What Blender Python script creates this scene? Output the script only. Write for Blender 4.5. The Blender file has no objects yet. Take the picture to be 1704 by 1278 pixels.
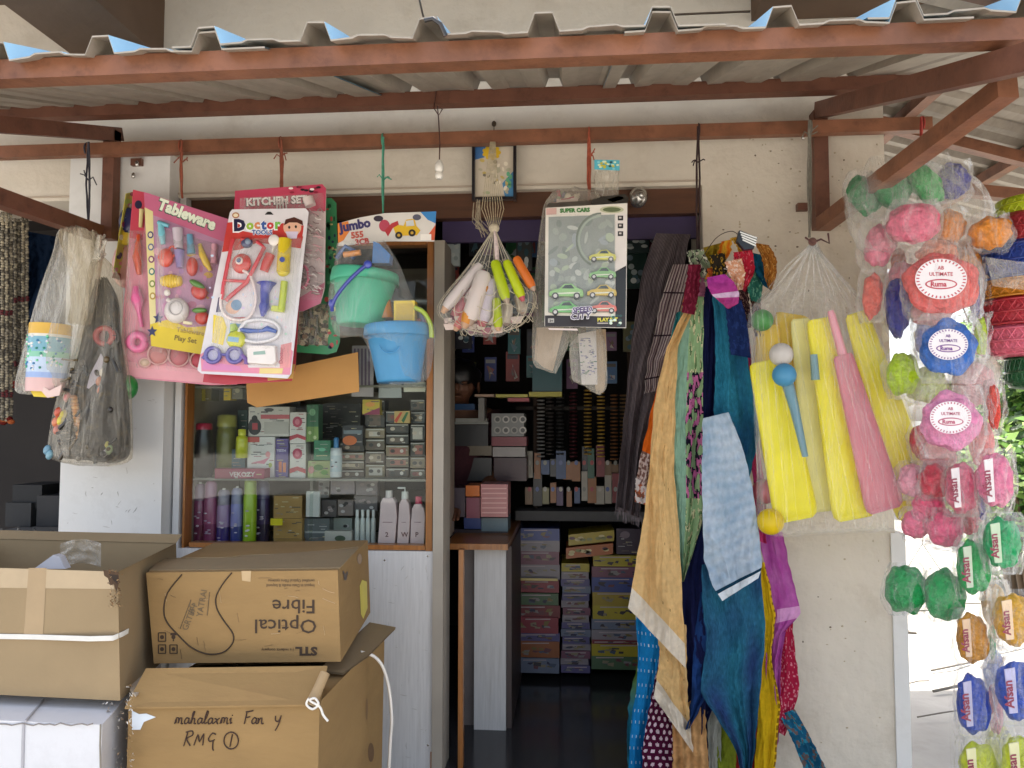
import bpy, math, random
from mathutils import Vector, Matrix, noise
V=Vector; PI=math.pi
RND=random.Random(11)
SC=bpy.context.scene; COL=SC.collection
# ---------------- camera, world, sun, exposure ----------------
EYE=1.35; FPX=1230.0; PITCH=math.radians(3.12); YAW=math.radians(4.5)
cd=bpy.data.cameras.new('camera'); cam=bpy.data.objects.new('camera',cd); COL.objects.link(cam)
cam.location=(0,0,EYE); cam.rotation_euler=(PI/2+PITCH,0,YAW)
cd.sensor_width=36; cd.lens=FPX/1704*36; cd.clip_start=.02; cd.clip_end=400
SC.camera=cam
SUN_EL=math.radians(70); SUN_AZ=math.radians(0)     # azimuth from +Y towards +X : sun stands behind the building
w=bpy.data.worlds.new('World'); SC.world=w; w.use_nodes=True
nt=w.node_tree; bg=nt.nodes['Background']; sk=nt.nodes.new('ShaderNodeTexSky'); sk.sky_type='NISHITA'; sk.sun_disc=False
sk.sun_elevation=SUN_EL; sk.sun_rotation=SUN_AZ; sk.dust_density=4; sk.air_density=1.0; sk.ozone_density=.6
hs=nt.nodes.new('ShaderNodeHueSaturation'); hs.inputs['Saturation'].default_value=.55; nt.links.new(sk.outputs[0],hs.inputs['Color']); nt.links.new(hs.outputs[0],bg.inputs[0]); bg.inputs[1].default_value=.15
sl=bpy.data.lights.new('sun','SUN'); sl.energy=4.0; sl.angle=math.radians(.8); sl.color=(1,.94,.85)
so=bpy.data.objects.new('sun',sl); COL.objects.link(so)
sd=V((math.sin(SUN_AZ)*math.cos(SUN_EL),math.cos(SUN_AZ)*math.cos(SUN_EL),math.sin(SUN_EL)))
so.rotation_euler=(-sd).to_track_quat('-Z','Y').to_euler(); so.location=(3,6,9)
SC.view_settings.view_transform='Standard'; SC.view_settings.look='None'; SC.view_settings.exposure=1.76; SC.view_settings.gamma=1
SC.cycles.max_bounces=7; SC.cycles.diffuse_bounces=4; SC.cycles.glossy_bounces=3; SC.cycles.transmission_bounces=4; SC.cycles.transparent_max_bounces=24
SC.cycles.caustics_reflective=False; SC.cycles.caustics_refractive=False; SC.cycles.sample_clamp_indirect=4
# ---------------- measuring helpers: photo pixel -> point on a real plane ----------------
RM=cam.rotation_euler.to_matrix()
def ray(px,py): return RM@V(((px-852)/FPX,(639-py)/FPX,-1))
def P(px,py,Y):
    d=ray(px,py); t=Y/d.y; return V((d.x*t,Y,EYE+d.z*t))
def X(px,Y,py=706): return P(px,py,Y).x
def Z(py,Y,px=852): return P(px,py,Y).z
def flat(Y): return lambda px,py,h=0: P(px,py,Y)+V((0,-h,0))
def plane(a,b,c):
    n=(b-a).cross(c-a).normalized()
    o=V((0,0,EYE))
    if n.dot(o-a)<0: n=-n
    def f(px,py,h=0):
        d=ray(px,py); t=n.dot(a-o)/n.dot(d); return o+d*t+n*h
    return f
def S(Y): return Y/FPX
# ---------------- colours and materials ----------------
def c(h,k=1.0):
    h=h.lstrip('#'); r=[int(h[i:i+2],16)/255 for i in (0,2,4)]
    return tuple(min(.95,(x/12.92 if x<.04045 else ((x+.055)/1.055)**2.4)*k) for x in r)
def sat(cc,k=1.16):
    m=sum(cc)/3; return tuple(max(.004,min(.95,m+(x-m)*k)) for x in cc)
def mat(name,col=None,rough=.6,metal=0,spec=.5,var=.12,vs=8,bump=0,bs=60,trans=0,sheen=0,coat=0,dirt=None,ds=3,stretch=None,coord='Object'):
    m=bpy.data.materials.new(name); m.use_nodes=True; N=m.node_tree.nodes; L=m.node_tree.links
    b=N['Principled BSDF']; b.inputs['Roughness'].default_value=rough; b.inputs['Metallic'].default_value=metal
    b.inputs['Specular IOR Level'].default_value=spec; b.inputs['Sheen Weight'].default_value=sheen; b.inputs['Coat Weight'].default_value=coat
    tc=N.new('ShaderNodeTexCoord'); src=tc.outputs[coord]
    if stretch:
        mp=N.new('ShaderNodeMapping'); mp.inputs['Scale'].default_value=stretch; L.new(src,mp.inputs[0]); src=mp.outputs[0]
    if col is None:
        a=N.new('ShaderNodeVertexColor'); a.layer_name='Col'; base=a.outputs['Color']
    else:
        a=N.new('ShaderNodeRGB'); a.outputs[0].default_value=(*col,1); base=a.outputs[0]
    n=N.new('ShaderNodeTexNoise'); n.inputs['Scale'].default_value=vs; n.inputs['Detail'].default_value=8; L.new(src,n.inputs['Vector'])
    mr=N.new('ShaderNodeMapRange'); mr.inputs[3].default_value=1-var*1.6; mr.inputs[4].default_value=1+var*1.6; mr.inputs[1].default_value=.2; mr.inputs[2].default_value=.8; L.new(n.outputs[0],mr.inputs[0])
    mx=N.new('ShaderNodeVectorMath'); mx.operation='SCALE'; L.new(base,mx.inputs[0]); L.new(mr.outputs[0],mx.inputs['Scale'])
    out=mx.outputs[0]
    if dirt:
        n2=N.new('ShaderNodeTexNoise'); n2.inputs['Scale'].default_value=ds; n2.inputs['Detail'].default_value=10; n2.inputs['Roughness'].default_value=.7; L.new(src,n2.inputs['Vector'])
        r2=N.new('ShaderNodeMapRange'); r2.inputs[1].default_value=.52; r2.inputs[2].default_value=.72; r2.inputs[4].default_value=dirt[1]; L.new(n2.outputs[0],r2.inputs[0])
        mm=N.new('ShaderNodeMix'); mm.data_type='RGBA'; L.new(r2.outputs[0],mm.inputs[0]); L.new(out,mm.inputs[6]); mm.inputs[7].default_value=(*dirt[0],1); out=mm.outputs[2]
    L.new(out,b.inputs['Base Color'])
    if bump:
        nb=N.new('ShaderNodeTexNoise'); nb.inputs['Scale'].default_value=bs; nb.inputs['Detail'].default_value=6; L.new(src,nb.inputs['Vector'])
        bp=N.new('ShaderNodeBump'); bp.inputs['Strength'].default_value=bump; bp.inputs['Distance'].default_value=.01; L.new(nb.outputs[0],bp.inputs['Height']); L.new(bp.outputs[0],b.inputs['Normal'])
    if trans:
        tl=N.new('ShaderNodeBsdfTranslucent'); L.new(out,tl.inputs[0]); ms=N.new('ShaderNodeMixShader'); ms.inputs[0].default_value=trans
        L.new(b.outputs[0],ms.inputs[1]); L.new(tl.outputs[0],ms.inputs[2]); L.new(ms.outputs[0],N['Material Output'].inputs[0])
    return m
def film(name,tint=(1,1,1),haze=.12,edge=.55,rough=.13,milky=(.9,.9,.88)):
    m=bpy.data.materials.new(name); m.use_nodes=True; N=m.node_tree.nodes; L=m.node_tree.links
    b=N['Principled BSDF']; b.inputs['Base Color'].default_value=(*milky,1); b.inputs['Roughness'].default_value=rough
    t=N.new('ShaderNodeBsdfTransparent'); t.inputs[0].default_value=(*tint,1)
    lw=N.new('ShaderNodeLayerWeight'); lw.inputs[0].default_value=.5
    tc=N.new('ShaderNodeTexCoord'); n=N.new('ShaderNodeTexNoise'); n.inputs['Scale'].default_value=34; n.inputs['Detail'].default_value=3; n.inputs['Distortion'].default_value=1.2
    mp=N.new('ShaderNodeMapping'); mp.inputs['Scale'].default_value=(1,1,.28); mp.inputs['Rotation'].default_value=(0,.12,0); L.new(tc.outputs['Object'],mp.inputs[0]); L.new(mp.outputs[0],n.inputs['Vector']); b.inputs['Coat Weight'].default_value=1; b.inputs['Coat Roughness'].default_value=.06; bp=N.new('ShaderNodeBump'); bp.inputs['Strength'].default_value=.6; bp.inputs['Distance'].default_value=.02
    L.new(n.outputs[0],bp.inputs['Height']); L.new(bp.outputs[0],b.inputs['Normal']); L.new(bp.outputs[0],lw.inputs['Normal'])
    mr=N.new('ShaderNodeMapRange'); mr.inputs[3].default_value=haze; mr.inputs[4].default_value=edge; L.new(lw.outputs['Facing'],mr.inputs[0])
    ms=N.new('ShaderNodeMixShader'); L.new(mr.outputs[0],ms.inputs[0]); L.new(t.outputs[0],ms.inputs[1]); L.new(b.outputs[0],ms.inputs[2]); L.new(ms.outputs[0],N['Material Output'].inputs[0])
    return m
def glass(name,haze=.04,edge=.5,tint=(.92,.95,.93)):
    m=bpy.data.materials.new(name); m.use_nodes=True; N=m.node_tree.nodes; L=m.node_tree.links
    g=N.new('ShaderNodeBsdfGlossy'); g.inputs['Roughness'].default_value=.03
    t=N.new('ShaderNodeBsdfTransparent'); t.inputs[0].default_value=(*tint,1)
    lw=N.new('ShaderNodeLayerWeight'); lw.inputs[0].default_value=.5
    mr=N.new('ShaderNodeMapRange'); mr.inputs[3].default_value=haze; mr.inputs[4].default_value=edge; L.new(lw.outputs['Facing'],mr.inputs[0])
    ms=N.new('ShaderNodeMixShader'); L.new(mr.outputs[0],ms.inputs[0]); L.new(t.outputs[0],ms.inputs[1]); L.new(g.outputs[0],ms.inputs[2]); L.new(ms.outputs[0],N['Material Output'].inputs[0])
    return m
M={}
M['matte']=mat('matte_print',rough=.75,var=.08,vs=20)
M['print']=mat('glossy_print',rough=.35,var=.06,vs=15,bump=.08,bs=30)
M['plastic']=mat('plastic',rough=.28,var=.05,vs=12,coat=.5)
M['soft']=mat('soft_plastic',rough=.4,var=.05,vs=12,trans=.35)
M['cloth']=mat('woven_cloth',rough=.9,var=.1,vs=60,bump=.5,bs=420,trans=.22,sheen=.0,spec=.1)
M['yarn']=mat('mesh_yarn',rough=.7,var=.25,vs=220,bump=.6,bs=260)
M['ball']=mat('moulded_plastic_net',rough=.45,var=.2,vs=70,bump=1.0,bs=95,trans=.2)
M['metalpaint']=mat('brown_metal_paint',c('#7b5039'),rough=.5,var=.24,vs=14,bump=.12,bs=90,dirt=(c('#4e2a1c'),.6),ds=22)
M['metaldark']=mat('brown_metal_paint_old',c('#6c4535'),rough=.55,var=.14,vs=14,bump=.12,bs=90,dirt=(c('#3a1f16'),.6),ds=22)
M['wall']=mat('cream_plaster',c('#b8a999'),rough=.9,var=.05,vs=3,bump=.25,bs=45,dirt=(c('#a08f76'),.35),ds=2.2)
M['wallr']=mat('rough_cream_plaster',c('#d3cabb'),rough=.92,var=.05,vs=4,bump=.55,bs=28,dirt=(c('#9c8b72'),.4),ds=3)
M['white']=mat('white_paint',c('#dcdbd8'),rough=.6,var=.04,vs=4,bump=.08,bs=40,dirt=(c('#a9a39a'),.35),ds=4)
M['soffit']=mat('dark_concrete',c('#6e5846'),rough=.9,var=.12,vs=5,bump=.2,bs=30)
M['galv']=mat('grey_sheet',c('#a0978a'),rough=.5,metal=.0,var=.1,vs=4,stretch=(9,.7,9),dirt=(c('#7d7263'),.5),ds=3)
M['bluecoat']=mat('pale_blue_coated_sheet',c('#a3cce4'),rough=.4,var=.05)
M['card']=mat('cardboard',c('#96784c'),rough=.85,var=.07,vs=6,bump=.15,bs=35,stretch=(1,1,3),dirt=(c('#8f6d46'),.3),ds=5)
M['cardlight']=mat('cardboard_grey',c('#978262'),rough=.85,var=.06,vs=6,bump=.15,bs=35,dirt=(c('#937b5c'),.3),ds=5)
M['cardw']=mat('white_box_board',c('#d9d9dc'),rough=.7,var=.04,vs=6,bump=.12,bs=25,dirt=(c('#a9a6a8'),.3),ds=6)
M['env']=mat('tan_paper',c('#bd8a4a'),rough=.7,var=.05,vs=10,bump=.15,bs=20)
M['wood']=mat('varnished_wood',c('#9c6430'),rough=.4,var=.2,vs=9,stretch=(12,12,.8),coat=.2)
M['lintel']=mat('dark_brown_wood',c('#54331f'),rough=.45,var=.25,vs=6,stretch=(.8,8,8))
M['lam']=mat('white_woodgrain_laminate',c('#cfcdcb'),rough=.45,var=.07,vs=16,stretch=(9,9,.5),dirt=(c('#a7a198'),.4),ds=5)
M['jamb']=mat('grey_jamb',c('#a39a8d'),rough=.6,var=.08,vs=6)
M['purple']=mat('purple_shutter',c('#3c2e55'),rough=.5,var=.1)
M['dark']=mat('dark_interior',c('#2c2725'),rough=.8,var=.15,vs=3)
M['floor']=mat('dark_granite_floor',c('#38383a'),rough=.16,var=.15,vs=60)
M['ground']=mat('pale_dusty_ground',c('#a5a19a'),rough=.95,var=.2,vs=1.6,bump=.8,bs=9,dirt=(c('#6e6a64'),.75),ds=.9,coord='Object')
M['concrete']=mat('concrete',c('#9c958a'),rough=.9,var=.1,vs=5,bump=.3,bs=40)
M['steel']=mat('steel',c('#b5b2ac'),rough=.25,metal=.9,var=.1)
M['twine']=mat('twine',rough=.85,var=.2,vs=90,bump=.4,bs=300)
M['film']=film('clear_film',haze=.02,edge=.42)
M['fog']=film('foggy_film',tint=(.95,.92,.88),haze=.22,edge=.6,milky=(.78,.72,.64))
M['filmlite']=film('thin_clear_film',haze=.02,edge=.36)
M['milky']=film('milky_film',tint=(.97,.96,.93),haze=.2,edge=.6,milky=(.72,.68,.6))
M['brownfilm']=film('tan_film',tint=(.93,.9,.84),haze=.07,edge=.55,milky=(.75,.7,.6))
M['pinkfilm']=film('pink_film',tint=(.95,.72,.76),haze=.12,edge=.45,milky=(.8,.45,.5))
M['blister']=film('blister',haze=.035,edge=.55,rough=.08)
M['glass']=glass('shop_glass',.010,.2)
M['leaf']=mat('leaf',rough=.55,var=.25,vs=3,trans=.3)
M['darkmix']=mat('dark_mixed_packets',c('#2a2219'),rough=.35,var=.6,vs=34,bump=.6,bs=40,dirt=(c('#6a5a3a'),.8),ds=26)
M['skin']=mat('skin',c('#6b4632'),rough=.6,var=.05)
M['hair']=mat('hair',c('#0d0b0b'),rough=.45,var=.3,vs=80)
M['shirt']=mat('maroon_shirt',c('#3d1820'),rough=.9,var=.1,vs=40,bump=.2,bs=200)
# ---------------- mesh builder ----------------
TXT={}
def textmesh(s,bold):
    k=(s,bold)
    if k in TXT: return TXT[k]
    cu=bpy.data.curves.new('t','FONT'); cu.body=s; cu.size=1; cu.offset=bold; cu.resolution_u=2
    ob=bpy.data.objects.new('t',cu); me=ob.to_mesh()
    r=([v.co.xy.copy() for v in me.vertices],[tuple(p.vertices) for p in me.polygons])
    ob.to_mesh_clear(); bpy.data.objects.remove(ob); bpy.data.curves.remove(cu); TXT[k]=r; return r
class MB:
    def __init__(s): s.v=[]; s.f=[]; s.c=[]; s.sm=[]; s.k=(.5,.5,.5)
    def add(s,vs,fs,col=None,smooth=False):
        b=len(s.v); s.v+=[V(x) for x in vs]; col=col or s.k
        for i,f in enumerate(fs):
            s.f.append(tuple(b+j for j in f)); s.c.append(col[i] if isinstance(col,list) else col); s.sm.append(smooth)
        return s
    def box(s,x0,x1,y0,y1,z0,z1,col=None):
        return s.hexa([(x0,y0,z0),(x1,y0,z0),(x1,y0,z1),(x0,y0,z1),(x0,y1,z0),(x1,y1,z0),(x1,y1,z1),(x0,y1,z1)],col)
    def hexa(s,p,col=None):
        return s.add(p,[(0,1,2,3),(5,4,7,6),(4,0,3,7),(1,5,6,2),(3,2,6,7),(4,5,1,0)],col)
    def pbox(s,x0,y0,x1,y1,Ya,Yb,col=None):     # front face traced in photo px at Ya, straight back to Yb
        a=P(x0,y1,Ya); b=P(x1,y0,Ya); return s.box(a.x,b.x,Ya,Yb,a.z,b.z,col)
    def poly(s,Mf,pts,col=None,h=0): return s.add([Mf(x,y,h) for x,y in pts],[tuple(range(len(pts)))],col)
    def slab(s,Mf,pts,col=None,h0=0,h1=.003,bev=0):
        n=len(pts); cx=sum(p[0] for p in pts)/n; cy=sum(p[1] for p in pts)/n
        vs=[Mf(x,y,h0) for x,y in pts]+[Mf(x,y,h1-bev*.002) for x,y in pts]
        fs=[tuple(range(n))[::-1]]+[(i,(i+1)%n,n+(i+1)%n,n+i) for i in range(n)]
        if bev:
            vs+=[Mf(x+(cx-x)*.06*bev,y+(cy-y)*.06*bev,h1) for x,y in pts]
            fs+=[(n+i,n+(i+1)%n,2*n+(i+1)%n,2*n+i) for i in range(n)]+[tuple(range(2*n,3*n))]
        else: fs+=[tuple(range(n,2*n))]
        return s.add(vs,fs,col)
    def disc(s,Mf,cx,cy,rx,ry,col=None,h=0,n=20,a=0):
        ca,sa=math.cos(a),math.sin(a)
        return s.poly(Mf,[(cx+rx*math.cos(t)*ca-ry*math.sin(t)*sa,cy+rx*math.cos(t)*sa+ry*math.sin(t)*ca) for t in [2*PI*i/n for i in range(n)]],col,h)
    def rect(s,Mf,x0,y0,x1,y1,col=None,h=0): return s.poly(Mf,[(x0,y0),(x1,y0),(x1,y1),(x0,y1)],col,h)
    def ell(s,ctr,r,col=None,rot=None,nu=16,nv=10,lump=0,seed=0,cf=None):
        vs=[];fs=[];cs=[]; ctr=V(ctr)
        for j in range(nv+1):
            ph=PI*j/nv
            for i in range(nu):
                th=2*PI*i/nu; d=V((math.sin(ph)*math.cos(th),math.sin(ph)*math.sin(th),math.cos(ph)))
                q=V((d.x*r[0],d.y*r[1],d.z*r[2]))
                if lump: q*=1+lump*noise.noise(d*2.3+V((seed,seed*.7,0)))
                if rot: q=rot@q
                vs.append(ctr+q)
        for j in range(nv):
            for i in range(nu):
                fs.append((j*nu+i,j*nu+(i+1)%nu,(j+1)*nu+(i+1)%nu,(j+1)*nu+i))
                if cf: cs.append(cf(i/nu,j/nv))
        return s.add(vs,fs,cs if cf else col,True)
    def pell(s,Mf,cx,cy,rx,ry,d,col=None,h=0,a=0,**k):   # ellipsoid placed on a traced spot
        p=Mf(cx,cy,h); q=Mf(cx+10,cy,h); sc=(q-p).length/10
        return s.ell(p,(rx*sc,d,ry*sc),col,Matrix.Rotation(a,3,'Y') if a else None,**k)
    def tube(s,pts,r,col=None,n=8,caps=True,smooth=True,cf=None):
        pts=[V(p) for p in pts]; m=len(pts)
        if not isinstance(r,(list,tuple)): r=[r]*m
        vs=[];fs=[];cs=[]; up=None
        for k in range(m):
            t=(pts[min(k+1,m-1)]-pts[max(k-1,0)])
            t=t.normalized() if t.length>1e-9 else V((0,0,1))
            if up is None: up=t.orthogonal().normalized()
            u=(up-t*up.dot(t)); u=u.normalized() if u.length>1e-6 else t.orthogonal().normalized(); up=u; w_=t.cross(u)
            for i in range(n):
                a=2*PI*i/n; vs.append(pts[k]+(u*math.cos(a)+w_*math.sin(a))*r[k])
        for k in range(m-1):
            for i in range(n):
                fs.append((k*n+i,k*n+(i+1)%n,(k+1)*n+(i+1)%n,(k+1)*n+i))
                if cf: cs.append(cf(k/(m-1)))
        if cf: s.add(vs,fs,cs,smooth)
        else: s.add(vs,fs,col,smooth)
        if caps:
            s.add(vs[:n],[tuple(range(n))[::-1]],cf(0) if cf else col); s.add(vs[-n:],[tuple(range(n))],cf(1) if cf else col)
        return s
    def rod(s,Mf,pts,rpx,col=None,n=8,h=0,**k):
        p=Mf(pts[0][0],pts[0][1],h); q=Mf(pts[0][0]+10,pts[0][1],h); sc=(q-p).length/10
        r=[x*sc for x in rpx] if isinstance(rpx,(list,tuple)) else rpx*sc
        return s.tube([Mf(a[0],a[1],a[2] if len(a)>2 else h) for a in pts],r,col,n,**k)
    def ring(s,Mf,cx,cy,rx,ry,rp,col=None,h=0,a0=0,a1=2*PI,n=20,a=0):
        ca,sa=math.cos(a),math.sin(a); pts=[]
        for i in range(n+1):
            t=a0+(a1-a0)*i/n; u=rx*math.cos(t); v=ry*math.sin(t); pts.append((cx+u*ca-v*sa,cy+u*sa+v*ca))
        return s.rod(Mf,pts,rp,col,6,h,caps=False)
    def text(s,Mf,st,x,y,size,col=None,h=.001,a=0,bold=.02,sx=1,flip=False,shear=0):
        vs,fs=textmesh(st,bold); a=math.radians(a); ca,sa=math.cos(a),math.sin(a); out=[]
        for q in vs:
            u=(q.x+shear*q.y)*size*sx; v=q.y*size
            out.append(Mf(x+u*ca-v*sa,y-(v*ca+u*sa),h) if not flip else Mf(x-u,y+v,h))
        return s.add(out,fs,col)
    def surf(s,fn,nu,nv,cf=None,col=None,smooth=True,wrap=False):
        vs=[V(fn(i/nu,j/nv)) for j in range(nv+1) for i in range(nu+1)]; fs=[];cs=[]
        for j in range(nv):
            for i in range(nu):
                fs.append((j*(nu+1)+i,j*(nu+1)+i+1,(j+1)*(nu+1)+i+1,(j+1)*(nu+1)+i))
                if cf: cs.append(cf((i+.5)/nu,(j+.5)/nv))
        return s.add(vs,fs,cs if cf else col,smooth)
    def build(s,name,m,parent=None,label=None,cat=None,group=None,kind=None):
        if not s.v: s.add([(0,0,0),(0,.001,0),(.001,0,0)],[(0,1,2)])
        if parent is not None: o0=V(parent['_o']) 
        else:
            xs=[v.x for v in s.v]; ys=[v.y for v in s.v]; zs=[v.z for v in s.v]
            o0=V(((min(xs)+max(xs))/2,(min(ys)+max(ys))/2,min(zs)))
        me=bpy.data.meshes.new(name); me.from_pydata([v-o0 for v in s.v],[],s.f)
        at=me.color_attributes.new('Col','FLOAT_COLOR','CORNER'); li=0; buf=[]
        for f,cc in zip(s.f,s.c): buf+=[cc[0],cc[1],cc[2],1.0]*len(f)
        at.data.foreach_set('color',buf); me.polygons.foreach_set('use_smooth',s.sm)
        me.materials.append(M[m] if isinstance(m,str) else m); me.update()
        o=bpy.data.objects.new(name,me); COL.objects.link(o)
        if parent is not None: o.parent=parent; o['_o']=tuple(o0)
        else: o.location=o0; o['_o']=tuple(o0)
        if label: o['label']=label
        if cat: o['category']=cat
        if group: o['group']=group
        if kind: o['kind']=kind
        return o
def thing(name,label,cat,loc,group=None):
    o=bpy.data.objects.new(name,None); COL.objects.link(o); o.location=loc; o['_o']=tuple(loc); o.empty_display_size=.05
    o['label']=label; o['category']=cat
    if group: o['group']=group
    return o
def lerp(a,b,t): return a+(b-a)*t
def pl(L,t):      # point on a polyline by fraction of its length
    d=[0]
    for i in range(1,len(L)): d.append(d[-1]+math.hypot(L[i][0]-L[i-1][0],L[i][1]-L[i-1][1]))
    q=t*d[-1]
    for i in range(1,len(L)):
        if q<=d[i] or i==len(L)-1:
            k=(q-d[i-1])/max(1e-9,d[i]-d[i-1]); k=min(1,max(0,k)); return (lerp(L[i-1][0],L[i][0],k),lerp(L[i-1][1],L[i][1],k))
def smoothl(L,n=24):   # Catmull-Rom resample
    out=[]; m=len(L)
    for k in range(m-1):
        p0=L[max(0,k-1)];p1=L[k];p2=L[k+1];p3=L[min(m-1,k+2)]
        for i in range(max(2,n//(m-1))):
            t=i/max(2,n//(m-1)); out.append(tuple(.5*((2*p1[q])+(-p0[q]+p2[q])*t+(2*p0[q]-5*p1[q]+4*p2[q]-p3[q])*t*t+(-p0[q]+3*p1[q]-3*p2[q]+p3[q])*t**3) for q in range(len(p1))))
    out.append(tuple(L[-1])); return out
def tri(x): x=x%1; return 4*abs(x-.5)-1
def drape(mb,L,R,Y,amp=.02,nf=2.5,nu=26,nv=60,cf=None,col=None,seed=0,lean=0):
    Ls=smoothl(L,40); Rs=smoothl(R,40); nz=noise.noise
    def fn(s,t):
        a=pl(Ls,t); b=pl(Rs,t); a2=pl(L,t); b2=pl(R,t); k=.55
        ax=lerp(a[0],a2[0],k)+2.2*nz(V((t*14,seed,1))); ay=lerp(a[1],a2[1],k); bx=lerp(b[0],b2[0],k)+2.2*nz(V((t*14,seed,9))); by=lerp(b[1],b2[1],k)
        sw=s+.04*nz(V((s*3+seed,t*5,1)))*math.sin(PI*s); x=lerp(ax,bx,sw); y=lerp(ay,by,s)
        ph=nf*.75*s+.9*nz(V((seed,t*1.6,s)))+.5*t*nz(V((seed*3.1,1,1)))*3
        wv=.75*tri(ph)*abs(tri(ph))**.3+.8*nz(V((s*2.2+seed,t*3,seed)))+.5*nz(V((s*5+t*9+seed,t*4-s*3,seed)))+.22*nz(V((s*15+seed,t*26,seed)))+.12*nz(V((s*32,t*60,seed)))
        return P(x,y,Y-amp*1.1*wv*(.5+.5*t)-lean*t)
    return mb.surf(fn,int(nu*1.3),int(nv*1.3),cf,col)
def pillow(mb,L,R,Y,dk=.5,nu=28,nv=30,wr=.004,seed=0,dmax=.09,col=None,radial=True):
    L=smoothl(L,30); R=smoothl(R,30)
    def fn(s,t):
        a=pl(L,t); b=pl(R,t); cx=(a[0]+b[0])/2; cy=(a[1]+b[1])/2; hw=V(((b[0]-a[0])/2,(b[1]-a[1])/2))
        th=2*PI*s; co=math.cos(th); si=math.sin(th)
        d=min(dmax,hw.length*S(Y)*dk)*(1-.75*max(0,(t-.9)/.1)**2)
        q=P(cx-hw.x*co,cy-hw.y*co,Y-d*si)
        k=noise.noise(V((co*3+seed,si*3,t*1.6)))*1.2+ .8*noise.noise(V((co*7+seed,si*7,t*3.5+seed)))
        return q+V((wr*k*.6,-wr*k*2,wr*k*.3))
    return mb.surf(fn,nu,nv,None,col or (.8,.8,.8))
def string(x,y0,y1,Y,col,name='hanging_string',lab='',r=1.6,n=2,hook=True,cat='string',x1=None,knot=None):
    mb=MB(); x1=x if x1 is None else x1
    for k in range(n):
        o=RND.uniform(-3,3); pts=[]
        for i in range(9):
            t=i/8; pts.append(P(lerp(x,x1,t)+o*math.sin(t*PI)+RND.uniform(-.8,.8),lerp(y0,y1,t),Y-.004*k))
        mb.tube(pts,S(Y)*r,col,6)
    if hook:   # loop over the rail
        q=P(x,y0,2.37); q.z=zr-.002; rr=.023
        mb.tube([q+V((0,rr*.9*math.cos(a)+.0,rr*math.sin(a)+.004)) for a in [PI*2*i/14 for i in range(15)]],S(Y)*1.6,col,6,caps=False)
    for i in range(3): # loose ends
        yk=knot or lerp(y0,y1,.45); sx=RND.choice([-1,1])
        mb.tube([P(lerp(x,x1,.5),yk,Y),P(x+sx*RND.uniform(4,9),yk-RND.uniform(2,10),Y-.01),P(x+sx*RND.uniform(7,14),yk-RND.uniform(-8,18),Y-.012)],S(Y)*1.1,col,5)
    return mb.build(name,'twine',label=lab,cat=cat,group='strings tied to the hanging rail')
ORD=['first','second','third','fourth','fifth','sixth','seventh','eighth','ninth','tenth','eleventh','twelfth','thirteenth','fourteenth','fifteenth','sixteenth','seventeenth','eighteenth','nineteenth','twentieth']
# ================= THE SETTING =================
FL=Z(706,2.5)-1.16           # shop floor height
GZ=EYE-1.45                  # outside ground
YW=2.5
# ground sheet with gentle unevenness
mb=MB(); n=90
def gf(s,t):
    x=lerp(-40,40,s); y=lerp(-30,60,t); 
    return (x,y,GZ+.05*noise.noise(V((x*.5,y*.5,3)))*(1 if y>2.8 else .3))
mb.surf(gf,n,n,None,c('#a9a294')); mb.build('ground','ground',kind='structure')
MB().box(-4.5,X(1478,YW),1.0,4.35,GZ-.1,FL-.01).build('step','concrete',kind='structure')
MB().box(X(280,YW),X(1172,YW)+.35,YW+.02,4.3,FL-.008,FL).build('shop_floor','floor',kind='structure')
# front wall of the shop, one L-shaped mesh
xr=X(1484,YW); xd=X(1174,YW); zl=Z(322,YW,600); zt=EYE+1.55
def xzprism(mb,pts,y0,y1,col=None):
    n=len(pts); mb.add([(p[0],y0,p[1]) for p in pts]+[(p[0],y1,p[1]) for p in pts],[tuple(range(n)),tuple(range(n,2*n))[::-1]]+[(i,(i+1)%n,n+(i+1)%n,n+i)[::-1] for i in range(n)],col); return mb
b_=thing('shop_building','cream plastered shop front wall around the dark shop opening','building',(0,YW,FL))
# long header wall built as slabs butted end to end
xzprism(MB(),[(-4.5,zl),(xd,zl),(xd,FL-.2),(xr,FL-.2),(xr,zt),(-4.5,zt)],YW,YW+.24).build('front_wall','wallr',b_)
MB().box(-4.5,xd-.01,YW-.005,YW-.001,zl+.012,zl+.018).build('ledge','wall',b_)
MB().box(X(1476,YW),X(1500,YW),YW-.006,YW+.25,FL-.2,Z(880,YW)).build('corner_trim','white',b_)
# interior shell
xi0=X(284,YW); xi1=xd+.34
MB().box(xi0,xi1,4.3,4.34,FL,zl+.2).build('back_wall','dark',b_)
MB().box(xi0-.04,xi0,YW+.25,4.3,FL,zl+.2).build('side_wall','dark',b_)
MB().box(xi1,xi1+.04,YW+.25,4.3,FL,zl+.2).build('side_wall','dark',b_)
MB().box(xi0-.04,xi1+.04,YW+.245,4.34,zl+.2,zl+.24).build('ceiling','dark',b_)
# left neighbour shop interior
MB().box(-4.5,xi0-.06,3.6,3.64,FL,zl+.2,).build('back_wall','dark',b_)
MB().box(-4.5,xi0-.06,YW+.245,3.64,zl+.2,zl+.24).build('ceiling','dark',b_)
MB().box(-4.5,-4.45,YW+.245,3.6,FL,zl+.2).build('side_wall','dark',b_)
# concrete beams reaching over the awning, plus an added unseen shade slab

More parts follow.
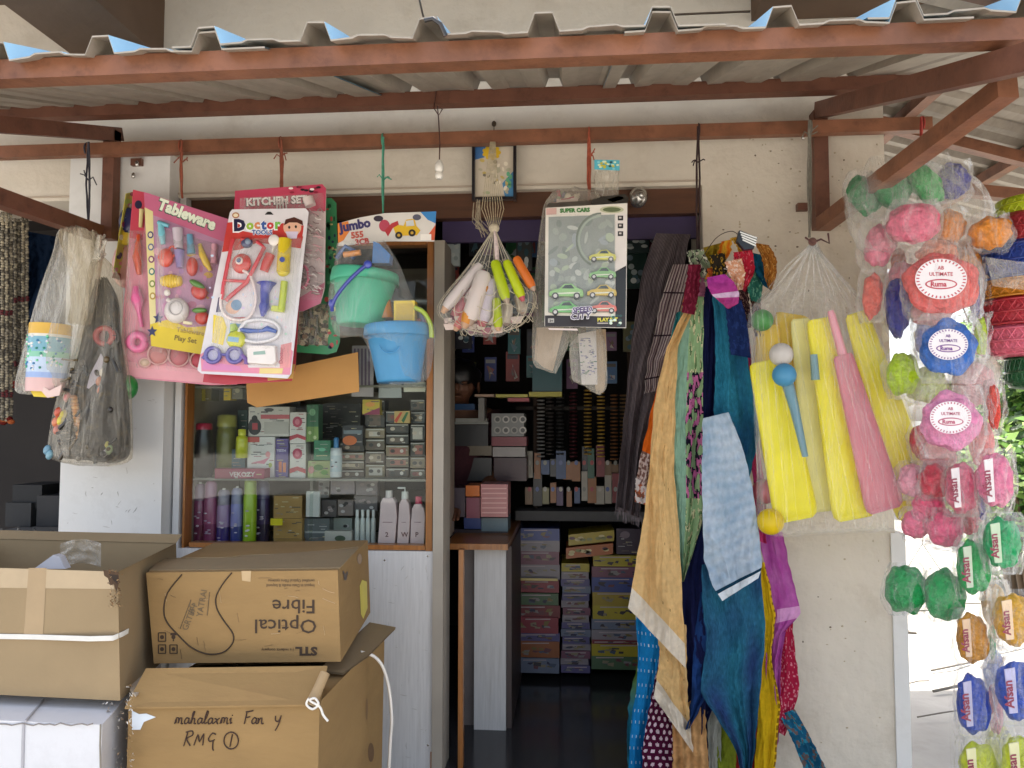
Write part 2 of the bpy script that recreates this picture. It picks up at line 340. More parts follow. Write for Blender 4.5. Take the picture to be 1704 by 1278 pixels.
zb=Z(104,YW,200)
MB().box(X(140,YW,110),X(272,YW,110),1.1,YW-.002,zb,zt).build('cantilever_beam','soffit',b_,label='dark concrete beam reaching out over the awning at left')
MB().box(-4.5,xr+.5,1.62,4.4,zt+.001,zt+.13).build('overhead_shade_slab','soffit',b_)  # out-of-view slab put overhead to darken the upper wall and roof sheets
MB().box(X(1250,YW,40),2.9,1.0,YW-.002,Z(36,YW,1250),Z(36,YW,1250)+.12).build('cantilever_slab','soffit',b_)
mb=MB(); mb.box(X(1120,YW,20),X(1248,YW,20),YW-.008,YW-.001,Z(24,YW,1180),Z(22,YW,1180),c('#5c5046')); mb.build('crack','matte',b_)
# left pillar
p_=thing('pillar','white painted square pillar between the left shop and the glass showcase','pillar',(X(190,2.45),2.45,FL))
MB().box(X(103,2.44),X(272,2.44),2.44,2.62,FL-.2,Z(258,2.44,180)).build('shaft','white',p_)
# showcase opening: jamb, lintel, purple shutter box
MB().box(X(292,YW),X(302,YW),YW-.005,YW+.05,FL,zl-.001).build('door_jamb','white',label='narrow white strip of jamb left of the wooden showcase',cat='jamb')
MB().box(X(723,YW),X(740,YW),YW-.02,YW+.12,FL,Z(400,YW)).build('door_jamb','jamb',label='grey upright jamb between the glass showcase and the dark doorway',cat='jamb')
MB().box(X(214,YW)+.05,X(1172,YW)+.0,YW+.03,YW+.07,Z(357,YW),zl-.001+.03).build('lintel','lintel',label='dark brown wooden lintel board across the top of the shop opening',cat='lintel')
MB().box(X(728,YW),X(1172,YW),YW+.08,YW+.1,Z(392,YW),Z(350,YW)).build('shutter_box','purple',label='dark purple board under the brown lintel over the doorway',cat='board')
# pebble-dashed bump patch / nail marks on wall
mb=MB()
for i in range(170):
    x=RND.uniform(1180,1465); y=RND.uniform(215,560) if RND.random()<.8 else RND.uniform(900,1250)
    if 1190<x<1330 and y>430: continue
    mb.pell(flat(YW),x,y,RND.uniform(.8,2.4),RND.uniform(.8,2),.0012,c('#b5a78e' if RND.random()<.75 else '#6d5f4e'),nu=6,nv=4)
mb.build('plaster_pitting','matte',b_,kind='stuff')
# ---------------- awning ----------------
s345=.345
def beam(mb,a,b,w=.042,h=.042,col=None):
    a=V(a);b=V(b); t=(b-a).normalized(); side=t.cross(V((0,0,1))); side=side.normalized() if side.length>1e-3 else V((1,0,0)); up=side.cross(t).normalized()
    p=[]
    for q in (a,b):
        for su,sv in ((-1,-1),(1,-1),(1,1),(-1,1)): p.append(q+side*su*w/2+up*sv*h/2)
    return mb.add(p,[(0,1,2,3),(7,6,5,4),(0,4,5,1),(1,5,6,2),(2,6,7,3),(3,7,4,0)],col)
aw=thing('awning_frame','rust brown steel tube frame carrying the awning over the shop','awning frame',(0,2.4,EYE+.7))
def add_beam(name,a,b,m='metalpaint',w=.042,h=.042): return beam(MB(),a,b,w,h).build(name,m,aw)
zf=P(852,90,1.44).z; zp=P(852,162,2.32).z; zr=P(852,229,2.37).z
add_beam('front_beam',(-3.2,1.44,zf),(3.4,1.44,zf))
add_beam('purlin',(X(4,2.32,190),2.32,zp),(X(1545,2.32,140),2.32,zp),'metaldark')
rail=add_beam('hanging_rail',(-3.2,2.37,zr),(X(1548,2.37,200),2.37,zr),'metalpaint',.03,.042)
A=P(1365,183,2.44); add_beam('rafter',A,A+V((0,-1.5,-1.5*s345)),'metaldark',.04,.05)
A2=P(196,224,2.44); add_beam('rafter',A2,A2+V((0,-1.3,-1.3*s345)),'metaldark',.04,.045)
C=P(1362,375,2.45); add_beam('post',V((A.x,2.46,C.z-.01)),V((A.x,2.46,A.z)),'metaldark',.045,.045)
C2=P(196,400,2.42); add_beam('post',V((A2.x,2.41,C2.z)),V((A2.x,2.41,A2.z)),'metaldark',.04,.04)
q=P(1668,152,1.62); add_beam('brace',V((A.x,2.44,C.z+.0)),V((q.x,1.6,q.z)),'metalpaint',.045,.045)
add_beam('brace',V((A2.x-.03,2.4,C2.z+.02)),V((A2.x-.06,1.5,C2.z+.0)),'metaldark',.045,.05)
for x,y in ((182,268),(226,268),(1337,342),(180,378)):
    MB().pbox(x-9,y-5,x+9,y+7,2.425,2.45).build('bracket','metaldark',aw)
mb=MB()
for x,y in ((228,272),(1336,228),(222,292)): mb.pell(flat(2.42),x,y,3,5,.006,c('#3a2a20'))
mb.build('bolt','steel',aw)
# corrugated sheets
ribp=X(1100,1.40,60)-X(905,1.40,60); rib0=X(905,1.40,60)
def sheet(i0,i1,dz,lab,y0=1.39,y1=2.36):
    pr=[]; 
    for i in range(i0,i1):
        x=rib0+i*ribp
        pr+=[(x-.031,0),(x-.017,.037),(x+.017,.037),(x+.031,0)]
        if i<i1-1: pr+=[(x+ribp*.33,.002),(x+ribp*.38,.007),(x+ribp*.62,.007),(x+ribp*.67,.002)]
    pr=[(rib0+i0*ribp-.07,0)]+pr+[(rib0+(i1-1)*ribp+.07+.05,0)]
    t=thing('roof_sheet',lab,'roof sheet',(pr[0][0],y0,zf),'corrugated sheets of the awning')
    for nm,off,m_ in (('underside',0,'galv'),('top_coat',.0035,'bluecoat')):
        b=MB(); vs=[];fs=[]; K=8
        for k in range(K+1):
            y=lerp(y0,y1,k/K)
            for (x,z) in pr:
                wob=.0025*noise.noise(V((x*9,y*4,1.3)))+ (0 if k else .005*noise.noise(V((x*11,5,2))))
                vs.append((x,y,zf+.023+dz+off+z+(y-1.44)*s345+wob))
        n_=len(pr)
        for k in range(K):
            for i in range(n_-1): fs.append((k*n_+i,k*n_+i+1,(k+1)*n_+i+1,(k+1)*n_+i))
        b.add(vs,fs); b.build(nm,m_,t)
        if off==0:
            b=MB(); e=[V(v) for v in vs[:n_]]; b.add(e+[v+V((0,0,.0035)) for v in e],[(i,i+1,n_+i+1,n_+i) for i in range(n_-1)]); b.build('cut_edge','galv',t)
sheet(-9,-2,0,'weathered grey corrugated sheet at the far left end of the awning roof')
sheet(-3,2,.009,'weathered grey corrugated sheet left of the hanging picture frame overhead',y0=1.385)
sheet(1,4,.0,'grey corrugated sheet over the middle of the shop doorway')
sheet(3,7,.009,'grey corrugated sheet at the right end above the bag of bats')
sheet(6,9,.0,'grey corrugated sheet running out of frame past the right corner')
# cable with black cap on the sheet edge
mb=MB(); mb.tube([P(694,-60,1.6),P(698,0,1.55),P(703,22,1.5),P(707,38,1.45)],.0022,c('#1a1613')); mb.tube([P(707,34,1.38),P(720,31,1.375),P(733,40,1.378),P(742,60,1.385)],.0045,c('#15151a'))
mb.build('cable','plastic',label='black cable dropping onto the edge of the corrugated roof',cat='cable')
# ------- side awning seen at right through the corner -------
sr=thing('side_awning','corrugated side awning on brown tubes beyond the right corner of the shop','awning',(2.4,3.2,EYE+1))
Ms=plane(P(1480,235,3.2),P(1704,300,2.3),P(1640,130,3.1))
b=MB()
A_=V((X(1490,3.1),3.9,EYE+1.42)); 
def sf(s,t): 
    y=lerp(1.2,5.2,s); x=lerp(X(1500,2.6),X(1500,2.6)+2.2,t)
    k=(y/.11)%1; z=EYE+1.36-.30*(x-X(1500,2.6)) + (.022 if k<.35 else 0)
    return (x,y,z)
b.surf(sf,146,6,smooth=False); b.build('roof_sheet','galv',sr)
x0=X(1500,2.6)
for dx in (.25,.75,1.3): beam(MB(),(x0+dx,1.3,EYE+1.33-.30*dx),(x0+dx,5.1,EYE+1.33-.30*dx),.045,.045).build('purlin','metalpaint',sr)
for y in (2.2,3.1,4.2): beam(MB(),(x0+.0,y,EYE+1.29),(x0+2.1,y,EYE+1.29-.63),.045,.045).build('rafter','metalpaint',sr)
for y in (3.0,): 
    beam(MB(),(x0+.0,y,EYE+.98),(x0+1.5,y,EYE+.78),.045,.045).build('tie','metalpaint',sr)
MB().box(x0+.0,x0+.05,2.76,5.2,GZ,GZ+.4).build('low_wall','white',label='low white kerb wall beside the shop corner',cat='wall')
# ------- far things at right -------
def leafmass(mb,ctr,r,n,cols,size):
    for i in range(n):
        d=V((RND.gauss(0,1),RND.gauss(0,1),RND.gauss(0,1))).normalized()*(RND.random()**.45); p=V(ctr)+V((d.x*r[0],d.y*r[1],d.z*r[2]))
        u=V((RND.gauss(0,1),RND.gauss(0,1),RND.gauss(0,.5))).normalized(); v=u.orthogonal().normalized(); s_=size*RND.uniform(.5,1.3)
        mb.add([p-u*s_,p+v*s_*.4,p+u*s_,p-v*s_*.4],[(0,1,2,3)],RND.choice(cols))
gs=[c('#4f7a2c'),c('#6f9a3c'),c('#355a20'),c('#86a850'),c('#2c481a'),c('#a0b86a')]
spots=[(1690,610,6.5,.45,.5,'dense green bush behind the stack of baskets'),(1665,700,7.5,.6,.45,'green bush with pale gaps beside the hanging sachets'),(1720,790,6.0,.5,.5,'low green bush at the right edge of the yard'),
 (1625,760,9.5,.8,.6,'far green bush behind the pink sachet strip'),(1740,880,7.0,.7,.4,'grassy clump at the far right behind the sachets'),(1700,480,10,1.2,.9,'tree crown seen behind the coloured basket stack')]
for i,(px,py,Y,r,rz,lab) in enumerate(spots):
    q=P(px,py,Y); t=thing('bush',lab,'bush',(q.x,q.y,GZ)); b=MB(); leafmass(b,q,(r,r,rz),1500,gs,.06)
    leafmass(b,q-V((0,0,rz*.8)),(r*.8,r*.8,rz*.6),500,gs,.06)
    b.build('crown','leaf',t); b=MB()
    for k in range(5):
        a=RND.uniform(0,6.28); b.tube([(q.x+.1*math.cos(a),q.y+.1*math.sin(a),GZ-.02),(q.x+.2*math.cos(a),q.y+.2*math.sin(a),lerp(GZ,q.z,.5)),(q.x+r*.6*math.cos(a),q.y+r*.6*math.sin(a),q.z)],[.03,.022,.008],c('#5a4936'))
    b.build('trunk','matte',t)
q=P(1650,900,11); MB().box(q.x-4,q.x+9,12.4,12.6,GZ,GZ+1.5).build('yard_wall','white',label='bright white wall across the yard beyond the shop corner',cat='wall')
b=MB()
for i in range(60):
    x=RND.uniform(1.6,5); y=RND.uniform(2.9,7); a=RND.uniform(-.3,.3)+.2; l=RND.uniform(.1,.5); 
    b.tube([(x,y,GZ+.03),(x+l*.5,y+l*.5*a,GZ+.04),(x+l,y+l*a*1.4,GZ+.03)],RND.uniform(.003,.009),c('#6b655c'),5)
b.build('ground_litter','matte',kind='stuff',label='dry twigs and tyre marks scattered on the dusty ground',cat='litter')
# ================= SHOWCASE =================
sh=thing('showcase','wooden framed glass showcase built into the wall under the lintel','showcase',(X(510,YW),YW,FL))
yt,yb=398,912
MB().pbox(302,yt,318,918,YW-.0,YW+.05).build('stile','wood',sh); MB().pbox(708,yt,722,918,YW-.0,YW+.05).build('stile','wood',sh)
MB().box(X(318,YW),X(708,YW),YW+.003,YW+.05,Z(918,YW),Z(910,YW)).build('bottom_rail','wood',sh)
MB().box(X(318,YW),X(708,YW),YW+.003,YW+.05,Z(404,YW),Z(398,YW)).build('top_rail','wood',sh)
YB=2.95
MB().box(X(303,YW),X(721,YW),YB,YB+.02,Z(918,YW),Z(398,YW)).build('back_panel',mat('showcase_back',c('#7a7064'),rough=.5),sh)
for px in (303,719): MB().box(X(px,YW),X(px,YW)+.006,YW+.05,YB,Z(918,YW),Z(398,YW)).build('side_panel',mat('showcase_side',c('#9a8f80'),rough=.5),sh)
for py,nm in ((641,'shelf'),(797,'shelf'),(912,'shelf'),(500,'shelf')):
    z=Z(py,YW+.1); MB().box(X(309,YW),X(719,YW),YW+.06,YB-.002,z-.008,z).build(nm,mat('glass_shelf_board',c('#8c8880'),rough=.3),sh)
MB().box(X(318,YW),X(519,YW),YW+.02,YW+.024,Z(910,YW),Z(404,YW)).build('glass_pane','glass',sh)
MB().box(X(512,YW),X(708,YW),YW+.03,YW+.034,Z(910,YW),Z(404,YW)).build('glass_pane','glass',sh)
MB().box(X(302,YW),X(722,YW),YW-.006,YW+.03,FL,Z(919,YW)).build('lower_panel','lam',sh)
MB().pbox(716,1252,722,1300,YW-.012,YW-.007).build('wood_strip','wood',sh)

mb=MB()
for i in range(70):
    if i<35: x=RND.uniform(616,712); y=RND.uniform(925,1275); Y=YW-.0062
    else: x=RND.uniform(112,266); y=RND.uniform(660,892); Y=2.4396
    l=RND.uniform(2,14); a=RND.choice([1.5,1.4,.2,2.2]); mb.rod(flat(Y),[(x,y),(x+l*.5*math.cos(a)+RND.uniform(-1,1),y+l*.5*math.sin(a)),(x+l*math.cos(a),y+l*math.sin(a))],[.15,RND.uniform(.3,.7),.15],c(RND.choice(['#b8b4ae','#a8a49c','#c0bcb6'])),4)
mb.build('scuffs','matte',b_,kind='stuff')
for x,y in ((640,932),(712,925),(712,1240),(312,930)):
    MB().pell(flat(YW-.006),x,y,2,2,.001,c('#5a554e'),nu=8,nv=5).build('screw_head','steel',sh)
# ================= STRINGS =================
def off(dy): return 2.36
for x,y1,col,lab,kn in ((147,380,'#3b3a44','dark twisted twine at the far left holding the two cloudy bags',300),(303,330,'#8f4a34','red brown cord holding the pink tableware cards',270),(468,330,'#8a4d38','red brown cord above the kitchen and doctor play sets',262),
    (638,372,'#4f9a80','green twine above the toy bucket header card',300),(980,345,'#a8543c','rust red cord above the toy car box',262),(1162,440,'#33201f','long dark brown cord holding the bundle of scarves',270),(1533,275,'#a03a34','short red cord at the rail end over the sachet cluster',250)):
    string(x,RND.uniform(0,1)+zr*0+ (706-(706-236)+0 if x<200 else {303:234,468:231,638:227,980:220,1162:210,1533:194}.get(x,236)),y1,2.34,c(col),lab=lab,n=3,knot=kn)
string(1347,200,395,2.33,c('#7a756a'),lab='grey and red twine tied round the rail above the bag of bats',n=4,knot=225)
# hanging insulator on wire
mb=MB(); pts=[P(726,150,2.30),P(722,180,2.28),P(730,192,2.28),P(736,182,2.28),P(728,176,2.28),P(730,200,2.28),P(732,240,2.28),P(731,272,2.28)]
t=thing('insulator','white porcelain insulator hanging on thin wire left of the framed picture','insulator',P(731,290,2.28))
mb.tube(pts,.0022,c('#4a2c26'),6); mb.build('wire','plastic',t)
mb=MB(); q=P(731,285,2.28); prof=[(-.026,.008),(-.02,.013),(-.008,.013),(-.005,.010),(.0,.010),(.003,.014),(.018,.014),(.028,.010),(.036,.005)]
mb.tube([q+V((0,0,z)) for z,r in prof],[r for z,r in prof],c('#e4e0d8'),14); mb.build('porcelain','plastic',t)
# framed picture
F=flat(2.455); t=thing('picture_frame','black framed picture with yellow flowers hanging over the doorway lintel','picture frame',P(822,332,2.46))
mb=MB(); 
for (a,b_0,a2,b2) in ((785,238,790,332),(854,238,859,332),(790,327,854,332),(790,238,854,242)): mb.pbox(a,b_0,a2,b2,2.45,2.475,c('#15131a'))
mb.build('frame','plastic',t)
mb=MB(); mb.pbox(790,242,854,327,2.468,2.474,c('#cfc3b0'))
G=flat(2.467)
mb.poly(G,[(790,242),(808,242),(806,262),(790,266)],c('#4a78b0'),.0005); mb.poly(G,[(836,305),(854,285),(854,327),(840,327)],c('#4f8ab8'),.0005)
for k in range(9): 
    a=k*.7; mb.disc(G,818+10*math.cos(a),254+7*math.sin(a),6,4,c('#d9b32c'),.0008+k*.0001,10,a)
for k in range(26): mb.disc(G,RND.uniform(796,848),RND.uniform(266,322),RND.uniform(2,6),RND.uniform(1.5,4),RND.choice([c('#e6dcc8'),c('#b9b39a'),c('#9fb08a'),c('#c9b46a'),c('#7a7468')]),.0010+k*.00008,9,RND.uniform(0,3))
for k in range(5): mb.disc(G,845+RND.uniform(-5,5),290+k*5,3,4,c('#6ab08a'),.004,9)
mb.build('print','print',t)
mb=MB()
for dx in (-2,2): mb.tube([P(822+dx,242,2.45),P(822,212,2.47),P(822,205,2.49)],.0012,c('#4b4034'))
mb.pell(flat(2.49),822,206,4,5,.008,c('#5a4c3c'),nu=8,nv=6); mb.build('hanging_wire','twine',t)
# steel bulb fitting
t=thing('bell_lamp','round clouded glass bulb fixed on the brown lintel right of the toy car box','lamp',P(1062,345,2.48))
mb=MB(); mb.pell(flat(2.47),1062,329,16,17,.035,c('#9a938c'),nu=20,nv=14); mb.pell(flat(2.45),1066,326,7,8,.02,c('#565049')); mb.build('bulb','steel',t)
mb=MB(); mb.tube([P(1062,329,2.47),P(1062,329,2.53)],[.02,.03],c('#4a4038'),14); mb.build('socket','plastic',t)
# ================= CLOUDY BAGS AT LEFT =================
def bag(name,lab,L,R,Y,m='film',seed=0,dk=.45,wr=.004,dmax=.08,cat='plastic bag',nu=34,nv=36):
    t=thing(name,lab,cat,P((L[-1][0]+R[-1][0])/2,max(L[-1][1],R[-1][1]),Y))
    mb=MB(); pillow(mb,L,R,Y,dk,nu,nv,wr,seed,dmax); mb.build('film',m,t); return t
t=bag('plastic_bag','cloudy clear bag with a printed roll toy hanging furthest left by the garlands',[(118,376),(98,385),(88,420),(66,480),(40,570),(24,640),(34,656),(70,652)],[(128,376),(150,385),(160,420),(152,470),(142,540),(124,600),(105,655),(92,657)],2.24,'milky',3,wr=.006)
mb=MB(); F=flat(2.25)
mb.tube([P(84,548,2.25),P(78,648,2.25)],[.058,.05],n=26,cf=lambda k:c('#cfe0ea'))
mb.build('toy_roll','plastic',t)
mb=MB(); 
ax0,ax1=P(85,540,2.25),P(78,652,2.25)
segs=[(0,.16,'#e0b44a'),(.16,.2,'#e8e4da'),(.2,.42,'#7fb4c8'),(.42,.5,'#8ccbb0'),(.5,.72,'#c6d8f0'),(.72,.8,'#9fb8e6'),(.8,1,'#e6bfbc')]
for a,b_0,col in segs: mb.tube([ax0.lerp(ax1,a),ax0.lerp(ax1,b_0)],.0605,c(col),26,caps=False)
for i in range(70):
    k=RND.uniform(.18,.7); an=RND.uniform(PI*1.05,PI*1.95); q=ax0.lerp(ax1,k)+V((math.cos(an)*.061,math.sin(an)*.061,0))
    mb.ell(q,(.005,.002,.004),c(RND.choice(['#2f8f7a','#f2f2ee','#3a7fb0','#e8e8f0','#78d0a0'])),nu=6,nv=4)
mb.build('printed_wrap','print',t)
mb=MB(); mb.slab(flat(2.22),[(48,640),(82,652),(92,662),(60,660)],c('#e6c93a'),0,.01); mb.slab(flat(2.2),[(50,628),(84,650),(104,640),(100,658),(80,662)],c('#e5c8c0'),0,.004); mb.build('paper_insert','print',t)
mb=MB(); 
for k in range(22):
    a=RND.uniform(0,6.28); u=RND.uniform(150,178); v=RND.uniform(384,424)
    mb.tube([P(158,440,2.22),P((158+u)/2+RND.uniform(-5,5),430,2.2),P(u,v,2.22+RND.uniform(-.03,.03))],[.003,.007,.004],c('#d8cfb8'),5)
mb.build('twisted_neck','milky',t)
mb=MB(); pillow(mb,[(104,376),(100,400),(112,440),(120,500),(118,540)],[(160,384),(172,410),(166,450),(160,500),(150,540)],2.22,.5,40,40,.012,31,.03); mb.build('crumpled_film','brownfilm',t)
t=bag('plastic_bag','brown tinted bag of dark bead toys with red ring next to the white pillar',[(156,425),(146,450),(140,500),(120,590),(95,660),(78,745),(88,765),(130,775)],[(170,425),(190,445),(204,480),(206,560),(218,640),(222,740),(216,768),(180,776)],2.27,'brownfilm',9,wr=.006,dk=.4)
mb=MB(); F=flat(2.28)
mb.ring(F,180,560,14,13,5,c('#a3383a'),.02); mb.disc(F,180,560,12,11,c('#702526'),.018); mb.ring(F,181,562,19,20,3,c('#2b2220'),.01); mb.build('ring_toy','plastic',t)
def junk(mb,F,pts,n,cols,rs=(3,8),hh=(0,.03),seed=0):
    r=random.Random(seed); xs=[p[0] for p in pts]; ys=[p[1] for p in pts]
    for i in range(n):
        x=r.uniform(min(xs),max(xs)); y=r.uniform(min(ys),max(ys)); k=r.random()
        if k<.5: mb.pell(F,x,y,r.uniform(*rs),r.uniform(*rs),.008,c(r.choice(cols)),r.uniform(*hh),r.uniform(0,3),nu=9,nv=6)
        else:
            a=r.uniform(0,PI); l=r.uniform(*rs)*2.2; mb.rod(F,[(x-l*math.cos(a),y-l*math.sin(a)),(x,y+1),(x+l*math.cos(a),y+l*math.sin(a))],r.uniform(1.5,3.5),c(r.choice(cols)),6,r.uniform(*hh))
mb=MB(); rb=random.Random(4)
def packs(x0,y0,x1,y1,n,cols):
    for i in range(n):
        x=rb.uniform(x0,x1); y=rb.uniform(y0,y1); a=rb.uniform(-.7,.7); w_=rb.uniform(7,13); h_=rb.uniform(12,26); ca,sa=math.cos(a),math.sin(a)
        mb.slab(flat(2.28+rb.uniform(-.02,.03)),[(x+u*w_*ca-v*h_*sa,y+u*w_*sa+v*h_*ca) for u,v in ((-1,-1),(.9,-1),(1,.9),(-.9,1))],c(rb.choice(cols)),-.006,.006,1)
pass
junk(mb,F,[(112,600),(204,762)],40,['#2d2a26','#4a4238','#1c1a18','#5a4a2c'],(3,6),(.03,.05),4)
mb.build('bead_pieces','plastic',t,kind='stuff')
mb=MB(); pillow(mb,[(160,466),(150,500),(140,560),(120,620),(100,680),(86,745),(98,762)],[(178,462),(197,500),(202,560),(213,640),(217,730),(210,762),(182,770)],2.29,.5,40,60,.012,77,.05,c('#1d1a17')); mb.build('dark_inner_packet','darkmix',t)
mb=MB()
for i in range(16):
    k=i/15; mb.pell(F,lerp(133,146,k),lerp(662,745,k),7,4.2,.008,c('#cf9f6a' if i%2 else '#b98452'),.03,.15,nu=9,nv=6)
mb.build('bead_strip','plastic',t)
mb=MB()
for i,(x,y,col) in enumerate([(108,686,'#c8573c'),(104,702,'#d87f5a'),(106,715,'#c07a6a'),(112,700,'#d6c33c'),(117,690,'#b9a83a'),(123,662,'#c98a8a'),(90,748,'#6f9ab0'),(94,756,'#7ba8b8'),(186,740,'#b7b05a'),(192,748,'#9cae8a'),(184,752,'#a9a0a8'),(176,635,'#b96a3a'),(182,620,'#d6d2c8'),(178,650,'#c46a44')]):
    mb.pell(F,x,y,5.5,8,.01,c(col),.032,.3,nu=10,nv=7)
mb.build('coloured_bead','plastic',t,kind='stuff')
mb=MB(); mb.pell(F,207,644,15,20,.03,c('#23803a'),-.02); mb.build('green_ball','plastic',t)
mb=MB(); mb.slab(F,[(160,625),(178,590),(184,600),(168,645),(150,668)],c('#b8b4c6'),.03,.032); mb.build('paper_tag','print',t)
# ================= GARLANDS (left shop) =================
def garland(x0,x1,y0,y1,Y,lab,cols,seed):
    r=random.Random(seed); t=thing('garland',lab,'garland',P((x0+x1)/2,y1,Y),'bead garlands hanging in the left shop'); mb=MB(); ns=max(2,int((x1-x0)/6.5))
    for s_ in range(ns):
        x=lerp(x0,x1,(s_+.5)/ns); y=y0+r.uniform(-6,6)
        while y<y1:
            band=(y-y0)/(y1-y0); col=c(r.choice(cols))
            if .48<band<.51 or .86<band<.89: col=c('#5a1c20')
            mb.pell(flat(Y+.012*math.sin(s_*2)),x+r.uniform(-1.2,1.2),y,3.4,2.3,.006,col,0,r.uniform(-.5,.5),nu=6,nv=4); y+=4.4
    mb.build('beads','matte',t)
    mb=MB()
    for k in range(5): mb.pell(flat(Y),lerp(x0,x1,r.random()),y1+r.uniform(-6,6),6,4,.01,c(r.choice(['#8f2f2a','#b5623a','#6a2420'])),nu=7,nv=5)
    mb.build('tassel','cloth',t)
cg=['#8a8272','#6f6859','#a0967f','#5c5548','#948a76']
garland(-14,22,345,700,2.62,'cream bead garland leftmost under the brown brace',cg,1); garland(22,48,360,640,2.7,'narrow cream bead garland beside the dark blue cloth',cg,2)
garland(-60,-18,340,690,2.66,'cream bead garland cut off by the left edge',cg,3)
mb=MB(); drape(mb,[(46,385),(44,480),(48,540)],[(100,395),(96,470),(80,520)],2.95,.03,2,cf=None,col=c('#16273f')); mb.build('cloth_hanging','cloth',label='dark blue cloth hanging in the shade of the left shop',cat='cloth')
mb=MB(); mb.pbox(-60,895,98,1000,2.55,2.9,c('#6c6a68')); o=mb.build('counter','matte',label='grey counter of the left shop behind the taped carton',cat='counter')
t=thing('polythene_heap','crumpled clear polythene heaped on the left shop counter','polythene',P(40,895,2.6)); mb=MB()
mb.surf(lambda s,q: P(lerp(-30,96,s),893-14*math.sin(PI*q)*(.6+.5*noise.noise(V((s*7,q*3,1))))-6*noise.noise(V((s*18,q*9,2))),2.56+.25*q),60,14,col=c('#b8bab8')); mb.build('sheet','milky',t)
for i,(x,y,w_,h_,col) in enumerate([(8,850,44,26,'#2b2c2e'),(60,842,40,34,'#303032'),(20,820,50,26,'#1f2022'),(70,868,46,22,'#3a3a3c')]):
    mb=MB(); mb.pbox(x,y-h_/2,x+w_,y+h_,2.8+.01*i,3.0,c(col)); mb.build('dark_packet','matte',label=f'{["black","charcoal","very dark","grey"][i]} packet stacked in the dark left shop, {["left","right","upper","lower right"][i]} of the pile',cat='packet')
# ================= BLISTER CARDS =================
def bl_grid(card,mf,pts,h,wr=.003,m='blister',name='blister',seed=0):
    a,b_0,c_,d=pts; mb=MB()
    def fn(s,t_):
        x=lerp(lerp(a[0],b_0[0],s),lerp(d[0],c_[0],s),t_); y=lerp(lerp(a[1],b_0[1],s),lerp(d[1],c_[1],s),t_)
        e=min(1,6*min(s,1-s,t_,1-t_)); return mf(x,y,.004+h*e*(1+.25*noise.noise(V((s*4,t_*7,seed))))+wr*noise.noise(V((s*13,t_*22,seed))))
    mb.surf(fn,26,44); return mb.build(name,m,card)
def Q(c4,s,t):
    a,b_0,c_,d=c4; return (lerp(lerp(a[0],b_0[0],s),lerp(d[0],c_[0],s),t),lerp(lerp(a[1],b_0[1],s),lerp(d[1],c_[1],s),t))
# far-left turned card
t=thing('toy_card','small bright toy card seen edge-on, leftmost of the hanging cards','toy card',P(200,460,2.36))
c4=[(209,322),(224,318),(212,462),(188,452)]; mf=plane(P(209,322,2.33),P(224,318,2.40),P(188,452,2.33))
mb=MB(); mb.slab(mf,c4,c('#d9cf5a'),0,.002)
for i in range(46):
    x,y=Q(c4,RND.uniform(.1,.9),RND.uniform(.02,.97)); mb.disc(mf,x,y,RND.uniform(2,5),RND.uniform(2,5),c(RND.choice(['#b8324a','#efe6dc','#4f9a3a','#2d2a55','#e5c83a','#e88a9a','#c2d84a'])),.0025+i*.0001,9)
mb.build('printed_card','print',t)
mb=MB(); mb.pell(mf,207,367,6,9,.012,c('#272a5c'),.01); mb.pell(mf,204,390,5,7,.01,c('#d8b93a'),.01); mb.pell(mf,203,440,9,15,.015,c('#e8b0a8'),.01); mb.build('small_toy','plastic',t)
mb=MB(); mb.slab(mf,[(190,452),(212,461),(210,470),(186,462)],c('#8c3a2c'),0,.006); mb.build('hem','print',t)
# tableware
pk=[(222,316),(300,330),(352,640),(197,627)]
mfb=plane(P(222,316,2.30),P(375,365,2.36),P(200,625,2.30))
t=thing('tableware_set','pink blister card of toy kitchen pieces with orange cutlery, behind the tableware card','toy card',P(270,640,2.3))
mb=MB(); mb.slab(mfb,[(222,316),(248,322),(345,360),(395,640),(350,641),(197,627)],c('#d88a9a'),0,.0025)
mb.poly(mfb,[(222,316),(246,322),(238,400),(216,396)],c('#c8455a'),.003); mb.poly(mfb,[(199,600),(352,618),(352,638),(199,625)],c('#e6a3ac'),.003); mb.disc(mfb,231,341,6,7,c('#2a2342'),.004)
mb.build('printed_card','print',t)
mb=MB(); mb.ring(mfb,232,570,12,12,7.5,c('#e06a9c'),.016); mb.build('pink_ring','plastic',t)
for nm,pts,rr,col in (('orange_knife',[(233,392,.012),(231,430,.014),(234,458,.012)],[3,8,4],'#d9562e'),('pink_spoon',[(229,478,.014),(232,500,.018),(234,520,.014),(238,545,.012)],[5,11,4,3],'#e0609a'),('cream_spoon',[(238,350,.012),(236,380,.012)],[4,3],'#e8d898')):
    mb=MB(); mb.rod(mfb,pts,rr,c(col)); mb.build(nm,'plastic',t)
for x,y,rx,ry,col in ((266,590,17,17,'#e0a09c'),(300,592,17,18,'#d98a90'),(335,600,16,14,'#d8606f'),(244,604,9,7,'#f0d8c0')):
    mb=MB(); mb.pell(mfb,x,y,rx,ry,.014,c(col),.012); mb.ring(mfb,x,y,rx,ry,1.6,c('#f0c8c4'),.016); mb.build('cup','soft',t)
bl_grid(t,mfb,[(214,384),(240,384),(346,622),(204,610)],.03,seed=2)
mf=plane(P(240,320,2.255),P(380,366,2.32),P(253,575,2.25))
tw=[(240,320),(383,366),(347,592),(252,576)]
t=thing('tableware_set','tableware toy card printed purple and yellow with a white teapot in its blister','toy card',P(300,590,2.26))
mb=MB(); mb.slab(mf,tw,c('#b889a8'),0,.003)
mb.poly(mf,[Q(tw,0,0),Q(tw,1,0),Q(tw,1,.17),Q(tw,0,.13)],c('#c76a8c'),.0035)
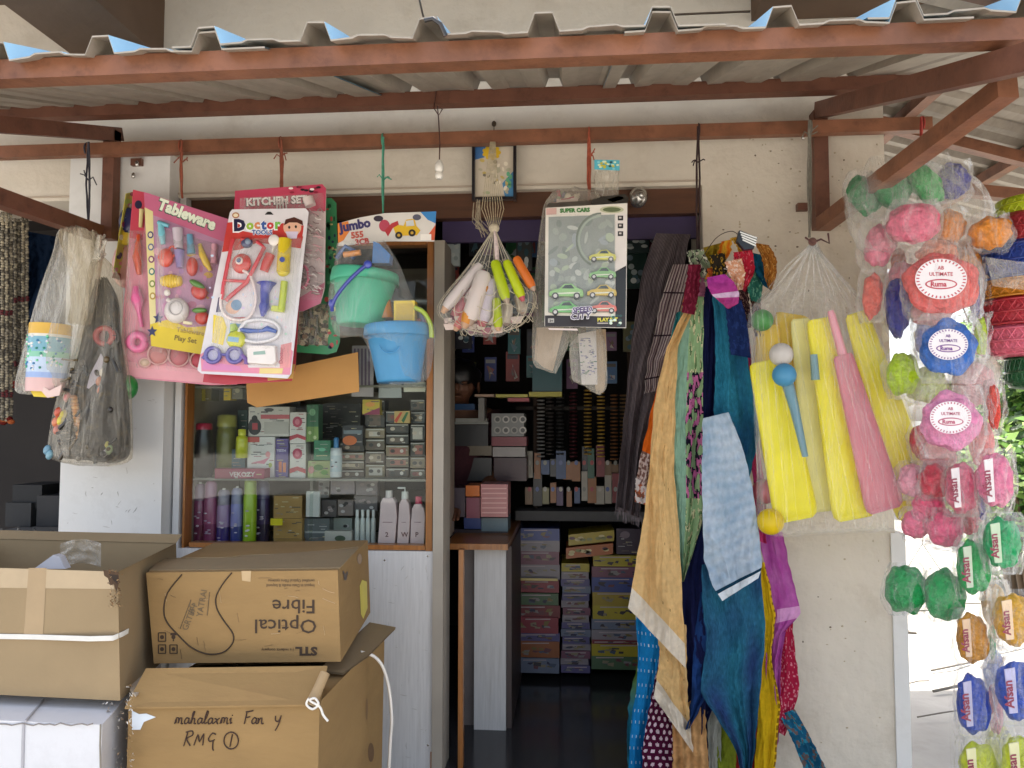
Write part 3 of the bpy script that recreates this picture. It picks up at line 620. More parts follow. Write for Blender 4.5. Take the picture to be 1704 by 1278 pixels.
mb.poly(mf,[Q(tw,0,.1),Q(tw,.1,.11),Q(tw,.1,.86),Q(tw,0,.86)],c('#e2d69a'),.0038)
mb.poly(mf,[Q(tw,0,.86),Q(tw,.3,.8),Q(tw,.6,.83),Q(tw,1,.78),Q(tw,1,1),Q(tw,0,1)],c('#dcc22c'),.0040)
for k in range(30): x,y=Q(tw,RND.uniform(.14,.98),RND.uniform(.2,.8)); mb.disc(mf,x,y,RND.uniform(3,9),RND.uniform(3,7),c(RND.choice(['#a57ab0','#c98ab0','#c8a04a','#b86a8a','#d8a8b8'])),.0041+k*.00003,10)
for i,k in enumerate([.27,.35,.43,.51,.59,.67]):
    x,y=Q(tw,.06,k); mb.disc(mf,x,y,5,6,c(['#3a3a7a','#5a6a9a','#7a3a6a','#2f7a78','#7a8a3a','#b0902f'][i]),.0045); mb.disc(mf,x,y,3,3.6,c('#e6dcb8'),.0048)
mb.text(mf,'Tableware',262,347,25,c('#e9f0dc'),.0052,-21,.05,.95); mb.text(mf,'Tableware',261,348,25,c('#4a6a5a'),.0050,-21,.075,.95)
mb.text(mf,'Play Set',290,566,12,c('#7a6420'),.005,-9,.02); mb.text(mf,'Tableware',294,552,11,c('#a3872a'),.005,-9,.02)
for x,y in ((264,530),(254,552)):
    mb.poly(mf,[(x+(9 if j%2==0 else 4)*math.sin(j*PI/5),y-(10 if j%2==0 else 4.5)*math.cos(j*PI/5)) for j in range(10)],c('#2d2f5a'),.0052)
mb.build('printed_card','print',t)
def toy(t,nm,build,m='plastic'): mb=MB(); build(mb); return mb.build(nm,m,t)
toy(t,'blue_spoon',lambda b:(b.rod(mf,[(269,372,.012),(271,392,.012),(273,408,.012)],[5,6,4],c('#7cc6d6')),b.rod(mf,[(265,372,.014),(283,378,.014)],4,c('#6fb8cc'))))
toy(t,'red_jug',lambda b:(b.pell(mf,277,430,14,17,.016,c('#d8452f'),.008),b.ring(mf,289,420,6,8,2,c('#d8452f'),.014)))
toy(t,'silver_cup',lambda b:b.rod(mf,[(297,382,.012),(299,415,.012)],[9,7],c('#c8bcc8'),14)); toy(t,'purple_cup',lambda b:b.rod(mf,[(300,418,.012),(301,447,.012)],[9,6],c('#8a7ab0'),14))
toy(t,'blue_bottle',lambda b:b.rod(mf,[(317,392,.012),(320,424,.012)],[5,7],c('#6aa0c0'),12)); toy(t,'red_pepper',lambda b:b.pell(mf,321,445,10,17,.016,c('#c83a2c'),.01))
toy(t,'banana',lambda b:b.rod(mf,[(334,408,.012),(338,425,.014),(345,440,.014),(352,452,.012)],[3,6,6,3],c('#e0c02f'),12))
toy(t,'pink_bottle',lambda b:b.rod(mf,[(358,408,.012),(357,440,.012)],[5,6],c('#d8a0b0'),12))
def pump(b):
    for k in range(-3,4): b.pell(mf,287+k*4.6,469,4.2,13-abs(k)*1.2,.014,c('#e6c41f'),.012)
toy(t,'yellow_pumpkin',pump)
toy(t,'strawberry',lambda b:(b.pell(mf,333,487,16,13,.014,c('#c8372c'),.012,.6),b.pell(mf,330,475,16,6,.012,c('#4f8a2f'),.016,.5)))
toy(t,'tomato',lambda b:(b.pell(mf,338,530,13,12,.014,c('#cc3a2a'),.012),b.pell(mf,334,518,14,5,.01,c('#5a9a34'),.016)))
toy(t,'teapot',lambda b:(b.pell(mf,296,518,22,23,.024,c('#dcd6d4'),.014),b.pell(mf,281,489,6,6,.008,c('#e8e2dc'),.018),b.rod(mf,[(281,500,.018),(290,505,.02)],4,c('#d8d0cc')),b.ring(mf,297,516,11,11,1.4,c('#b6b0b0'),.036),b.rod(mf,[(308,538,.02),(322,540,.02)],3,c('#eee4c0'))))
bl_grid(t,mf,[Q(tw,.13,.2),Q(tw,.98,.2),Q(tw,.98,.86),Q(tw,.13,.86)],.034,seed=5)
# tan cardboard hanging at an angle
MB().slab(flat(2.40),[(410,626),(596,586),(598,652),(428,678),(412,670)],None,0,.003).build('envelope','env',label='tan paper envelope hanging behind the play set cards',cat='envelope')
# kitchen set card
t=thing('kitchen_set','red topped kitchen play set card behind the doctor card','toy card',P(465,515,2.30)); F=flat(2.30)
mb=MB(); mb.slab(F,[(392,318),(470,312),(537,307),(543,314),(541,480),(534,505),(505,518),(470,520),(400,500)],c('#c9b6b4'),0,.003)
mb.poly(F,[(392,318),(470,312),(537,307),(543,314),(542,352),(390,352)],c('#b8405a'),.0035)
mb.poly(F,[(500,495),(541,470),(534,505),(505,518),(480,518)],c('#c46a84'),.0036)
mb.text(F,'KITCHEN SET',411,343,17,c('#f0e8e4'),.0050,3,.045,.98); mb.text(F,'KITCHEN SET',410,344,17,c('#3a1c28'),.0047,3,.06,.98)
for k in range(14): mb.disc(F,RND.uniform(480,535),RND.uniform(312,322),4,2,c(RND.choice(['#2a1a20','#e8dcd8','#8a2038'])),.0052+k*.0001,8)
mb.build('printed_card','print',t)
def crk(b):
    for i in range(90):
        x=RND.uniform(498,538); y=RND.uniform(352,490); b.rod(F,[(x-5,y,.02),(x,y+RND.uniform(-4,4),.024),(x+5,y+3,.02)],1.1,c(RND.choice(['#b8a4a2','#dcd2ce','#8a7472','#c89aa0'])),5)
toy(t,'crinkled_plate',crk)
toy(t,'pink_bangle',lambda b:b.ring(F,507,462,10,18,2.6,c('#c8607a'),.02)); toy(t,'spoon',lambda b:b.rod(F,[(515,332,.016),(520,345,.016)],[9,9],c('#d8c8c4')))
toy(t,'fork',lambda b:[b.rod(F,[(463+i*5,333,.012),(464+i*5,352,.012)],1.5,c('#d8c8c4')) for i in range(4)] and None)
bl_grid(t,F,[(400,330),(540,322),(538,500),(402,500)],.03,seed=8)
# green soldier card
t=thing('soldier_set','green camouflage card of toy soldiers, mostly hidden behind the kitchen card','toy card',P(530,588,2.36)); F=flat(2.36)
mb=MB(); mb.slab(F,[(520,330),(552,330),(560,338),(566,570),(560,586),(545,590),(490,586),(492,500)],c('#3d8a5c'),0,.003)
mb.poly(F,[(492,505),(548,508),(546,575),(490,572)],c('#9a8a6a'),.0036)
for k in range(120):
    x=RND.uniform(494,546); y=RND.uniform(508,574); mb.disc(F,x,y,RND.uniform(2,6),RND.uniform(2,5),c(RND.choice(['#4a3c28','#6b5f40','#b8a888','#2c2a20','#8a6a48','#5f6a44'])),.004+k*.00002,7)
for k in range(60):
    x=RND.uniform(544,562); y=RND.uniform(340,580); mb.disc(F,x,y,RND.uniform(1.5,4),RND.uniform(1.5,5),c(RND.choice(['#d8c888','#1f4a30','#6ab080','#b04a48','#2a2f50'])),.0042,7)
mb.build('printed_card','print',t)
def sold(b):
    for k in range(16):
        x=RND.uniform(498,542); y=RND.uniform(515,570); a=RND.uniform(-.6,.6)
        b.rod(F,[(x,y-7,.012),(x+2*a,y,.014),(x+6*a,y+7,.012)],[2,3,1.6],c(RND.choice(['#4c4a30','#3a3828','#6a5a3c'])),6); b.pell(F,x,y-9,2.2,2.4,.004,c('#4c4a30'),.013,nu=7,nv=5)
toy(t,'toy_soldiers',sold)
bl_grid(t,F,[(494,505),(548,505),(546,576),(492,574)],.022,seed=9)
# doctor card
dr=[(383,353),(513,351),(483,629),(330,618)]
mf=plane(P(383,353,2.235),P(513,351,2.26),P(330,618,2.20))
t=thing('play_card','red play set card turned behind the doctor card, showing along its right and bottom edge','toy card',P(415,640,2.3))
mb=MB(); mfr=plane(P(383,353,2.27),P(513,351,2.295),P(330,618,2.24)); mb.slab(mfr,[(380,380),(506,380),(492,612),(486,634),(380,640),(338,636)],c('#b83a48'),0,.003); mb.poly(mfr,[(445,612),(492,606),(488,630),(446,634)],c('#c8a05a'),.0035); mb.build('printed_card','print',t)
t=thing('doctor_set','white doctor tools toy card with blue funnel and red stethoscope, foremost of the cards','toy card',P(405,629,2.22))
mb=MB(); rc=[(387,349),(509,347),(514,353),(485,622),(479,630),(336,622),(329,616),(383,354)]
mb.slab(mf,rc,c('#dfdbe0'),0,.003)
RD=c('#c23a34')
mb.poly(mf,[(379,371),(398,369),(405,385),(440,392),(470,372),(506,376),(501,414),(470,410),(430,404),(400,416),(370,420)],RD,.0035)
mb.poly(mf,[(334,590),(350,580),(410,600),(414,612),(478,612),(483,580),(488,585),(483,624),(336,618)],c('#e08fa6'),.0034); mb.poly(mf,[(342,588),(360,604),(400,610),(404,618),(337,615)],c('#d98ab8'),.0036)
mb.poly(mf,[(468,574),(486,570),(483,612),(466,612)],c('#e69a9c'),.0037)
for s_,x,y,z,cl,b2 in (('D',390,384,25,'#1f1a40',.07),('o',411,382,21,'#9ac03a',.05),('c',424,381,21,'#d88a5a',.05),('t',436,382,22,'#3a5aa0',.05),('o',445,381,20,'#c8383a',.05),('r',458,381,22,'#7ac050',.05)):
    mb.text(mf,s_,x-1,y+1,z,c('#f4f2f6'),.0042,1,b2+.05); mb.text(mf,s_,x,y,z,c(cl),.0046,1,b2)
mb.text(mf,'TOOLS',420,391,10.5,c('#e8ecf8'),.0048,0,.09); mb.text(mf,'TOOLS',420,391,10.5,c('#2c4f98'),.0052,0,.03)
mb.disc(mf,393,359,6,5,c('#b07a50'),.0042); mb.disc(mf,393,359,4,3,c('#e8dcc0'),.0044)
mb.poly(mf,[(441,358),(446,353),(451,353),(456,358)],c('#1b181c'),.0042)
# generic child's head print
mb.disc(mf,487,379,15,15,c('#e6b49a'),.0044); mb.poly(mf,[(473,376),(476,366),(490,362),(504,368),(505,376),(495,371),(482,371)],c('#4a2218'),.0047); mb.disc(mf,482,379,2,2.6,c('#241a18'),.0048,8); mb.disc(mf,493,378,2,2.6,c('#241a18'),.0048,8)
mb.poly(mf,[(476,386),(497,386),(494,398),(480,398)],c('#dccfe8'),.0049)
mb.poly(mf,[(474,398),(505,394),(501,412),(476,412)],c('#b83a38'),.0045)
# printed picture bottom left
mb.disc(mf,388,512,12,11,c('#e0b8a0'),.0042); mb.disc(mf,394,508,9,9,c('#7a9ab8'),.0044); mb.poly(mf,[(364,496),(371,492),(373,520),(360,520)],c('#5a5470'),.0042)
mb.poly(mf,[(384,529),(412,528),(414,533),(384,534)],c('#c84a4a'),.0043); mb.poly(mf,[(356,524),(372,528),(378,545),(372,575),(354,570)],c('#e8cf4a'),.0043); mb.poly(mf,[(384,538),(406,540),(404,560),(382,556)],c('#88b4d8'),.0043)
mb.poly(mf,[(433,613),(472,613),(470,622),(432,622)],c('#e4cf8a'),.0045); mb.text(mf,'Doctor',471,606,9,c('#c86a78'),.005,88,.03)
for k in range(40): mb.disc(mf,RND.uniform(350,478),RND.uniform(424,570),RND.uniform(1,3),RND.uniform(1,3),c(RND.choice(['#c8d8ee','#d8c8e8','#c0e0d0','#e8d0d8'])),.0039,7)
mb.build('printed_card','print',t)
toy(t,'yellow_torch',lambda b:(b.rod(mf,[(476,400,.012),(473,455,.012)],[11,11],c('#d9bf1f'),12),b.disc(mf,475,437,4.5,4.5,c('#4858a0'),.036),b.pell(mf,473,455,10,7,.012,c('#dcc81f'),.012)))
toy(t,'red_otoscope',lambda b:(b.rod(mf,[(452,425,.012),(446,440,.014),(441,453,.012)],[8,8,7],c('#cc3c3a'),12),))
toy(t,'white_mirror',lambda b:(b.pell(mf,459,403,9.5,9.5,.006,c('#e6e0dc'),.022),b.rod(mf,[(458,412,.016),(455,424,.016)],2.2,c('#e6e0dc'))))
toy(t,'stethoscope_head',lambda b:(b.pell(mf,404,440,17,17,.012,c('#c8362f'),.010),b.pell(mf,402,437,6.5,6.5,.006,c('#e8dcd8'),.022),b.pell(mf,402,437,4,4,.005,c('#3f5f8a'),.026)))
toy(t,'stethoscope_tube',lambda b:(b.rod(mf,smoothl([(407,452,.014),(418,460,.014),(426,480,.014),(428,505,.014),(418,528,.014),(398,534,.014),(378,526,.014),(370,508,.014),(372,492,.014)],40),2.6,c('#e9dad8'),8)))
toy(t,'red_frame',lambda b:(b.rod(mf,[(390,400,.012),(382,440,.014),(374,478,.012),(372,500,.012)],3.4,c('#cf3f48'),8),b.rod(mf,[(430,404,.012),(442,414,.014),(424,450,.014),(412,472,.012),(388,492,.012),(378,502,.012)],3.6,c('#d2404c'),8),b.rod(mf,[(374,468,.014),(412,470,.014)],2.8,c('#cf3f48'),8),b.rod(mf,[(420,402,.012),(404,400,.012)],4,c('#c23a38'),8)))
toy(t,'ear_mirror',lambda b:(b.pell(mf,413,406,10,9,.01,c('#3f4468'),.012),b.pell(mf,416,405,5,5,.006,c('#7a8aa0'),.02)))
toy(t,'blue_funnel',lambda b:b.rod(mf,[(446,473,.014),(446,478,.014),(443,490,.014),(443,505,.014),(442,512,.014),(439,528,.014)],[16,10,7.5,7,9,2.5],c('#3c44a4'),16))
toy(t,'lime_syringe',lambda b:(b.rod(mf,[(475,470,.012),(470,518,.012)],[6,6],c('#c2cf38'),10),b.slab(mf,[(455,510),(475,512),(474,521),(453,519)],c('#c8cf40'),.004,.018)))
toy(t,'white_loop',lambda b:b.rod(mf,smoothl([(412,536,.012),(436,533,.012),(458,538,.012),(467,550,.012),(460,563,.012),(434,570,.012),(408,566,.012),(400,552,.012),(412,536,.012)],40),3.2,c('#e8e6ea'),8,caps=False))
toy(t,'blue_thermometer',lambda b:b.rod(mf,[(402,549,.012),(415,552,.014),(438,552,.014),(447,548,.014),(462,553,.012)],[3,4.5,3,5,3],c('#3f62b4'),10))
toy(t,'yellow_bottle',lambda b:(b.pell(mf,395,566,17,15,.014,c('#cdd025'),.01),b.rod(mf,[(393,552,.012),(390,541,.012)],[8,5],c('#a8c84a')),b.slab(mf,[(384,562),(402,564),(401,572),(383,570)],c('#8ab4d4'),.024,.0255)))
for x,y in ((357,592),(393,592)): toy(t,'spectacle_ring',lambda b:(b.ring(mf,x,y,12,12,3.6,c('#6a64a8'),.014),b.disc(mf,x,y,11,11,c('#a8a4c0'),.012)))
toy(t,'spectacle_arm',lambda b:(b.rod(mf,[(369,590,.014),(381,592,.014)],2.6,c('#5a54a0')),b.rod(mf,[(405,592,.014),(413,600,.014),(412,607,.014)],4,c('#7a5aa0')),b.rod(mf,[(345,592,.014),(340,598,.014)],3,c('#6a60a4'))))
toy(t,'white_case',lambda b:(b.slab(mf,[(416,577),(462,577),(464,604),(458,609),(417,606)],c('#ece4e0'),.004,.03,1),b.poly(mf,[(427,588),(446,586),(447,592),(427,593)],c('#93b0a4'),.031)))
bl_grid(t,mf,[(386,398),(505,396),(480,612),(346,604)],.034,seed=12)
# ================= BUCKET SET =================
t=thing('header_card','white toy bucket header card printed with a yellow dumper truck','header card',P(645,408,2.28)); F=flat(2.28)
mb=MB(); mb.slab(F,[(562,372),(600,362),(640,355),(726,352),(723,402),(640,402),(563,410)],c('#d9d4ce'),0,.0015)
mb.poly(F,[(562,372),(580,368),(582,385),(572,400),(563,405)],c('#d9803a'),.002); mb.poly(F,[(700,353),(726,352),(725,372),(712,366)],c('#3f86c4'),.002); mb.poly(F,[(712,392),(725,374),(723,400),(710,400)],c('#cf5a3a'),.002)
mb.text(F,'Jumbo',567,386,21,c('#3a3568'),.0028,10,.05,.95); mb.text(F,'555',585,397,14,c('#c25a4a'),.0028,7,.05); mb.text(F,'3CB',592,408,13,c('#b8443c'),.0028,7,.05)
mb.poly(F,[(655,380),(660,374),(672,376),(676,366),(690,364),(693,376),(700,384),(694,392),(660,393)],c('#ddb32a'),.0026); mb.poly(F,[(676,368),(688,366),(690,376),(676,377)],c('#c8ccd0'),.003); mb.poly(F,[(640,384),(652,372),(662,368),(664,374),(654,380),(646,394)],c('#b8383f'),.0028)
for x,y in ((664,392),(686,388)): mb.disc(F,x,y,6,6,c('#2c2826'),.0034); mb.disc(F,x,y,2.5,2.5,c('#c8a03a'),.0038)
mb.poly(F,[(700,390),(718,390),(718,400),(700,400)],c('#efe9e2'),.003)
mb.disc(F,640,376,9,10,c('#b7485c'),.0024); mb.disc(F,630,364,8,5,c('#3c3440'),.0025); mb.disc(F,694,362,7,5,c('#5a5a6a'),.0031)
mb.build('printed_card','print',t)
def bucket(lab,top,bot,rt,rb,Y,col,hcol=None,parts=None,inside=()):
    a=P(*top,Y); b_0=P(*bot,Y); k=S(Y); ax=(a-b_0).normalized(); 
    t=thing('toy_bucket',lab,'toy bucket',b_0,'toy sand buckets in the bucket set')
    mb=MB(); prof=[(0,rb*.9),(.0,rb),(.04,rb*1.03),(.5,lerp(rb,rt,.5)),(.82,lerp(rb,rt,.86)),(.83,lerp(rb,rt,.9)+1),(.86,rt*.97)]
    L=(a-b_0).length
    mb.tube([b_0+ax*L*z for z,r in prof],[max(.001,r*k) for z,r in prof],c(col),40); mb.build('body','soft',t)
    mb=MB(); prof=[(.80,rt*.985),(.79,rt*1.04),(.80,rt*1.06),(.97,rt*1.03),(1.0,rt*1.0),(1.0,rt*.93),(.9,rt*.92)]
    mb.tube([b_0+ax*L*z for z,r in prof],[r*k for z,r in prof],c(col),40,caps=False); mb.build('rim','soft',t)
    return t
t=bucket('sea green toy bucket with blue handle under the header card',(609,452),(599,541),55,39,2.20,'#5cc8a4')
mb=MB(); mb.rod(flat(2.10),smoothl([(612,440,0),(600,450,.006),(580,470,.008),(562,492,.006),(553,508,0),(551,516,-.01)],24),3.2,c('#3c449c'),8); mb.pell(flat(2.1),612,440,7,7,.008,c('#3c4aa8')); mb.pell(flat(2.1),551,505,4,7,.008,c('#4a52a8')); mb.build('handle','plastic',t)
mb=MB(); mb.rod(flat(2.2),[(560,430,0),(575,410,0),(595,420,0),(585,430,0)],4,c('#2c5a9a')); mb.rod(flat(2.18),[(572,424),(600,420)],5,c('#d98a3a')); mb.slab(flat(2.22),[(624,404),(634,408),(652,426),(650,440),(622,440)],c('#3f78b8'),-.02,.02); mb.build('sand_tools','plastic',label='blue and orange sand tools sticking out of the green bucket',cat='sand tools')
t=bucket('sky blue toy bucket hanging lower right with a yellow mould on top',(661,541),(664,636),54,36,2.19,'#58a9da')
mb=MB(); mb.rod(flat(2.16),smoothl([(690,512,0),(705,520,0),(716,540,0),(718,562,0)],16),4,c('#a9bf48'),8); mb.build('handle','plastic',t)
mb=MB(); mb.ring(flat(2.10),648,572,17,15,1.2,c('#5aaadc'),.0,a0=.3,a1=3.0); mb.build('moulded_smile','soft',t)
mb=MB(); mb.pbox(655,500,690,540,2.16,2.2,c('#e0c228')); mb.pbox(659,505,686,534,2.157,2.16,c('#c9a81e')); mb.build('sand_mould','plastic',label='square yellow sand mould resting in the blue bucket',cat='sand mould')
mb=MB(); mb.rod(flat(2.2),[(640,500,0),(642,530,0)],[10,13],c('#c8813a'),12); mb.pbox(694,530,712,545,2.2,2.23,c('#b8423c')); mb.rod(flat(2.18),[(698,512,0),(706,540,0)],4,c('#5a5a86')); mb.build('sand_tools','plastic',label='orange and red sand tools at the back of the blue bucket',cat='sand tools')
t=bag('plastic_bag','thin clear bag hanging around the two toy buckets',[(560,405),(556,440),(546,500),(560,560),(600,560),(622,600),(650,640)],[(640,400),(666,440),(690,500),(724,540),(722,580),(712,630),(680,640)],2.2,'filmlite',21,dmax=.13,dk=.9)
# ================= NET BAG OF KNIVES =================
items=[((800,440),(742,512),10,'#e0d6d2','white'),((806,450),(757,528),12,'#d77f86','pink'),((806,452),(782,532),15,'#e6dcd6','white rounded'),((812,462),(779,500),11,'#ead9d4','pale'),((806,470),(775,538),12,'#e29a3c','orange'),((818,465),(803,535),14,'#ddd2dc','lilac white'),((826,460),(822,528),10,'#cfc9b0','cream'),
 ((823,434),(842,498),9.5,'#c2d41c','lime'),((842,434),(868,494),8.5,'#c9d81a','lime'),((858,428),(886,478),8,'#e27a28','orange'),((826,496),(829,545),8,'#bccb2a','lime'),((845,505),(842,538),10,'#ddd0c0','cream'),((862,490),(870,520),9,'#d8c8b4','beige'),((790,500),(760,545),9,'#dc6f68','red pink'),((812,520),(798,548),8,'#dcd072','yellow')]
posn=['leftmost and highest','low at the left','left of the middle','short, upper left','low left of centre','in the middle','under the knot','upright, left of the long two','longest, second from the right','rightmost','lowest in the middle','low right of centre','low at the right','lowest at the far left','lowest near the centre']
for i,(a,b_0,r,col,nm) in enumerate(items):
    Y=2.14 if i in (7,8,9,10,4,2) else 2.2+.035*((i*7)%5-2)*.6; t=thing('packed_toy',f'{nm} plastic toy in the net bag, {posn[i]}','toy',P(*b_0,Y),'small toys in the net bag')
    mb=MB(); F=flat(Y); mb.rod(F,[a,(lerp(a[0],b_0[0],.08),lerp(a[1],b_0[1],.08)),(lerp(a[0],b_0[0],.85),lerp(a[1],b_0[1],.85)),b_0],[r*.6,r*.9,r,r*.75],c(col),14); mb.build('body','soft',t)
    mb=MB(); mb.rod(F,[b_0,(b_0[0]+(b_0[0]-a[0])*.10,b_0[1]+(b_0[1]-a[1])*.12)],[r*.7,r*.35],c(RND.choice(['#c8606a','#d8b090','#c0a898','#8a4a5a'])),10); mb.build('tip','soft',t)
t=thing('net_bag','pale string net bag of small toys knotted below the framed picture','net bag',P(812,550,2.2))
mb=MB(); K=P(822,382,2.2)
rim=[]
for i in range(22):
    a=i/22*2*PI; rim.append((810+82*math.cos(a)*1.0,500+22*math.sin(a),a))
for i,(x,y,a) in enumerate(rim):
    yy=510+(-18 if math.cos(a)>.8 else 0); Yo=2.2-.085*math.sin(a)
    p0=K+V((.004*math.cos(a),-.004*math.sin(a),0)); p1=P(822+(x-822)*.45,452-abs(x-812)*.12,2.2-.05*math.sin(a)); p2=P(x,yy,Yo); p3=P(810+(x-810)*.72,546-6*abs(math.cos(a)),2.2-.05*math.sin(a)); p4=P(812,556,2.2)
    mb.tube(smoothl([tuple(p0),tuple(p1),tuple(p2),tuple(p3),tuple(p4)],20),.0011,c('#c9bda6'),5)
for k,(sx,y) in enumerate([(.35,440),(.6,462),(.85,486),(1.0,512),(.9,534),(.6,550)]):
    mb.tube([P(814+80*sx*math.cos(a)+2*math.sin(9*a),y+6*math.sin(9*a)-4*math.cos(a),2.2-.085*sx*math.sin(a)) for a in [2*PI*j/60 for j in range(61)]],.001,c('#c9bda6'),5)
for x in range(-4,5): mb.tube([P(822+x*1.6,382,2.2),P(820+x*4.6,340+abs(x)*2,2.24),P(818+x*2.2,290,2.27),P(820+x,236,2.33)],.0012,c('#bfb295'),5)
for i in range(16): # loose upper net
    x0=RND.uniform(788,800); mb.tube([P(x0,RND.uniform(330,350),2.26),P(x0+RND.uniform(-6,4),RND.uniform(360,380),2.25),P(800+RND.uniform(0,16),RND.uniform(380,396),2.22)],.001,c('#a99c86'),5)
mb.tube([K+V((0,0,.01)),P(826,410,2.17),P(828,445,2.15)],[.002,.007,.006],c('#d8c4c0'),8)
mb.pell(flat(2.2),822,380,9,8,.014,c('#c0b49c'))
mb.build('netting','twine',t)
mb=MB(); pillow(mb,[(818,392),(790,430),(730,508),(745,540),(790,560)],[(826,392),(850,425),(890,482),(872,530),(835,560)],2.2,.6,30,24,.006,4,.1); mb.build('film','filmlite',t)
mb=MB()
for i in range(22):
    x=RND.uniform(745,860); y=RND.uniform(532,552); s_=RND.uniform(6,11); mb.slab(flat(2.2+RND.uniform(-.04,.04)),[(x-s_,y-s_*.5),(x+s_,y-s_*.7),(x+s_*.8,y+s_*.5),(x-s_*.6,y+s_*.6)],c(RND.choice(['#c9b4a8','#a8586a','#b8a29a','#d8c8b8','#8a5a68'])),0,.002)
mb.build('label_scraps','print',t,kind='stuff')
# ================= TOY CAR BOX =================
def tcar(b,F,x,y,w_,col,h0=.004,h1=.016,wl=None):
    k=w_/60; body=[(-30,2),(-30,-5),(-22,-9),(-12,-11),(-4,-19),(10,-20),(20,-12),(29,-9),(31,-2),(30,3)]
    b.slab(F,[(x+p[0]*k,y+p[1]*k) for p in body],c(col),h0,h1,.5)
    b.poly(F,[(x-8*k,y-11*k),(x-2*k,y-17*k),(x+9*k,y-18*k),(x+15*k,y-11*k)],c('#2c3a34'),h1+.0008)
    b.poly(F,[(x-24*k,y-3*k),(x+24*k,y-5*k),(x+24*k,y-2.5*k),(x-24*k,y-.5*k)],c('#d8dcc8'),h1+.0008)
    for dx in (-19,19):
        if wl is not None: b=MB(); wl.append(b)
        b.rod(F,[(x+dx*k,y+2*k,h0),(x+dx*k,y+2*k,h1+.002)],6*k,c('#1e1c1c'),14); b.rod(F,[(x+dx*k,y+2*k,h1),(x+dx*k,y+2*k,h1+.003)],3.6*k,c('#c8c4c0'),10)
t=thing('toy_car_box','white window box of small toy racing cars hanging in the doorway','toy box',P(975,546,2.26)); F=flat(2.2)
mb=MB(); a=[(908,346),(1044,338),(1042,546),(906,543)]; a2=[(912,338),(1040,330),(1038,540),(912,538)]
mb.add([P(*p,2.2) for p in a]+[P(*p,2.27) for p in a2],[(3,2,1,0),(4,5,6,7),(0,1,5,4),(1,2,6,5),(2,3,7,6),(3,0,4,7)],[c('#dcd6cc'),c('#b8b0a4'),c('#2a2420'),c('#b8b0a4'),c('#2a2420'),c('#b8b0a4')])
mb.poly(F,[(913,361),(1023,357),(1023,520),(912,520)],c('#8f9693'),.0006)
for k in range(70):
    x=RND.uniform(918,1018); y=RND.uniform(366,514); mb.disc(F,x,y,RND.uniform(4,12),RND.uniform(2,7),c(RND.choice(['#b0b6b2','#7e8884','#9aa29c','#bcc0bc','#868e8c','#9aa2a8','#a8b4a0'])),.0008+k*.00001,10,RND.uniform(0,3))
for rr,cl in ((42,'#6f7a70'),(38,'#a0aca0')): 
    mb.poly(F,[(1000+rr*math.cos(q_),400+rr*math.sin(q_)*1.1) for q_ in [2.0+i*.16 for i in range(18)]]+[(1000+(rr-3)*math.cos(q_),400+(rr-3)*math.sin(q_)*1.1) for q_ in [2.0+i*.16 for i in range(17,-1,-1)]],c(cl),.0018)
mb.poly(F,[(1024,356),(1042,355),(1042,445),(1024,452)],c('#ddd6d2'),.0010); mb.poly(F,[(1024,452),(1042,442),(1041,545),(1024,545)],c('#23262a'),.0010)
mb.poly(F,[(907,525),(1041,527),(1041,545),(907,543)],c('#241c20'),.0012)
mb.poly(F,[(909,347),(926,346),(926,357),(909,358)],c('#c9a49c'),.0012)
mb.text(F,'SUPER CARS',932,354,9,c('#3f7a3c'),.0014,2,.06,1.0)
mb.disc(F,1018,349,20,6,c('#b8b89a'),.0013); mb.disc(F,1018,349,15,4,c('#5f6a4a'),.0015)
for y in (363,376,389): mb.rect(F,1028,y-4,1037,y+4,c('#2a2626'),.0014); mb.rect(F,1030,y-2,1034,y+1,c('#c8c0bc'),.0017)
mb.text(F,'SPEED',952,523,12,c('#f2f0f6'),.030,4,.09,1.0,shear=.2); mb.text(F,'SPEED',952,523,12,c('#5a4a78'),.0305,4,.03,1.0,shear=.2)
mb.text(F,'CITY',949,534,14,c('#f2f0f6'),.030,4,.09,1.1,shear=.2); mb.text(F,'CITY',949,534,14,c('#5a5068'),.0305,4,.03,1.1,shear=.2)
mb.text(F,'PLAY SET',994,535,8.2,c('#d8d04a'),.0018,1,.05); mb.rect(F,912,530,922,537,c('#b8b4b0'),.0016); mb.text(F,'3+',914,536,6,c('#241c20'),.0019,0,.04)
for k in range(14): mb.disc(F,RND.uniform(1012,1040),RND.uniform(524,542),3,2.4,c(RND.choice(['#3a6a5a','#8ab0a0','#d0e0d0','#2a4a48'])),.0020+k*.0001,7)
mb.rect(F,994,537,1012,539,c('#b8b0a8'),.0018); mb.poly(F,[(912,546),(960,547),(962,550),(914,549)],c('#d8c8c4'),.0012)
mb.build('printed_box','print',t)
for x,y,w_,col in ((1002,432,44,'#c9c452'),(1002,461,44,'#7fb070'),(942,492,56,'#8fbf78'),(1001,491,48,'#c9ac48'),(940,519,50,'#66b060'),(1003,517,44,'#cf6a5c')):
    mb=MB(); wl=[]; tcar(mb,F,x,y,w_,col,wl=wl); tc_=mb.build('toy_car','plastic',t)
    for b in wl: b.build('wheel','plastic',tc_)
mb=MB(); mb.surf(lambda s,q:F(lerp(912,1024,s),lerp(359,521,q),.022+.003*noise.noise(V((s*4,q*6,3)))),14,18); mb.build('window','blister',t)
mb=MB(); mb.slab(flat(2.21),[(985,333),(1000,328),(1040,323),(1046,330),(1044,338),(985,342)],c('#2a2620'),0,.003); mb.poly(flat(2.207),[(1010,332),(1030,326),(1040,330),(1020,337)],c('#c9a52c'),0); mb.build('hang_tab','print',t)
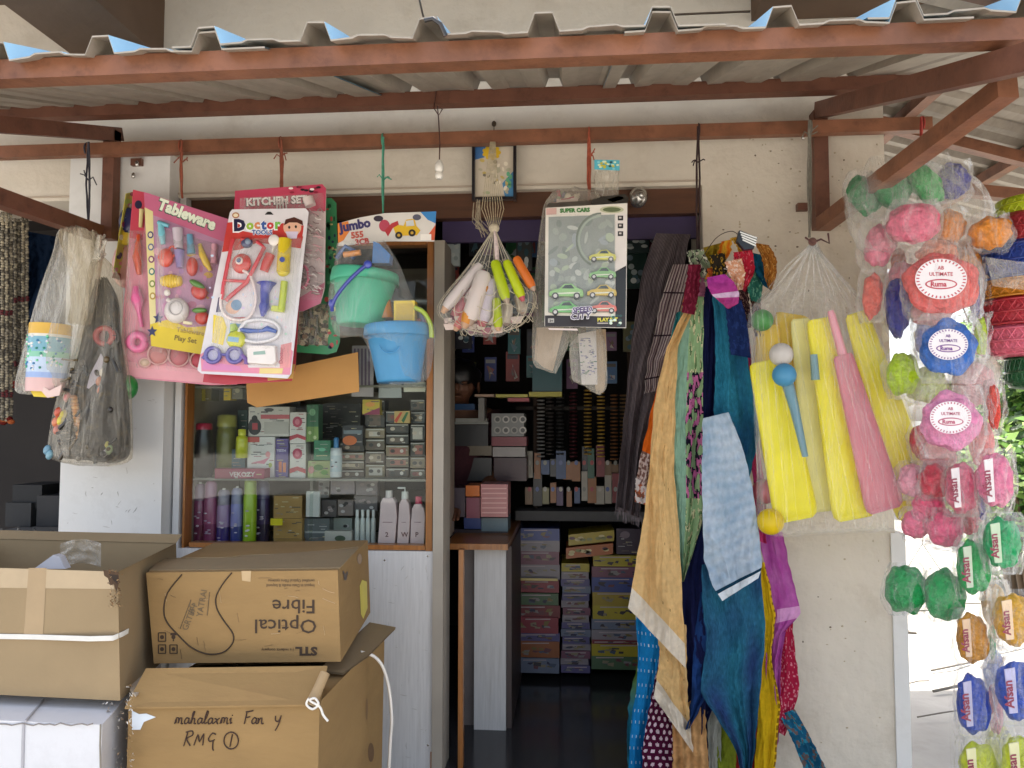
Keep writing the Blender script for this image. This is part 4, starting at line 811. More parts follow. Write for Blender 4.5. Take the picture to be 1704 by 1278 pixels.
# printed packets behind the box
for i,(L,R,Y,lab) in enumerate([([(920,318),(912,330),(904,345),(894,420),(888,500),(886,600),(905,615),(918,620)],[(958,312),(990,320),(1000,340),(980,420),(960,500),(950,560),(935,600),(925,622)],2.30,'tan cloudy bag behind the left of the toy car box'),
   ([(950,545),(948,580),(950,630),(960,636)],[(1000,545),(1008,580),(1010,640),(998,658)],2.3,'cloudy bag with a printed leaflet below the toy car box')]):
    t=bag('plastic_bag',lab,L,R,Y,'milky',30+i,wr=.005,dmax=.03)
    if i==0:
        mb=MB(); junk(mb,flat(2.30),[(922,322),(960,340)],14,['#7a8a6a','#b04a5a','#3a3a5a','#d8ccb8'],(3,7),(0,.01),3); mb.slab(flat(2.30),[(926,333),(962,331),(962,341),(926,344)],c('#d8c4bc'),.012,.013); mb.build('small_toys','plastic',t)
        mb=MB(); mb.slab(flat(2.30),[(893,545),(938,545),(920,618),(905,612),(889,598)],c('#a89480'),0,.002); mb.build('paper_insert','matte',t)
    else:
        mb=MB(); mb.slab(flat(2.30),[(962,556),(992,550),(994,640),(968,640)],c('#bdb8b8'),0,.002)
        for k in range(60): x=RND.uniform(963,990); y=RND.uniform(562,625); mb.rect(flat(2.30),x,y,x+RND.uniform(2,5),y+1.6,c(RND.choice(['#5a5a86','#7a7a8a','#8a86a8','#5a7a6a'])),.0028)
        mb.build('leaflet','matte',t)
        mb=MB(); mb.slab(flat(2.31),[(992,548),(1008,548),(1010,600),(1006,650),(992,656),(990,640)],c('#a08a70'),0,.002); mb.build('paper_insert','matte',t)
t=bag('plastic_bag','small clear bag with turquoise header right of the red cord',[(990,284),(990,310),(992,345)],[(1030,284),(1029,310),(1028,330)],2.29,'milky',40,wr=.006,dmax=.03)
mb=MB(); mb.slab(flat(2.27),[(989,266),(1031,267),(1031,284),(989,282)],c('#58b2c4'),0,.002)
for k in range(22): mb.disc(flat(2.268),RND.uniform(992,1028),RND.uniform(269,282),2.6,1.8,c(RND.choice(['#d8e8c8','#2f5a4a','#c8c040','#8ad0d8'])),.0002*k,7)
mb.build('header','print',t)
# ================= SCARVES =================
def n3(x,y,z=0): return noise.noise(V((x,y,z)))
def mixc(a,b_0,t): t=max(0,min(1,t)); return tuple(lerp(a[i],b_0[i],t) for i in range(3))
def solid(h,var=.12,hem=None,hemk=.94,stripes=0,seed=0):
    a=c(h)
    def f(s,t):
        k=1+var*n3(s*4,t*9,seed)
        if stripes: k*=1+.18*math.sin(s*stripes*2*PI)
        if hem and t>hemk: return c(hem)
        return tuple(x*k for x in a)
    return f
def floral(base,cols,seed,sc=(7,22),th=.12):
    a=c(base); cs=[c(x) for x in cols]
    def f(s,t):
        v=n3(s*sc[0],t*sc[1],seed); w_=n3(s*sc[0]*1.7+9,t*sc[1]*1.7,seed+4)
        if v>th: return cs[0] if w_<.1 else cs[1%len(cs)]
        if v>th-.06: return cs[-1]
        return a
    return f
def dots(base,dot,nx,ny,rr=.23):
    a=c(base); d=c(dot)
    def f(s,t):
        j=int(t*ny); u=(s*nx+.5*(j%2))%1-.5; v=(t*ny)%1-.5
        return d if u*u+v*v*.7<rr*rr else a
    return f
def scarf(lab,L,R,Y,cf,amp=.022,nf=2.5,nu=36,nv=90,seed=0,cat='scarf',lean=0,name='scarf'):
    t=MB(); drape(t,L,R,Y,amp,nf,nu,nv,cf,seed=seed,lean=lean)
    o=t.build(name,'cloth',label=lab,cat=cat,group='scarves hung in the doorway bundle')
    return o
def strp(s,t):
    k=(s*26)%1; a=c('#6a5f62') if k<.55 else c('#453c40'); return mixc(a,c('#8d8080'),.5*(.5+n3(s*3,t*5,2))) if k<.75 else c('#2e2a2e')
scarf('grey striped shawl hanging long in the doorway, furthest left of the scarves',[(1092,388),(1070,450),(1052,560),(1040,680),(1030,780),(1024,846)],[(1150,390),(1135,460),(1112,570),(1094,680),(1076,790),(1064,862)],2.42,strp,.03,3.5,60,90,1)
mb=MB()
for i in range(34):
    x=lerp(1025,1066,i/33); y=846+16*i/33-4; mb.tube([P(x,y,2.42),P(x+RND.uniform(-3,3),y+RND.uniform(8,24),2.42)],.0011,c('#6e6468'),4)
mb.build('fringe','twine',label='thin grey fringe threads at the foot of the long striped shawl',cat='fringe')
def strp2(s,t):
    k=(s*7)%1; r=(t*9)%1
    if r<.05: return c('#3a2c34')
    return c('#c2b4ae') if k<.35 else c('#5b4048') if k<.7 else c('#8f7f80')
scarf('maroon and white striped scarf in front of the grey shawl',[(1120,440),(1100,500),(1088,560),(1078,600),(1072,655)],[(1152,440),(1136,505),(1120,560),(1104,600),(1094,650)],2.36,strp2,.014,2.5,40,60,2)
scarf('orange scarf, a narrow strip running down beside the grey shawl',[(1150,452),(1128,530),(1100,620),(1082,690),(1066,760),(1058,800)],[(1172,452),(1158,530),(1136,610),(1110,700),(1094,770),(1082,815)],2.33,lambda s,t: c('#d8651c') if t<.86 else (c('#cbb6ae') if n3(s*9,t*60)>.0 else c('#7b5a52')),.012,1.5,24,70,3)
scarf('white ended tail of the orange scarf with brown print',[(1058,795),(1056,835)],[(1084,810),(1080,842)],2.335,floral('#d9cfcb',['#8a5a4a','#b8603a'],7,(5,4)),.006,1.5,16,16,33)
scarf('bright sky blue scarf with small white specks behind the cream scarf',[(1100,740),(1080,800),(1068,900),(1058,1010),(1062,1120),(1050,1200),(1046,1300)],[(1150,760),(1135,820),(1125,900),(1120,1010),(1115,1120),(1112,1200),(1110,1300)],2.36,dots('#1d86c8','#cfe4f0',9,26,.1),.022,2.5,44,90,4)
scarf('teal green scarf peeping out lowest at the left of the bundle',[(1062,1100),(1048,1160),(1043,1220),(1046,1300)],[(1095,1100),(1085,1170),(1085,1230),(1092,1300)],2.39,lambda s,t: mixc(c('#6c8a2c'),c('#2b7f95'),(t-.1)*3),.016,2,24,40,5)
CR=lambda hk: (lambda s,t: c('#dfd3c0') if t>hk else (c('#8a6a3a') if int(s*7)!=int(s*7+.04) and int(t*17)!=int(t*17+.05) else tuple(x*(1+.08*n3(s*5,t*12)) for x in c('#dcb67c'))))
scarf('cream yellow cotton scarf with pale border, widest at hip height of the bundle',[(1138,520),(1110,577),(1088,676),(1081,775),(1068,882),(1045,1012)],[(1152,520),(1129,577),(1124,676),(1122,775),(1131,900),(1141,1112)],2.25,CR(.93),.026,1.6,44,100,6,lean=.04)
scarf('lower end of a cream scarf with pale hem, ending in a point',[(1078,1020),(1098,1080),(1088,1160)],[(1142,1040),(1144,1150),(1153,1252)],2.27,CR(.80),.022,1.4,34,60,66)
scarf('pale green scarf printed with pink roses and dark leaves',[(1142,470),(1130,545),(1122,640),(1119,760),(1118,850),(1126,920),(1134,968)],[(1172,466),(1170,560),(1170,660),(1171,760),(1172,850),(1158,905),(1138,968)],2.26,
   lambda s,t: c('#86ab94') if s<.42 else (floral('#8fae80',['#c06a9a','#1d1b2a','#1d1b2a'],3,(8,26),.02)(s,t) if .3<t<.72 else floral('#8fae80',['#5c7a50','#d6cfa6'],3,(9,24),.2)(s,t)),.02,2.2,60,150,7)
scarf('navy blue scarf hanging down the middle of the bundle',[(1164,480),(1166,580),(1166,700),(1158,820),(1132,940),(1132,1040),(1150,1110),(1160,1180),(1166,1225)],[(1200,470),(1202,580),(1200,700),(1196,830),(1188,930),(1190,1010),(1200,1090),(1196,1150),(1172,1215)],2.30,solid('#1f2550',.2),.03,2,36,90,8)
scarf('teal blue upper scarf, upper half of the bundle under the pink strip',[(1186,490),(1190,560),(1190,640),(1188,700),(1212,760)],[(1222,500),(1238,570),(1252,640),(1264,720),(1246,800)],2.24,lambda s,t: tuple(v*(1+.3*n3(s*60,t*45)) for v in mixc(c('#2c7a94'),c('#1c4a6c'),.4+.8*n3(s*2,t*3,7))),.018,2.2,36,70,9)
scarf('shocking pink scarf falling as a narrow strip at the right of the bundle',[(1200,490),(1222,570),(1238,650),(1246,740),(1256,830),(1262,900)],[(1224,480),(1246,560),(1256,650),(1264,740),(1274,830),(1276,905)],2.28,solid('#c03a72',.2),.012,1.2,20,60,10)
scarf('pale blue folded cotton scarf with a white selvedge in front of the bundle',[(1170,696),(1168,770),(1169,850),(1172,930),(1186,975),(1202,1000)],[(1212,686),(1234,740),(1250,800),(1262,880),(1268,940),(1262,962)],2.20,
   lambda s,t: c('#dfe6ec') if t>.955 else (c('#14394f') if t>.935 else mixc(c('#8fa9c0'),c('#c0ccd8'),.5+.16*math.sin(t*90+3*n3(s*2,t*3))+.5*n3(s*1.6,t*3,2)+.25*math.sin(s*40)*n3(1,t*4))),.02,1.6,40,120,11,lean=.02)
scarf('deep teal cotton scarf, broadest low down in the bundle and tapering to a point',[(1168,940),(1168,1000),(1176,1060),(1166,1150),(1190,1190),(1220,1240),(1236,1290)],[(1262,905),(1268,980),(1274,1050),(1268,1120),(1262,1180),(1258,1230),(1250,1290)],2.25,
   lambda s,t: tuple(v*(1+.35*n3(s*70,t*50)) for v in mixc(c('#2c6f88'),c('#2a4270'),.35+1.0*n3(s*3,t*4,5))),.03,2.6,50,100,12)
scarf('indigo blue scarf corner hanging beside the deep teal one',[(1166,985),(1156,1060),(1152,1120),(1150,1165),(1140,1215)],[(1196,985),(1200,1060),(1196,1110),(1180,1150),(1148,1212)],2.28,solid('#25457f',.3),.02,2,24,50,13)
scarf('mustard yellow scarf strip edged with stitching at the right',[(1256,940),(1268,1020),(1266,1100),(1262,1180),(1254,1300)],[(1272,935),(1290,1020),(1284,1100),(1298,1170),(1288,1300)],2.31,lambda s,t: c('#8a6a10') if s>.9 and int(t*60)%2 else tuple(x*(1+.1*n3(s*3,t*8)) for x in c('#d6b01c')),.012,1.6,24,70,14)
scarf('orchid pink scarf with a pale fold beside the plaster wall',[(1262,880),(1274,960),(1276,1040),(1274,1090),(1276,1150),(1290,1190)],[(1302,885),(1318,960),(1332,1020),(1308,1050),(1300,1100),(1298,1160)],2.32,lambda s,t: mixc(c('#a9499c'),c('#d9a0d0'),.9 if .44<t<.52 and s>.3 else .25*n3(s*4,t*9)+.1),.016,2,30,70,15)
scarf('crimson scarf with fine white print below the orchid one',[(1284,1030),(1280,1100),(1284,1160),(1290,1215)],[(1318,1030),(1324,1090),(1330,1150),(1306,1225)],2.335,floral('#a62040',['#cf7f8e','#a62040'],3,(16,30),.18),.014,2,30,50,16)
scarf('teal ikat scarf tail flicked out lowest at the right',[(1296,1190),(1318,1230),(1345,1300)],[(1322,1180),(1345,1220),(1385,1300)],2.33,floral('#1c5878',['#6a5a58','#2c7f98'],3,(4,10),.1),.012,2,20,30,17)
scarf('magenta scarf end hanging low between yellow and teal scarves',[(1250,1130),(1262,1200),(1262,1300)],[(1310,1130),(1300,1200),(1284,1300)],2.36,solid('#b0539a',.2),.014,2,24,40,18)
scarf('maroon scarf with white dashes, low at the left of the bundle',[(1094,1110),(1080,1180),(1070,1240),(1068,1300)],[(1130,1120),(1124,1180),(1126,1240),(1130,1300)],2.32,dots('#4c1230','#d8c0c8',5,17,.26),.012,1.5,40,80,19)
scarf('warm beige scarf end hanging under the cream scarf',[(1118,1190),(1120,1250),(1118,1300)],[(1172,1150),(1176,1230),(1182,1300)],2.30,solid('#c99a66',.15,stripes=5),.018,2.5,30,40,20)
scarf('pale grey scarf end between beige and olive ones at the bottom',[(1160,1110),(1176,1180),(1180,1300)],[(1196,1120),(1200,1190),(1200,1300)],2.33,solid('#a9aaa0',.15),.014,2,24,40,21)
scarf('olive green scarf end at the bottom left of the red one',[(1190,1150),(1192,1220),(1194,1300)],[(1228,1160),(1226,1230),(1224,1300)],2.34,solid('#84912c',.2),.014,2,24,40,22)
scarf('rust red scarf end lowest in the middle of the bundle',[(1206,1190),(1212,1240),(1210,1300)],[(1262,1200),(1256,1250),(1262,1300)],2.36,solid('#a3302c',.2),.014,2,24,40,23)
scarf('dark blue scarf filling the back of the bundle behind all others',[(1120,980),(1116,1060),(1110,1160),(1108,1300)],[(1270,980),(1270,1060),(1270,1160),(1262,1300)],2.43,solid('#20244a',.3),.02,4,40,60,24)
# top of the bundle
scarf('pale green knotted scarf end gathered highest at the left of the bundle',[(1142,418),(1150,450),(1160,475)],[(1168,414),(1182,440),(1184,465)],2.24,floral('#93a184',['#d8d4c0','#3a3a3a'],5,(5,6),.1),.02,2,20,20,25)
scarf('olive gold scarf end looped at the top beside the orange one',[(1170,412),(1176,440),(1178,458)],[(1200,404),(1204,430),(1196,456)],2.27,solid('#9a8428',.3),.018,2,20,20,26)
scarf('amber orange scarf end twisted over the top of the bundle',[(1200,402),(1192,425),(1182,445),(1172,465)],[(1218,398),(1216,420),(1204,440),(1192,462)],2.22,lambda s,t: mixc(c('#e0b43c'),c('#cf6a1c'),.5+1.6*n3(s*3,t*3)),.02,1.8,20,30,27)
scarf('rust and white crumpled scarf fold above the magenta one',[(1176,446),(1180,460),(1186,472)],[(1222,446),(1226,460),(1218,474)],2.20,floral('#a8552c',['#d8cfc8','#24274e'],8,(4,3),.08),.018,2,24,20,28)
scarf('magenta dyed scarf folded into a rounded loop near the top',[(1176,462),(1178,478),(1186,492),(1200,504),(1208,512)],[(1206,456),(1222,470),(1230,488),(1228,505),(1212,514)],2.16,lambda s,t: c('#d8b8d8') if .48<t<.62 else mixc(c('#a83a98'),c('#c04a8a'),t),.012,1.2,30,40,29)
scarf('red woven scarf hanging from the top under the white cardboard tag',[(1220,420),(1224,450),(1232,480)],[(1252,416),(1256,450),(1240,486)],2.2,floral('#b02438',['#c85a68','#8a1c2c'],6,(9,9),.2),.012,1.5,24,30,30)
scarf('teal scarf end between the red and brown ones at the top',[(1250,420),(1256,450),(1270,475)],[(1268,424),(1276,450),(1284,484)],2.23,solid('#15506a',.3),.01,1.5,16,24,31)
scarf('brown and gold speckled scarf end, furthest right at the top',[(1256,404),(1268,430),(1272,458),(1278,480)],[(1280,408),(1292,430),(1292,458),(1284,482)],2.21,floral('#9c6328',['#c08c48','#7c4a1c'],6,(9,9),.1),.014,1.5,24,30,32)
scarf('dark flowered scarf strip right of the magenta loop',[(1222,470),(1228,500),(1236,530),(1244,546)],[(1244,466),(1246,495),(1250,525),(1250,545)],2.25,floral('#3a2328',['#8a6a60','#1c1418'],6,(8,14),.1),.012,1.5,20,36,34)
scarf('muted rose scarf fold left of the navy one near the top',[(1146,462),(1148,478),(1150,492)],[(1172,462),(1174,478),(1172,494)],2.25,solid('#a0627c',.2),.012,1.5,16,16,35)
t=thing('cardboard_tag','black and white striped cardboard wrapper on top of the scarf bundle','wrapper',P(1238,412,2.18)); mb=MB(); F=flat(2.17)
mb.slab(F,[(1228,386),(1258,398),(1252,416),(1236,418),(1224,404)],c('#1c2530'),0,.02)
for k in range(4): mb.poly(F,[(1229+k*1.4,388+k*4.2),(1257-k*.6,398+k*4.2),(1256-k*.6,400.4+k*4.2),(1228.6+k*1.4,390.4+k*4.2)],c('#d8dad8'),.021)
mb.build('wrapper','print',t)
mb=MB(); mb.tube([P(x,y,2.2) for x,y in smoothl([(1162,440),(1190,398),(1215,385),(1230,392),(1246,410)],20)],.0012,c('#3b2a22'),5); mb.build('tie_wire','twine',t)
# ================= BAG OF BATS =================
F=flat(2.22)
def bat(lab,a,b_0,w0,w1,col,Y,hcol=None,nm='toy_bat'):
    t=thing(nm,lab,'toy bat' if nm=='toy_bat' else 'toy',P(*b_0,Y),'toy bats in the big clear bag'); mb=MB(); ax=V((b_0[0]-a[0],b_0[1]-a[1])); L_=ax.length; u=ax/L_; n_=V((-u.y,u.x)); k=S(Y)
    rows=[(0,.75,.6),(.015,.95,.9),(.06,1,1),(.5,1,1),(.93,1,1),(.975,.93,.85),(1,.7,.45)]; vs=[];N_=16
    for (q,ww,dd) in rows:
        w_=lerp(w0,w1,q)/2*ww; d=lerp(w0,w1,q)/2*.32*dd; cx=a[0]+ax.x*q; cy=a[1]+ax.y*q
        for i in range(N_):
            th=2*PI*i/N_; co=math.copysign(abs(math.cos(th))**.7,math.cos(th)); si=math.copysign(abs(math.sin(th))**.7,math.sin(th)); vs.append(P(cx+n_.x*w_*co,cy+n_.y*w_*co,Y-d*k*si))
    m_=len(rows); fs=[(j*N_+i,j*N_+(i+1)%N_,(j+1)*N_+(i+1)%N_,(j+1)*N_+i) for j in range(m_-1) for i in range(N_)]+[tuple(range(N_)),tuple(range((m_-1)*N_,m_*N_))[::-1]]
    mb.add(vs,fs,c(col),True); mb.build('blade','soft',t)
    if hcol:
        mb=MB(); h=(a[0]-u.x*L_*.28,a[1]-u.y*L_*.28); mb.rod(flat(Y),[h,(lerp(h[0],a[0],.1),lerp(h[1],a[1],.1)),a],[5,6.5,8],c(hcol),12); mb.build('grip','plastic',t)
YL='#fdf01c'
bat('lemon yellow plastic bat blade, leftmost in the big bag',(1274,600),(1326,866),58,76,YL,2.20,None)
bat('pale cream yellow bat, thinnest, in the middle of the bag',(1332,530),(1366,852),34,52,'#f0ea9a',2.24,None)
bat('long yellow bat in the centre of the bag beside the pink one',(1362,530),(1424,864),42,78,'#fdf02c',2.20,None)
bat('pink plastic bat with long pink handle',(1402,590),(1474,850),34,68,'#e08a98',2.16,'#dc8494')
bat('yellow bat along the right edge of the bag',(1424,520),(1532,860),40,84,'#fdf02a',2.21,None)
bat('yellow bat lying across the top left of the bag, behind',(1278,540),(1280,720),40,56,'#ecca20',2.28)
bat('yellow bat slanting behind the white ball',(1318,522),(1296,660),56,60,'#eccc1e',2.30)
def sball(lab,x,y,r,Y,col,cat='toy ball',grp='toy balls in the big clear bag'):
    mb=MB(); mb.ell(P(x,y,Y),(r*S(Y),)*3,c(col),nu=20,nv=14); return mb.build('toy_ball','soft',label=lab,cat=cat,group=grp)
sball('white toy ball above the blue one in the bag of bats',1300,590,19,2.14,'#d8d2cc'); sball('blue toy ball at the end of the thin blue stick',1305,624,19,2.12,'#57a0c8')
sball('yellow toy ball at the bottom left corner of the bag of bats',1282,868,21,2.18,'#e8cc10'); sball('dull pink toy ball left of the lemon bat foot',1272,818,20,2.26,'#c8606c'); sball('green toy ball at the upper left corner of the bag of bats',1268,533,18,2.24,'#3f9a3c')
mb=MB(); mb.rod(flat(2.14),[(1310,636),(1322,680),(1340,760)],[10,8,5],c('#7aa4b4'),12); mb.build('toy_stick','soft',label='pale blue tapering toy stick below the blue ball',cat='toy stick')
mb=MB(); mb.rod(flat(2.17),[(1354,590),(1357,632)],[6,7],c('#8ab0b8'),12); mb.build('toy_stick','soft',label='short blue grip end showing between the cream and yellow bats',cat='toy stick')
t=bag('plastic_bag','big clear plastic bag full of yellow and pink bats, tied at its top',[(1350,402),(1336,432),(1300,470),(1246,520),(1250,600),(1256,700),(1262,800),(1264,880),(1310,894)],[(1354,402),(1366,425),(1400,465),(1440,510),(1478,600),(1514,700),(1544,790),(1570,866),(1500,884)],2.21,'film',50,wr=.009,dmax=.1,dk=.5,nu=60,nv=60)
mb=MB()
for k in range(26):
    a=2*PI*k/26; x1=1345+92*math.cos(a); mb.tube([P(1352,404,2.21),P(lerp(1352,x1,.45),448+5*math.sin(k*3),2.21-.04*math.sin(a)),P(x1,505+RND.uniform(-12,22),2.21-.085*math.sin(a))],[.003,.0022,.0004],c('#d9d4c8'),5)

for k in range(20):  # full-length film strands added as bright vertical glints on the bag
    a=PI+PI*k/19; x0=1340+90*math.cos(a)*1.02; x1=1412+150*math.cos(a)
    mb.tube([P(lerp(x0,x1,q)+3*n3(q*5,k),lerp(505,878,q),2.21-(.06+.03*math.sin(PI*q))*abs(math.sin(a))**.5-.02) for q in [j/12 for j in range(13)]],[.0006+.0022*abs(n3(j*.7,k*3)) for j in range(13)],c('#e8e6e0'),5)
mb.build('pleats_and_glint_strands','film',t)
mb=MB(); mb.tube([P(1340,395,2.2),P(1352,404,2.19),P(1366,398,2.2),P(1380,405,2.21),P(1378,388,2.2)],.003,c('#5a3a38'),6); mb.ell(P(1352,402,2.2),(.012,.012,.012),c('#6a4a44')); mb.build('tie','twine',t)
# ================= RIGHT SACHET CLUSTER =================
GRP='wrapped sachets on the corner strings'
def lumpball(mb,x,y,rx,ry,Y,col,a=0,d=.6,seed=0): mb.pell(flat(Y),x,y,rx,ry,S(Y)*min(rx,ry)*d,c(col),0,a,nu=26,nv=18,lump=.12,seed=seed)
def sachet(lab,x,y,rx,ry,Y,col,a=0,d=.8,pad=6,label=None,txt='',la=0,nm='scrub_ball',cat='scrub ball',lx=0,m='ball',tc='#8a2f48',bgc='#e4dcdc'):
    t=thing(nm,lab,cat,P(x,y+ry,Y),GRP); mb=MB(); mb.pell(flat(Y),x,y,rx,ry,S(Y)*min(rx,ry)*d,sat(c(col)),0,a,nu=30,nv=20,lump=.22,seed=x*.1)
    mb.build('body',m,t)
    mb=MB(); dd=S(Y)*min(rx,ry)*d+.012
    hw=rx*abs(math.cos(a))+ry*abs(math.sin(a))+pad; hh=rx*abs(math.sin(a))+ry*abs(math.cos(a))+pad
    L=[(x-hw*.72,y-hh),(x-hw,y-hh*.4),(x-hw,y+hh*.4),(x-hw*.72,y+hh)]; R=[(x+hw*.72,y-hh),(x+hw,y-hh*.4),(x+hw,y+hh*.4),(x+hw*.72,y+hh)]
    pillow(mb,L,R,Y,1,26,24,.009,x*.1+y,dd); mb.build('film','filmlite',t)
    if label=='band':
        F=lambda px,py,h=0: P(px,py,Y-dd*.96)+V((0,-h,0)); mb=MB(); w_=rx*.32
        xs=x-rx*.35
        mb.slab(F,[(xs-w_,y-ry*.72),(xs+w_*.6,y-ry*.78),(xs+w_*1.05,y+ry*.72),(xs-w_*.2,y+ry*.75)],c(bgc),-.002,.001)
        mb.text(F,txt,xs+w_*.45,y+ry*.55,ry*.42,c(tc),.002,95,.03); mb.build('printed_label','print',t)
    if label=='seal':
        F=lambda px,py,h=0: P(px,py,Y-dd*1.02)+V((0,-h,0)); mb=MB(); r=rx*.72; cy=y-ry*.15
        mb.disc(F,x,cy,r,r*.78,c('#e8e2e4'),0,36)
        for i in range(36):
            th=2*PI*i/36; mb.poly(F,[(x+r*.96*math.cos(th),cy+r*.75*math.sin(th)),(x+r*.96*math.cos(th+.06),cy+r*.75*math.sin(th+.06)),(x+r*.84*math.cos(th+.06),cy+r*.66*math.sin(th+.06)),(x+r*.84*math.cos(th),cy+r*.66*math.sin(th))],c(tc),.0006)
        mb.disc(F,x,cy+r*.2,r*.62,r*.2,c(tc),.0006,24); mb.disc(F,x,cy+r*.2,r*.56,r*.15,c('#e8dcdc'),.0009,24); mb.text(F,txt,x-r*.42,cy+r*.29,r*.27,c(tc),.0012,0,.04,1.0)
        mb.text(F,'ULTIMATE',x-r*.47,cy-r*.12,r*.2,c(tc),.0008,0,.02); mb.text(F,'AB',x-r*.14,cy-r*.36,r*.2,c(tc),.0008,0,.02)
        mb.build('printed_label','print',t)
    return t
sachet('dark green scrub ball, upper left of the sachet cluster',1448,326,26,32,2.16,'#2c8a4e',.3)
sachet('big dark green scrub ball nearest the brace end',1482,312,30,36,2.12,'#1f7f45',-.4)
sachet('bright green scrub roll slanting at the top right of the cluster',1540,306,22,40,2.10,'#2fa050',-.6)
sachet('violet blue scrub ball under the brown brace at the top of the cluster',1585,302,27,30,2.13,'#3a3a96')
sachet('large pale pink scrub ball in the middle of the top cluster',1520,372,42,34,2.04,'#e07f96',0)
sachet('light pink scrub ball below the large one, left',1464,408,24,38,2.12,'#dc8a9c',.2)
sachet('salmon pink scrub ball lower left of the cluster in its own film',1452,492,16,38,2.14,'#d9776c',.1)
sachet('dull orange scrub ball right of the large pink one',1580,378,26,28,2.1,'#d88a38')
sachet('orange scrub ball with white tissue at the right of the cluster',1648,388,33,28,2.06,'#e0922a')
sachet('burnt orange scrub ball hidden between the pink ones',1496,442,12,30,2.18,'#c8621c')
sachet('violet blue long scrub roll left of the red seal sachet',1494,512,20,50,2.13,'#2f2f86')
sachet('lime green scrub ball beside the yellow bat bag',1502,622,26,36,2.10,'#b4d018')
sachet('olive lime scrub ball behind the pink seal sachet',1560,652,30,22,2.16,'#c8cc5c')
sachet('coral scrub pad with round white seal, uppermost of the seal sachets',1566,472,60,52,2.02,'#e0706c',0,.4,9,'seal','Ruma',nm='scrub_pad',cat='scrub pad',m='ball',tc='#b83a4c')
sachet('blue scrub pad with round white seal, middle of the seal sachets',1578,580,46,46,1.99,'#3f72c4',0,.4,13,'seal','Ruma',nm='scrub_pad',cat='scrub pad',m='ball',tc='#6a2f88')
sachet('baby pink scrub pad with round white seal, lowest of the seal sachets',1582,702,48,48,1.97,'#e79abf',0,.4,13,'seal','Ruma',nm='scrub_pad',cat='scrub pad',m='ball',tc='#b04a6c')
sachet('yellow green sliver of scrub roll right of the blue seal sachet',1632,560,10,34,2.08,'#bcd224')
sachet('violet sliver of scrub roll beside the coral seal sachet',1622,490,8,44,2.1,'#3c3490')
sachet('red crinkled scrub roll edge right of the pink seal sachet',1654,678,10,40,2.04,'#cf5248',m='yarn')
sachet('dark red scrub ball left of the baby pink pad',1532,735,16,30,2.14,'#b83a44')
sachet('red scrub ball below the pink seal pad',1556,800,26,28,2.08,'#c84858')
sachet('pink scrub ball with upright label under the red one',1600,812,26,44,2.02,'#dc7a90',0,.7,5,'band','Afsan')
sachet('pink scrub ball with printed label at the upper right strip',1656,800,28,48,1.98,'#ea8fae',0,.7,6,'band','Afsan')
sachet('violet sliver of scrub ball between the two pink strips',1634,838,6,30,2.03,'#4436a0')
sachet('rose pink scrub ball just below the bat bag corner, left',1524,872,22,24,2.12,'#e27f98')
sachet('rose pink scrub ball just below the bat bag corner, right',1572,880,28,30,2.08,'#e4718f')
sachet('emerald green scrub ball with label, highest green one of the right strip',1668,904,30,44,1.96,'#26ab6a',0,.7,8,'band','Afsan',bgc='#bcd0b0')
sachet('mid green scrub ball with label in the left lower strip',1620,944,26,46,2.0,'#35a85c',0,.7,8,'band','Afsan',bgc='#c0ccb4')
sachet('golden yellow scrub ball with label in the right strip',1688,1032,32,44,1.95,'#e2b020',0,.7,8,'band','Afsan',bgc='#e6c8a4')
sachet('amber scrub ball with label below the green one in the left strip',1618,1062,25,42,1.99,'#cf9428',0,.7,9,'band','Afsan',bgc='#d8b898')
sachet('royal blue scrub ball with label in the left strip',1620,1172,26,50,1.98,'#3a55b8',0,.7,8,'band','Afsan',bgc='#b4b0cc')
sachet('royal blue scrub ball with label cut by the right edge',1694,1150,34,50,1.94,'#3458bc',0,.7,8,'band','Afsan',bgc='#b6b4d4')
sachet('lemon yellow scrub ball lowest in the left strip',1628,1280,30,46,1.97,'#d4dc2c',0,.7,8,'band','Afsan',bgc='#dcd8a8')
sachet('lemon yellow scrub ball lowest in the right strip',1700,1272,32,48,1.93,'#d8e040',0,.7,8,'band','Afsan',bgc='#dcd8a8')
sachet('thin green sliver of scrub ball behind the amber one',1651,1068,6,30,2.05,'#30b070')
sachet('thin amber sliver of scrub ball behind the upper green ones',1640,960,6,34,2.05,'#e0a030')
sachet('blush pink scrub roll behind the blue ball',1656,1180,12,44,2.05,'#e6a2b4')
sachet('dark green scrub ball, left of the pair hanging low on the wall edge',1507,980,33,40,2.1,'#1f9350',0,.85,4)
sachet('dark green scrub ball, right of the pair hanging low on the wall edge',1571,990,32,42,2.07,'#23a058',0,.85,4)
mb=MB()
for x,y0,y1,Y in ((1512,905,945,2.1),(1566,912,950,2.08)):
    pass
mb.tube([P(1540,870,2.1),P(1535,905,2.1),P(1512,942,2.1)],.0012,c('#d8d4c8'),5); mb.tube([P(1535,905,2.1),P(1566,950,2.08)],.0012,c('#d8d4c8'),5)
mb.build('hanging_string','twine',label='thin clear string above the pair of dark green scrub balls',cat='string',group='strings tied to the hanging rail')
bag('plastic_bag','crumpled clear bag wrapped over the green balls at the top of the corner cluster',[(1510,262),(1460,280),(1420,312),(1408,360),(1424,396),(1450,425)],[(1528,262),(1560,275),(1600,290),(1640,325),(1640,380),(1600,425)],2.12,'filmlite',61,wr=.016,dmax=.12,nu=50,nv=40)
